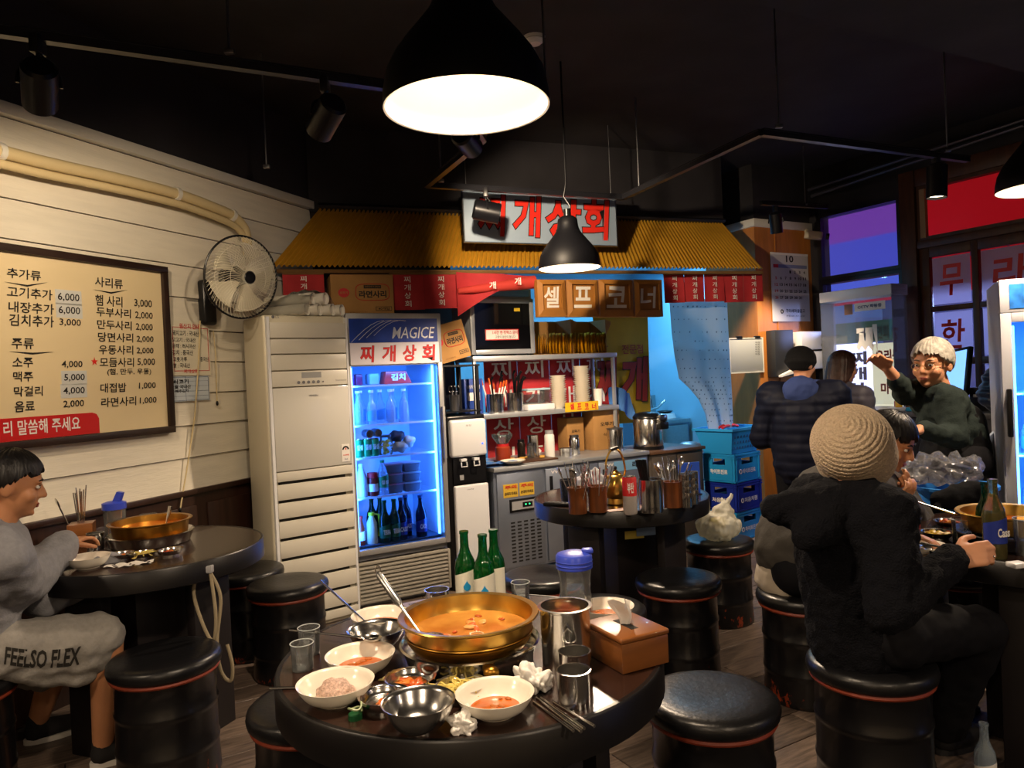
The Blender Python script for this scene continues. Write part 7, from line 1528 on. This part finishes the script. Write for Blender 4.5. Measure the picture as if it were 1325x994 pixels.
def shoe(t, a, toe, m, sole=None):
    a, toe = V(a), V(toe); b = MB(); b.cap(V((a.x, a.y, .045)), .045, V((toe.x, toe.y, .038)), .036); b.cap(V((a.x, a.y, .06)), .04, V((a.x, a.y, .09)), .038)
    blob(b, 'shoe', m, t, .008, 3, disp=lambda c, n: V((c.x, c.y, max(c.z, .012))))
    d = (toe - a); d.z = 0; d.normalize(); q = V((-d.y, d.x, 0)); b = MB(); n = 20; mid = (a + toe) / 2; L = (toe - a).length / 2 + .045
    ps = [(mid.x + d.x * L * math.cos(x) + q.x * .045 * math.sin(x), mid.y + d.y * L * math.cos(x) + q.y * .045 * math.sin(x)) for x in [2 * math.pi * k / n for k in range(n)]]
    b.add([(x, y, .001) for x, y in ps] + [(x, y, .022) for x, y in ps], [tuple(range(n - 1, -1, -1)), tuple(range(n, 2 * n))] + [(k, (k + 1) % n, (k + 1) % n + n, k + n) for k in range(n)]); b.obj('sole', sole or M_rubber, t)
def haircap(P, s, front=25., side=-8., back=-45., jag=5., rr=(.087, .106, .100), cz=.028, cy=-.012, length=0., part=.0):
    """head of hair: shell round the skull down to a hairline, streaked strand by strand; length lets the back hang"""
    b = MB(); NA, NV = 120, 22; Rl = random.Random(5)
    jg = [Rl.uniform(-1, 1) for _ in range(NA)]
    def fn(u, v):
        i = int(round(u * NA)) % NA; a = 2 * math.pi * i / NA; c = math.cos(a)           # a = 0 is the face
        w1 = max(0, c) ** .8; w3 = max(0, -c) ** .7; e = side + (front - side) * w1 + (back - side) * w3 + jag * jg[i] * .6 + jag * .5 * math.sin(a * 7)
        hang = length * (max(0, -c + .45) / 1.45) ** .5 if length else 0.
        vv = min(v / .9, 1); el = rad(90 - (90 - e) * min(1, vv * (1 if not hang else 1.6)))
        st = 1 + .010 * math.sin(a * 29 + 3 * vv) + .016 * jg[i] * vv
        k = st if v <= .9 else .86
        x, y, z = math.sin(a) * math.cos(el) * rr[0] * k, math.cos(a) * math.cos(el) * rr[1] * k, math.sin(el) * rr[2] * (st if v <= .9 else .97)
        if hang and vv > .625: d = (vv - .625) / .375; z -= hang * d * (1 + .08 * jg[i]); x *= 1 + .10 * d; y *= 1 + .12 * d
        return P(x, cy + y, cz + z)
    b.grid(NA, NV, fn); return b
def wrinkle(a=.008, k=14.): return lambda c, n: c + n * (a * noise.noise(V((c.x * k, c.y * k, c.z * k * .7))) + a * .5 * noise.noise(c * k * 2.3))
def mk(seat, f, lean, hipw=.09, sh=.19, tor=.50):
    pass
def sideframe(f): f = V(f); f.z = 0; f.normalize(); return f, V((f.y, -f.x, 0))     # forward, person's right

# --- diner in the cream knitted hat (back to the viewer, right of the picture)
s9 = STOOL[9]; f, r = sideframe(T4c - s9)
pel = V((s9.x, s9.y, SEAT + .10)) + f * .0; hc = pt(1101, 572, 2.34)
che = pt(1094, 705, 2.38); nek = pt(1098, 630, 2.36)
wr = pt(1237, 724, 2.22); el = pt(1152, 786, 2.14)
J = dict(pel=pel, che=che, nek=nek, hed=hc, sR=nek + r * .15 - V((0, 0, .06)), sL=nek - r * .15 - V((0, 0, .06)), eR=el, wR=wr, eL=nek - r * .25 + f * .2 - V((0, 0, .27)), wL=V((wr.x - .02, wr.y + .32, TZ + .07)),
         hipR=pel + r * .09, hipL=pel - r * .09, kR=pel + r * .11 + f * .38 + V((0, 0, -.04)), kL=pel - r * .12 + f * .40 + V((0, 0, -.04)))
aR = onz(1222, 948, .07); J['aR'] = aR; J['aL'] = V((J['kL'].x + .02, J['kL'].y + .02, .08)); J['tR'] = aR + f * .15 - V((0, 0, .035)); J['tL'] = J['aL'] + f * .15 - V((0, 0, .045))
t = thing('person', 'seated diner in cream knitted hat and black fleece hooded jacket, seen from behind', 'person', V((0, 0, 0)))
b = MB(); body(b, J); hf = (f + V((0, 0, -.35))).normalized(); P, Mh, rr = head(b, hc - V((0, 0, .01)), hf, V((0, 0, 1)))
hand(b, wr, V((.30, -.02, .06)), V((.0, .8, -.4)), 1, .75); hand(b, J['wL'], V((.5, -.25, -.05)), V((0, -.2, -1)), 1, .5); blob(b, 'body', M_skin, t, .0065, 4); face(t, P, Mh, 1.)
b = MB(); top(b, J, .03, pel + V((-.03, 0, -.04)), .93, .95, 1.0)
hood = nek - f * .13 + V((0, 0, .0)); b.cap(hood + V((.03, .03, -.06)), .095, pt(1003, 660, 2.3), .045); b.cap(hood + V((.03, 0, -.08)), .09, pt(1050, 690, 2.22), .06); b.cap(nek + r * .06 - V((0, 0, .035)), .075, hood + V((0, 0, -.06)), .08)
blob(b, 'fleece_jacket', mat('black_fleece', '#0b0c12', .95, bump=.7, bscale=160, spec=.2), t, .010, 5, disp=lambda c, n: c + n * (.007 * noise.noise(c * 45) + .012 * noise.noise(c * 10)))
b = MB(); legs(b, J, .012, .93); blob(b, 'trousers', mat('black_trousers', '#121216', .8, spec=.15), t, .010, 4, disp=wrinkle())
b = MB(); b.ell(pt(1192, 800, 2.2), (.05, .05, .09)); b.obj('grey_pocket_lining', mat('grey_lining', '#6f6a62', .9), t) if 0 else None
b = MB(); b.cap(aR + V((0, 0, .0)), .043, aR + V((0, 0, .05)), .043); b.obj('sock', mat('pale_sock', '#b9a79a', .9), t)
shoe(t, J['aR'], J['tR'], mat('black_shoe', '#141417', .5), mat('black_sole', '#1a1a1c', .6)); shoe(t, J['aL'], J['tL'], mat('black_shoe'), mat('black_sole'))
# knitted hat: ribbed dome around a tilted axis
axd = V((-.45, -.70, .55)).normalized(); b = MB(); b.T = Matrix.Translation(hc + V((.0, 0, .005)) - axd * .02) @ axd.to_track_quat('Z', 'Y').to_matrix().to_4x4()
pr = [(0, .125)]
nr = 15
for i in range(nr * 6 + 1):
    s = i / (nr * 6); th = s * 1.95; rp = .0036 * abs(math.sin(s * nr * math.pi)); R_ = .121 + rp
    pr.append((R_ * math.sin(th) + 1e-4 if th < 1.57 else (R_ * (1 + .02 * (th - 1.57))), (R_ + .004) * math.cos(th) if th < 1.57 else -.27 * (th - 1.57)))
b.lathe(pr, 56); hat = b.obj('knitted_hat', mat('cream_crochet', '#c3ae93', .95, bump=.9, bscale=190, var=.12, vscale=120), t, ang=80)
# chopsticks held by that hand
t = thing('held_chopsticks', 'steel chopsticks held by the diner in the cream hat', 'chopsticks', wr + V((.08, -.0, .0))); 
for k in range(2): MB().tube([(.03, -.01 + .012 * k, .005), (-.13, .10 + .008 * k, .03 - .004 * k)], .0026, 8).obj('chopstick', M_steelp, t)

# --- diner in the grey coat, head bent over the table
s8 = STOOL[8]; f, r = sideframe(T4c - s8); pel = V((s8.x, s8.y, SEAT + .10)); hc = pt(1150, 572, 3.02); hc2 = hc
nek = hc - f * .07 - V((0, 0, .13)); che = pel.lerp(nek, .62) - f * .03
J = dict(pel=pel, che=che, nek=nek, hed=hc, sR=nek + r * .18 - V((0, 0, .05)), sL=nek - r * .18 - V((0, 0, .05)), hipR=pel + r * .09, hipL=pel - r * .09, kR=pel + r * .11 + f * .4, kL=pel - r * .11 + f * .4)
J['eR'] = J['sR'] + f * .12 + r * .05 - V((0, 0, .24)); J['wR'] = pt(1140, 645, 2.88); J['eL'] = J['sL'] + f * .16 - r * .05 - V((0, 0, .24)); J['wL'] = J['wR'] + V((.06, .14, .03))
for s in 'LR': J['a' + s] = V((J['k' + s].x + .03, J['k' + s].y, .08)); J['t' + s] = J['a' + s] + f * .15 - V((0, 0, .045))
t = thing('person', 'dark haired diner in grey coat bending over the food at the right table', 'person', V((0, 0, 0))); b = MB(); body(b, J)
hf = (f * .9 + V((.1, -.25, -.55))).normalized(); P, Mh, rr = head(b, hc, hf, V((0, 0, 1)))
hand(b, J['wR'], f + V((0, 0, .25)), V((0, .3, .4)), -1, .8); hand(b, J['wL'], f + V((0, -.2, .2)), V((0, -.3, .4)), 1, .8); blob(b, 'body', M_skinw, t, .0065, 4); face(t, P, Mh, 1.)
b = MB(); top(b, J, .05, pel + V((0, 0, .10)), .95, .9, 1.1); b.cap(nek - f * .1, .1, nek - f * .06 + V((0, 0, .06)), .08); blob(b, 'coat', mat('olive_grey_coat', '#46433f', .85, spec=.2, bump=.2, bscale=70), t, .011, 5, disp=wrinkle(.016, 9))
b = MB(); b.cap(pel - f * .05 - V((0, 0, .04)), .15, pel - f * .04 - V((0, 0, .0)), .15); blob(b, 'sweater_hem', mat('beige_hem', '#a59a8a', .95), t, .012, 3, disp=wrinkle(.012, 14))
b = MB(); legs(b, J, .012, .93); blob(b, 'trousers', mat('black_trousers'), t, .011, 4)
for s in 'LR': shoe(t, J['a' + s], J['t' + s], mat('black_shoe'), mat('black_sole'))
b = haircap(P, 1., 14, -14, -48, 10, (.090, .108, .104)); b.obj('hair', mat('black_hair', '#0f0c0d', .45, bump=.5, bscale=60, stretch=(1, 1, .2)), t, ang=70, weld=True)
b = MB(); b.grid(8, 6, lambda u, v: P((u - .5) * .10, .075 + .03 * math.sin(u * 3.14), -.085 - .05 * v - .01 * math.sin(u * 3.14))); b.obj('face_mask', mat('white_mask', '#b9bcc4', .9), t); MB().tube([P(-.05, .07, -.09), P(-.09, .02, -.03), P(-.075, -.012, .01)], .0015, 5).obj('mask_strap', M_white, t)
sp = thing('held_spoon', 'steel spoon held by the bending diner', 'spoon', J['wR'] + f * .1); MB().tube([(0, 0, 0), V((.16, -.12, -.06))], .0035, 8).obj('shaft', M_steelp, sp); MB().ell((.17, -.128, -.063), (.024, .018, .006)).obj('spoon_bowl', M_steelp, sp)

# --- standing woman with short grey hair
D3 = 3.8; hc = pt(1206, 472, D3); fz = V((-.80, -.55, -.06)); f, r = sideframe(V((-.95, -.15, 0)))
base = V((hc.x + .08, hc.y + .02, 0)); nek = hc + V((.055, .015, -.155)); pel = V((nek.x + .07, nek.y + .02, .88)); che = nek.lerp(pel, .42)
J = dict(pel=pel, che=che, nek=nek, hed=hc + V((.01, 0, 0)), sR=pt(1196, 508, D3 + .10), sL=pt(1226, 516, D3 - .10), eR=pt(1172, 508, D3 + .05), wR=pt(1148, 476, D3 - .06), eL=pt(1236, 566, D3 - .16), wL=pt(1190, 556, D3 - .26), hipR=pel + r * .09, hipL=pel - r * .09)
for s, k in (('R', 1), ('L', -1)): J['k' + s] = V((pel.x + r.x * .09 * k, pel.y + r.y * .09 * k, .47)); J['a' + s] = V((pel.x + r.x * .1 * k + .02, pel.y + r.y * .1 * k, .08)); J['t' + s] = J['a' + s] + f * .16 - V((0, 0, .045))
t = thing('person', 'standing woman with short grey hair, glasses, dark green sweater and black apron raising one hand', 'person', V((0, 0, 0))); b = MB(); body(b, J); P, Mh, rr = head(b, hc, fz, V((.05, 0, 1)), 1.06)
hand(b, J['wR'], pt(1128, 458, D3 - .1) - J['wR'], V((-.2, -.4, -.6)), 1, .55, 1., .2); hand(b, J['wL'], V((-.9, -.2, -.1)), V((0, .3, -1)), -1, .6); blob(b, 'body', M_skin, t, .006, 4); face(t, P, Mh, 1.06, '#6a5a50')
b = MB(); top(b, J, .018, V((pel.x, pel.y, 1.0)), .55, 1.); b.cap(J['eL'], .058, J['eL'].lerp(J['wL'], .85), .045); blob(b, 'sweater', mat('dark_green_sweater', '#28312f', .9, spec=.2, bump=.25, bscale=120), t, .009, 4, disp=wrinkle(.012, 13))
b = MB(); b.cap(V((pel.x, pel.y, .96)), .155, V((pel.x, pel.y, 1.05)), .145); b.cap(V((pel.x, pel.y, .92)), .165, V((pel.x, pel.y, .55)), .17); blob(b, 'apron', mat('black_apron', '#0d0d10', .7, spec=.15), t, .011, 3, disp=wrinkle(.01, 11))
b = MB(); legs(b, J, .012, .93); blob(b, 'trousers', mat('black_trousers'), t, .011, 4)
for s in 'LR': shoe(t, J['a' + s], J['t' + s], mat('black_shoe'), mat('black_sole'))
b = haircap(P, 1., 17, -18, -42, 7, (.092, .110, .107)); b.obj('hair', mat('silver_grey_hair', '#9f9a90', .6, var=.3, vscale=40, bump=.5, bscale=60), t, ang=70, weld=True)
gl_ = MB()
for k in (-1, 1): gl_.tube([P(k * .033 + .024 * math.cos(a), .093 - .010 * abs(math.cos(a)) * (1 if k * math.cos(a) > 0 else 0), .0 + .018 * math.sin(a)) for a in [6.28 * i / 20 for i in range(20)]], .0013, 5, closed=True)
gl_.tube([P(-.010, .096, .003), P(0, .099, .006), P(.010, .096, .003)], .0013, 5)
for k in (-1, 1): gl_.tube([P(k * .056, .082, .004), P(k * .078, .02, .006), P(k * .082, -.02, .004)], .0013, 5)
gl_.obj('glasses', mat('gold_wire', '#b08a4a', .3, .9), t)

# --- shopper in black beanie and navy jacket, back view
D4 = 4.9; hc = pt(1037, 472, D4); f, r = sideframe(V((.45, .9, 0))); nek = hc - V((0, 0, .15)) - f * .02; pel = V((nek.x - .01, nek.y, .86)); che = nek.lerp(pel, .4)
J = dict(pel=pel, che=che, nek=nek, hed=hc, sR=nek + r * .19 - V((0, 0, .06)), sL=nek - r * .19 - V((0, 0, .06)), hipR=pel + r * .09, hipL=pel - r * .09)
J['eR'] = J['sR'] + r * .06 + f * .05 - V((0, 0, .27)); J['wR'] = J['eR'] + f * .22 + V((0, 0, .05)); J['eL'] = J['sL'] - r * .07 + f * .02 - V((0, 0, .27)); J['wL'] = J['eL'] + f * .22 + r * .05 + V((0, 0, .02))
for s, k in (('R', 1), ('L', -1)): J['k' + s] = pel + r * .09 * k - V((0, 0, .42)); J['a' + s] = pel + r * .1 * k; J['a' + s].z = .08; J['t' + s] = J['a' + s] + f * .16 - V((0, 0, .045))
t = thing('person', 'standing customer in black beanie and navy quilted jacket with blue hood, back turned', 'person', V((0, 0, 0))); b = MB(); body(b, J); P, Mh, rr = head(b, hc, (f + V((.5, -.2, -.1))), V((0, 0, 1)), .97)
hand(b, J['wR'], f, -r, -1, .5); hand(b, J['wL'], f, r, 1, .5); blob(b, 'body', M_skin, t, .008, 3); face(t, P, Mh, .97)
b = MB(); top(b, J, .05, pel - V((0, 0, .08)), .97, .85, 1.1); blob(b, 'quilted_jacket', mat('navy_quilted_nylon', '#0e1120', .6, spec=.15), t, .010, 4, disp=lambda c, n: c + n * (.005 * (abs(math.sin(c.z * 52)) - .6) + .01 * noise.noise(c * 12)))
b = MB(); b.ell(nek - f * .10 - V((0, 0, .02)), (.12, .08, .1)); b.ell(nek - f * .12 - V((0, 0, .1)), (.06, .05, .08)); b.cap(nek - r * .09 + V((0, 0, .0)), .05, nek + r * .09, .05); blob(b, 'hood', mat('blue_hood_cloth', '#26376a', .85), t, .009, 4, disp=wrinkle(.01, 14))
b = MB(); legs(b, J, .012, .93); blob(b, 'trousers', mat('black_trousers'), t, .011, 4)
for s in 'LR': shoe(t, J['a' + s], J['t' + s], mat('black_shoe'), mat('black_sole'))
b = MB(); b.ell(P(0, -.008, .035), (.094, .108, .092), 20, 14, Mh); b.ell(P(0, -.012, .02), (.098, .112, .045), 20, 12, Mh); blob(b, 'beanie', mat('black_knit', '#0b0b0e', .95, bump=.5, bscale=150), t, .007, 3)

# --- woman with brown hair and grey jacket facing the window
D5 = 5.25; hc = pt(1091, 476, D5); f, r = sideframe(V((.9, .25, 0))); nek = hc - V((0, 0, .15)) - f * .02; pel = V((nek.x - .02, nek.y, .86)); che = nek.lerp(pel, .4)
J = dict(pel=pel, che=che, nek=nek, hed=hc, sR=nek + r * .17 - V((0, 0, .06)), sL=nek - r * .17 - V((0, 0, .06)), hipR=pel + r * .09, hipL=pel - r * .09)
J['eR'] = J['sR'] + r * .05 + f * .04 - V((0, 0, .27)); J['wR'] = J['eR'] + f * .22 + V((0, 0, .08)); J['eL'] = J['sL'] - r * .05 + f * .04 - V((0, 0, .27)); J['wL'] = J['eL'] + f * .22 + V((0, 0, .08))
for s, k in (('R', 1), ('L', -1)): J['k' + s] = pel + r * .09 * k - V((0, 0, .42)); J['a' + s] = pel + r * .1 * k; J['a' + s].z = .08; J['t' + s] = J['a' + s] + f * .16 - V((0, 0, .045))
t = thing('person', 'standing woman with brown shoulder length hair and grey jacket by the bright window', 'person', V((0, 0, 0))); b = MB(); body(b, J); P, Mh, rr = head(b, hc, f + V((0, -.1, -.12)), V((0, 0, 1)), .97)
hand(b, J['wR'], f, -r, -1, .5); hand(b, J['wL'], f, r, 1, .5); blob(b, 'body', M_skin, t, .008, 3); face(t, P, Mh, .97)
b = MB(); top(b, J, .04, pel - V((0, 0, .02)), .97, .9, 1.05); b.cap(nek - r * .07, .06, nek + r * .07, .06); blob(b, 'jacket', mat('grey_puffer', '#45424e', .6), t, .010, 4, disp=lambda c, n: c + n * (.009 * (abs(math.sin(c.z * 40)) - .6) + .01 * noise.noise(c * 12)))
b = MB(); legs(b, J, .012, .93); blob(b, 'trousers', mat('black_trousers'), t, .011, 4)
for s in 'LR': shoe(t, J['a' + s], J['t' + s], mat('black_shoe'), mat('black_sole'))
b = haircap(P, 1., 26, -8, -8, 5, (.090, .108, .102), length=.21); b.obj('hair', mat('brown_hair', '#3a231a', .45, var=.35, vscale=30, bump=.4, bscale=50), t, ang=70, weld=True)

# --- man in grey hoodie and shorts at the left
s10 = STOOL[10]; f, r = sideframe(V((.75, .62, 0))); pel = V((s10.x, s10.y, SEAT + .10)); hc = pt(14, 628, 2.62)
nek = hc - f * .05 - V((0, 0, .15)); che = pel.lerp(nek, .6) - f * .02
kR = pt(140, 822, 2.80); kL = pt(80, 838, 3.1)
J = dict(pel=pel, che=che, nek=nek, hed=hc, sR=nek + r * .19 - V((0, 0, .06)), sL=nek - r * .19 - V((0, 0, .06)), hipR=pel + r * .09, hipL=pel - r * .09, kR=kR, kL=kL, eR=pt(22, 762, 2.62), wR=pt(80, 706, 2.88))
J['eL'] = J['sL'] + f * .15 - V((0, 0, .25)); J['wL'] = J['eL'] + f * .24 + V((0, 0, .07)); J['aR'] = onz(133, 966, .07); J['aL'] = onz(47, 938, .07)
for s in 'LR': J['t' + s] = J['a' + s] + (V((-.10, -.10, 0)) if s == 'R' else V((-.12, -.06, 0))) * 0 + f * .14 - V((0, 0, .04))
t = thing('person', 'seated man in grey hoodie, lettered grey shorts and slip-on shoes at the left wall table', 'person', V((0, 0, 0))); b = MB(); body(b, J); hf = (f + V((.25, .1, -.28))).normalized(); P, Mh, rr = head(b, hc, hf, V((0, 0, 1)), 1.03)
hand(b, J['wR'], pt(112, 694, 2.98) - J['wR'], V((.2, .4, -.6)), -1, .6); hand(b, J['wL'], f + V((0, 0, .1)), V((.3, -.3, -.6)), 1, .6); blob(b, 'body', M_skinw, t, .0065, 4); face(t, P, Mh, 1.03)
b = MB(); top(b, J, .04, pel + V((0, 0, -.02)), .97, 1.0, 1.05); b.ell(nek - f * .08 + V((0, 0, .0)), (.14, .12, .08)); b.cap(pel, .15, pel + f * .1, .13); blob(b, 'hoodie', mat('heather_grey_fleece', '#85868c', .95, var=.08, vscale=60, bump=.2, bscale=120), t, .010, 5, disp=wrinkle(.016, 10))
b = MB(); b.cap(pel, .145, pel + V((0, 0, .06)), .14)
for s, tt2 in (('R', .94), ('L', .92)):
    h, k = J['hip' + s], J['k' + s]; b.cap(h, .11, h.lerp(k, tt2), .088); b.cap(h.lerp(k, .45) - V((0, 0, .05)), .08, h.lerp(k, tt2) - V((0, 0, .06)) - f * .02, .07)
    b.cap(h.lerp(k, .5) - V((0, 0, .10)), .05, h.lerp(k, .88) - V((0, 0, .13)) - f * .03, .04)
blob(b, 'shorts', mat('grey_sweat_shorts', '#8f8c87', .95, var=.08, vscale=60, bump=.2, bscale=120), t, .009, 4, disp=wrinkle(.012, 12))
for s in 'LR': shoe(t, J['a' + s], J['t' + s], mat('black_canvas_shoe', '#1c1a1b', .8))
b = haircap(P, 1., 18, -12, -46, 8, (.089, .107, .102)); b.obj('hair', mat('black_hair'), t, ang=70, weld=True)
text(t, 'FEELSO FLEX', 55, 853, 100, 24, mat('faded_black_print', '#26231f', .9), bold=.03, shear=.2, name='shorts_lettering')
finish()
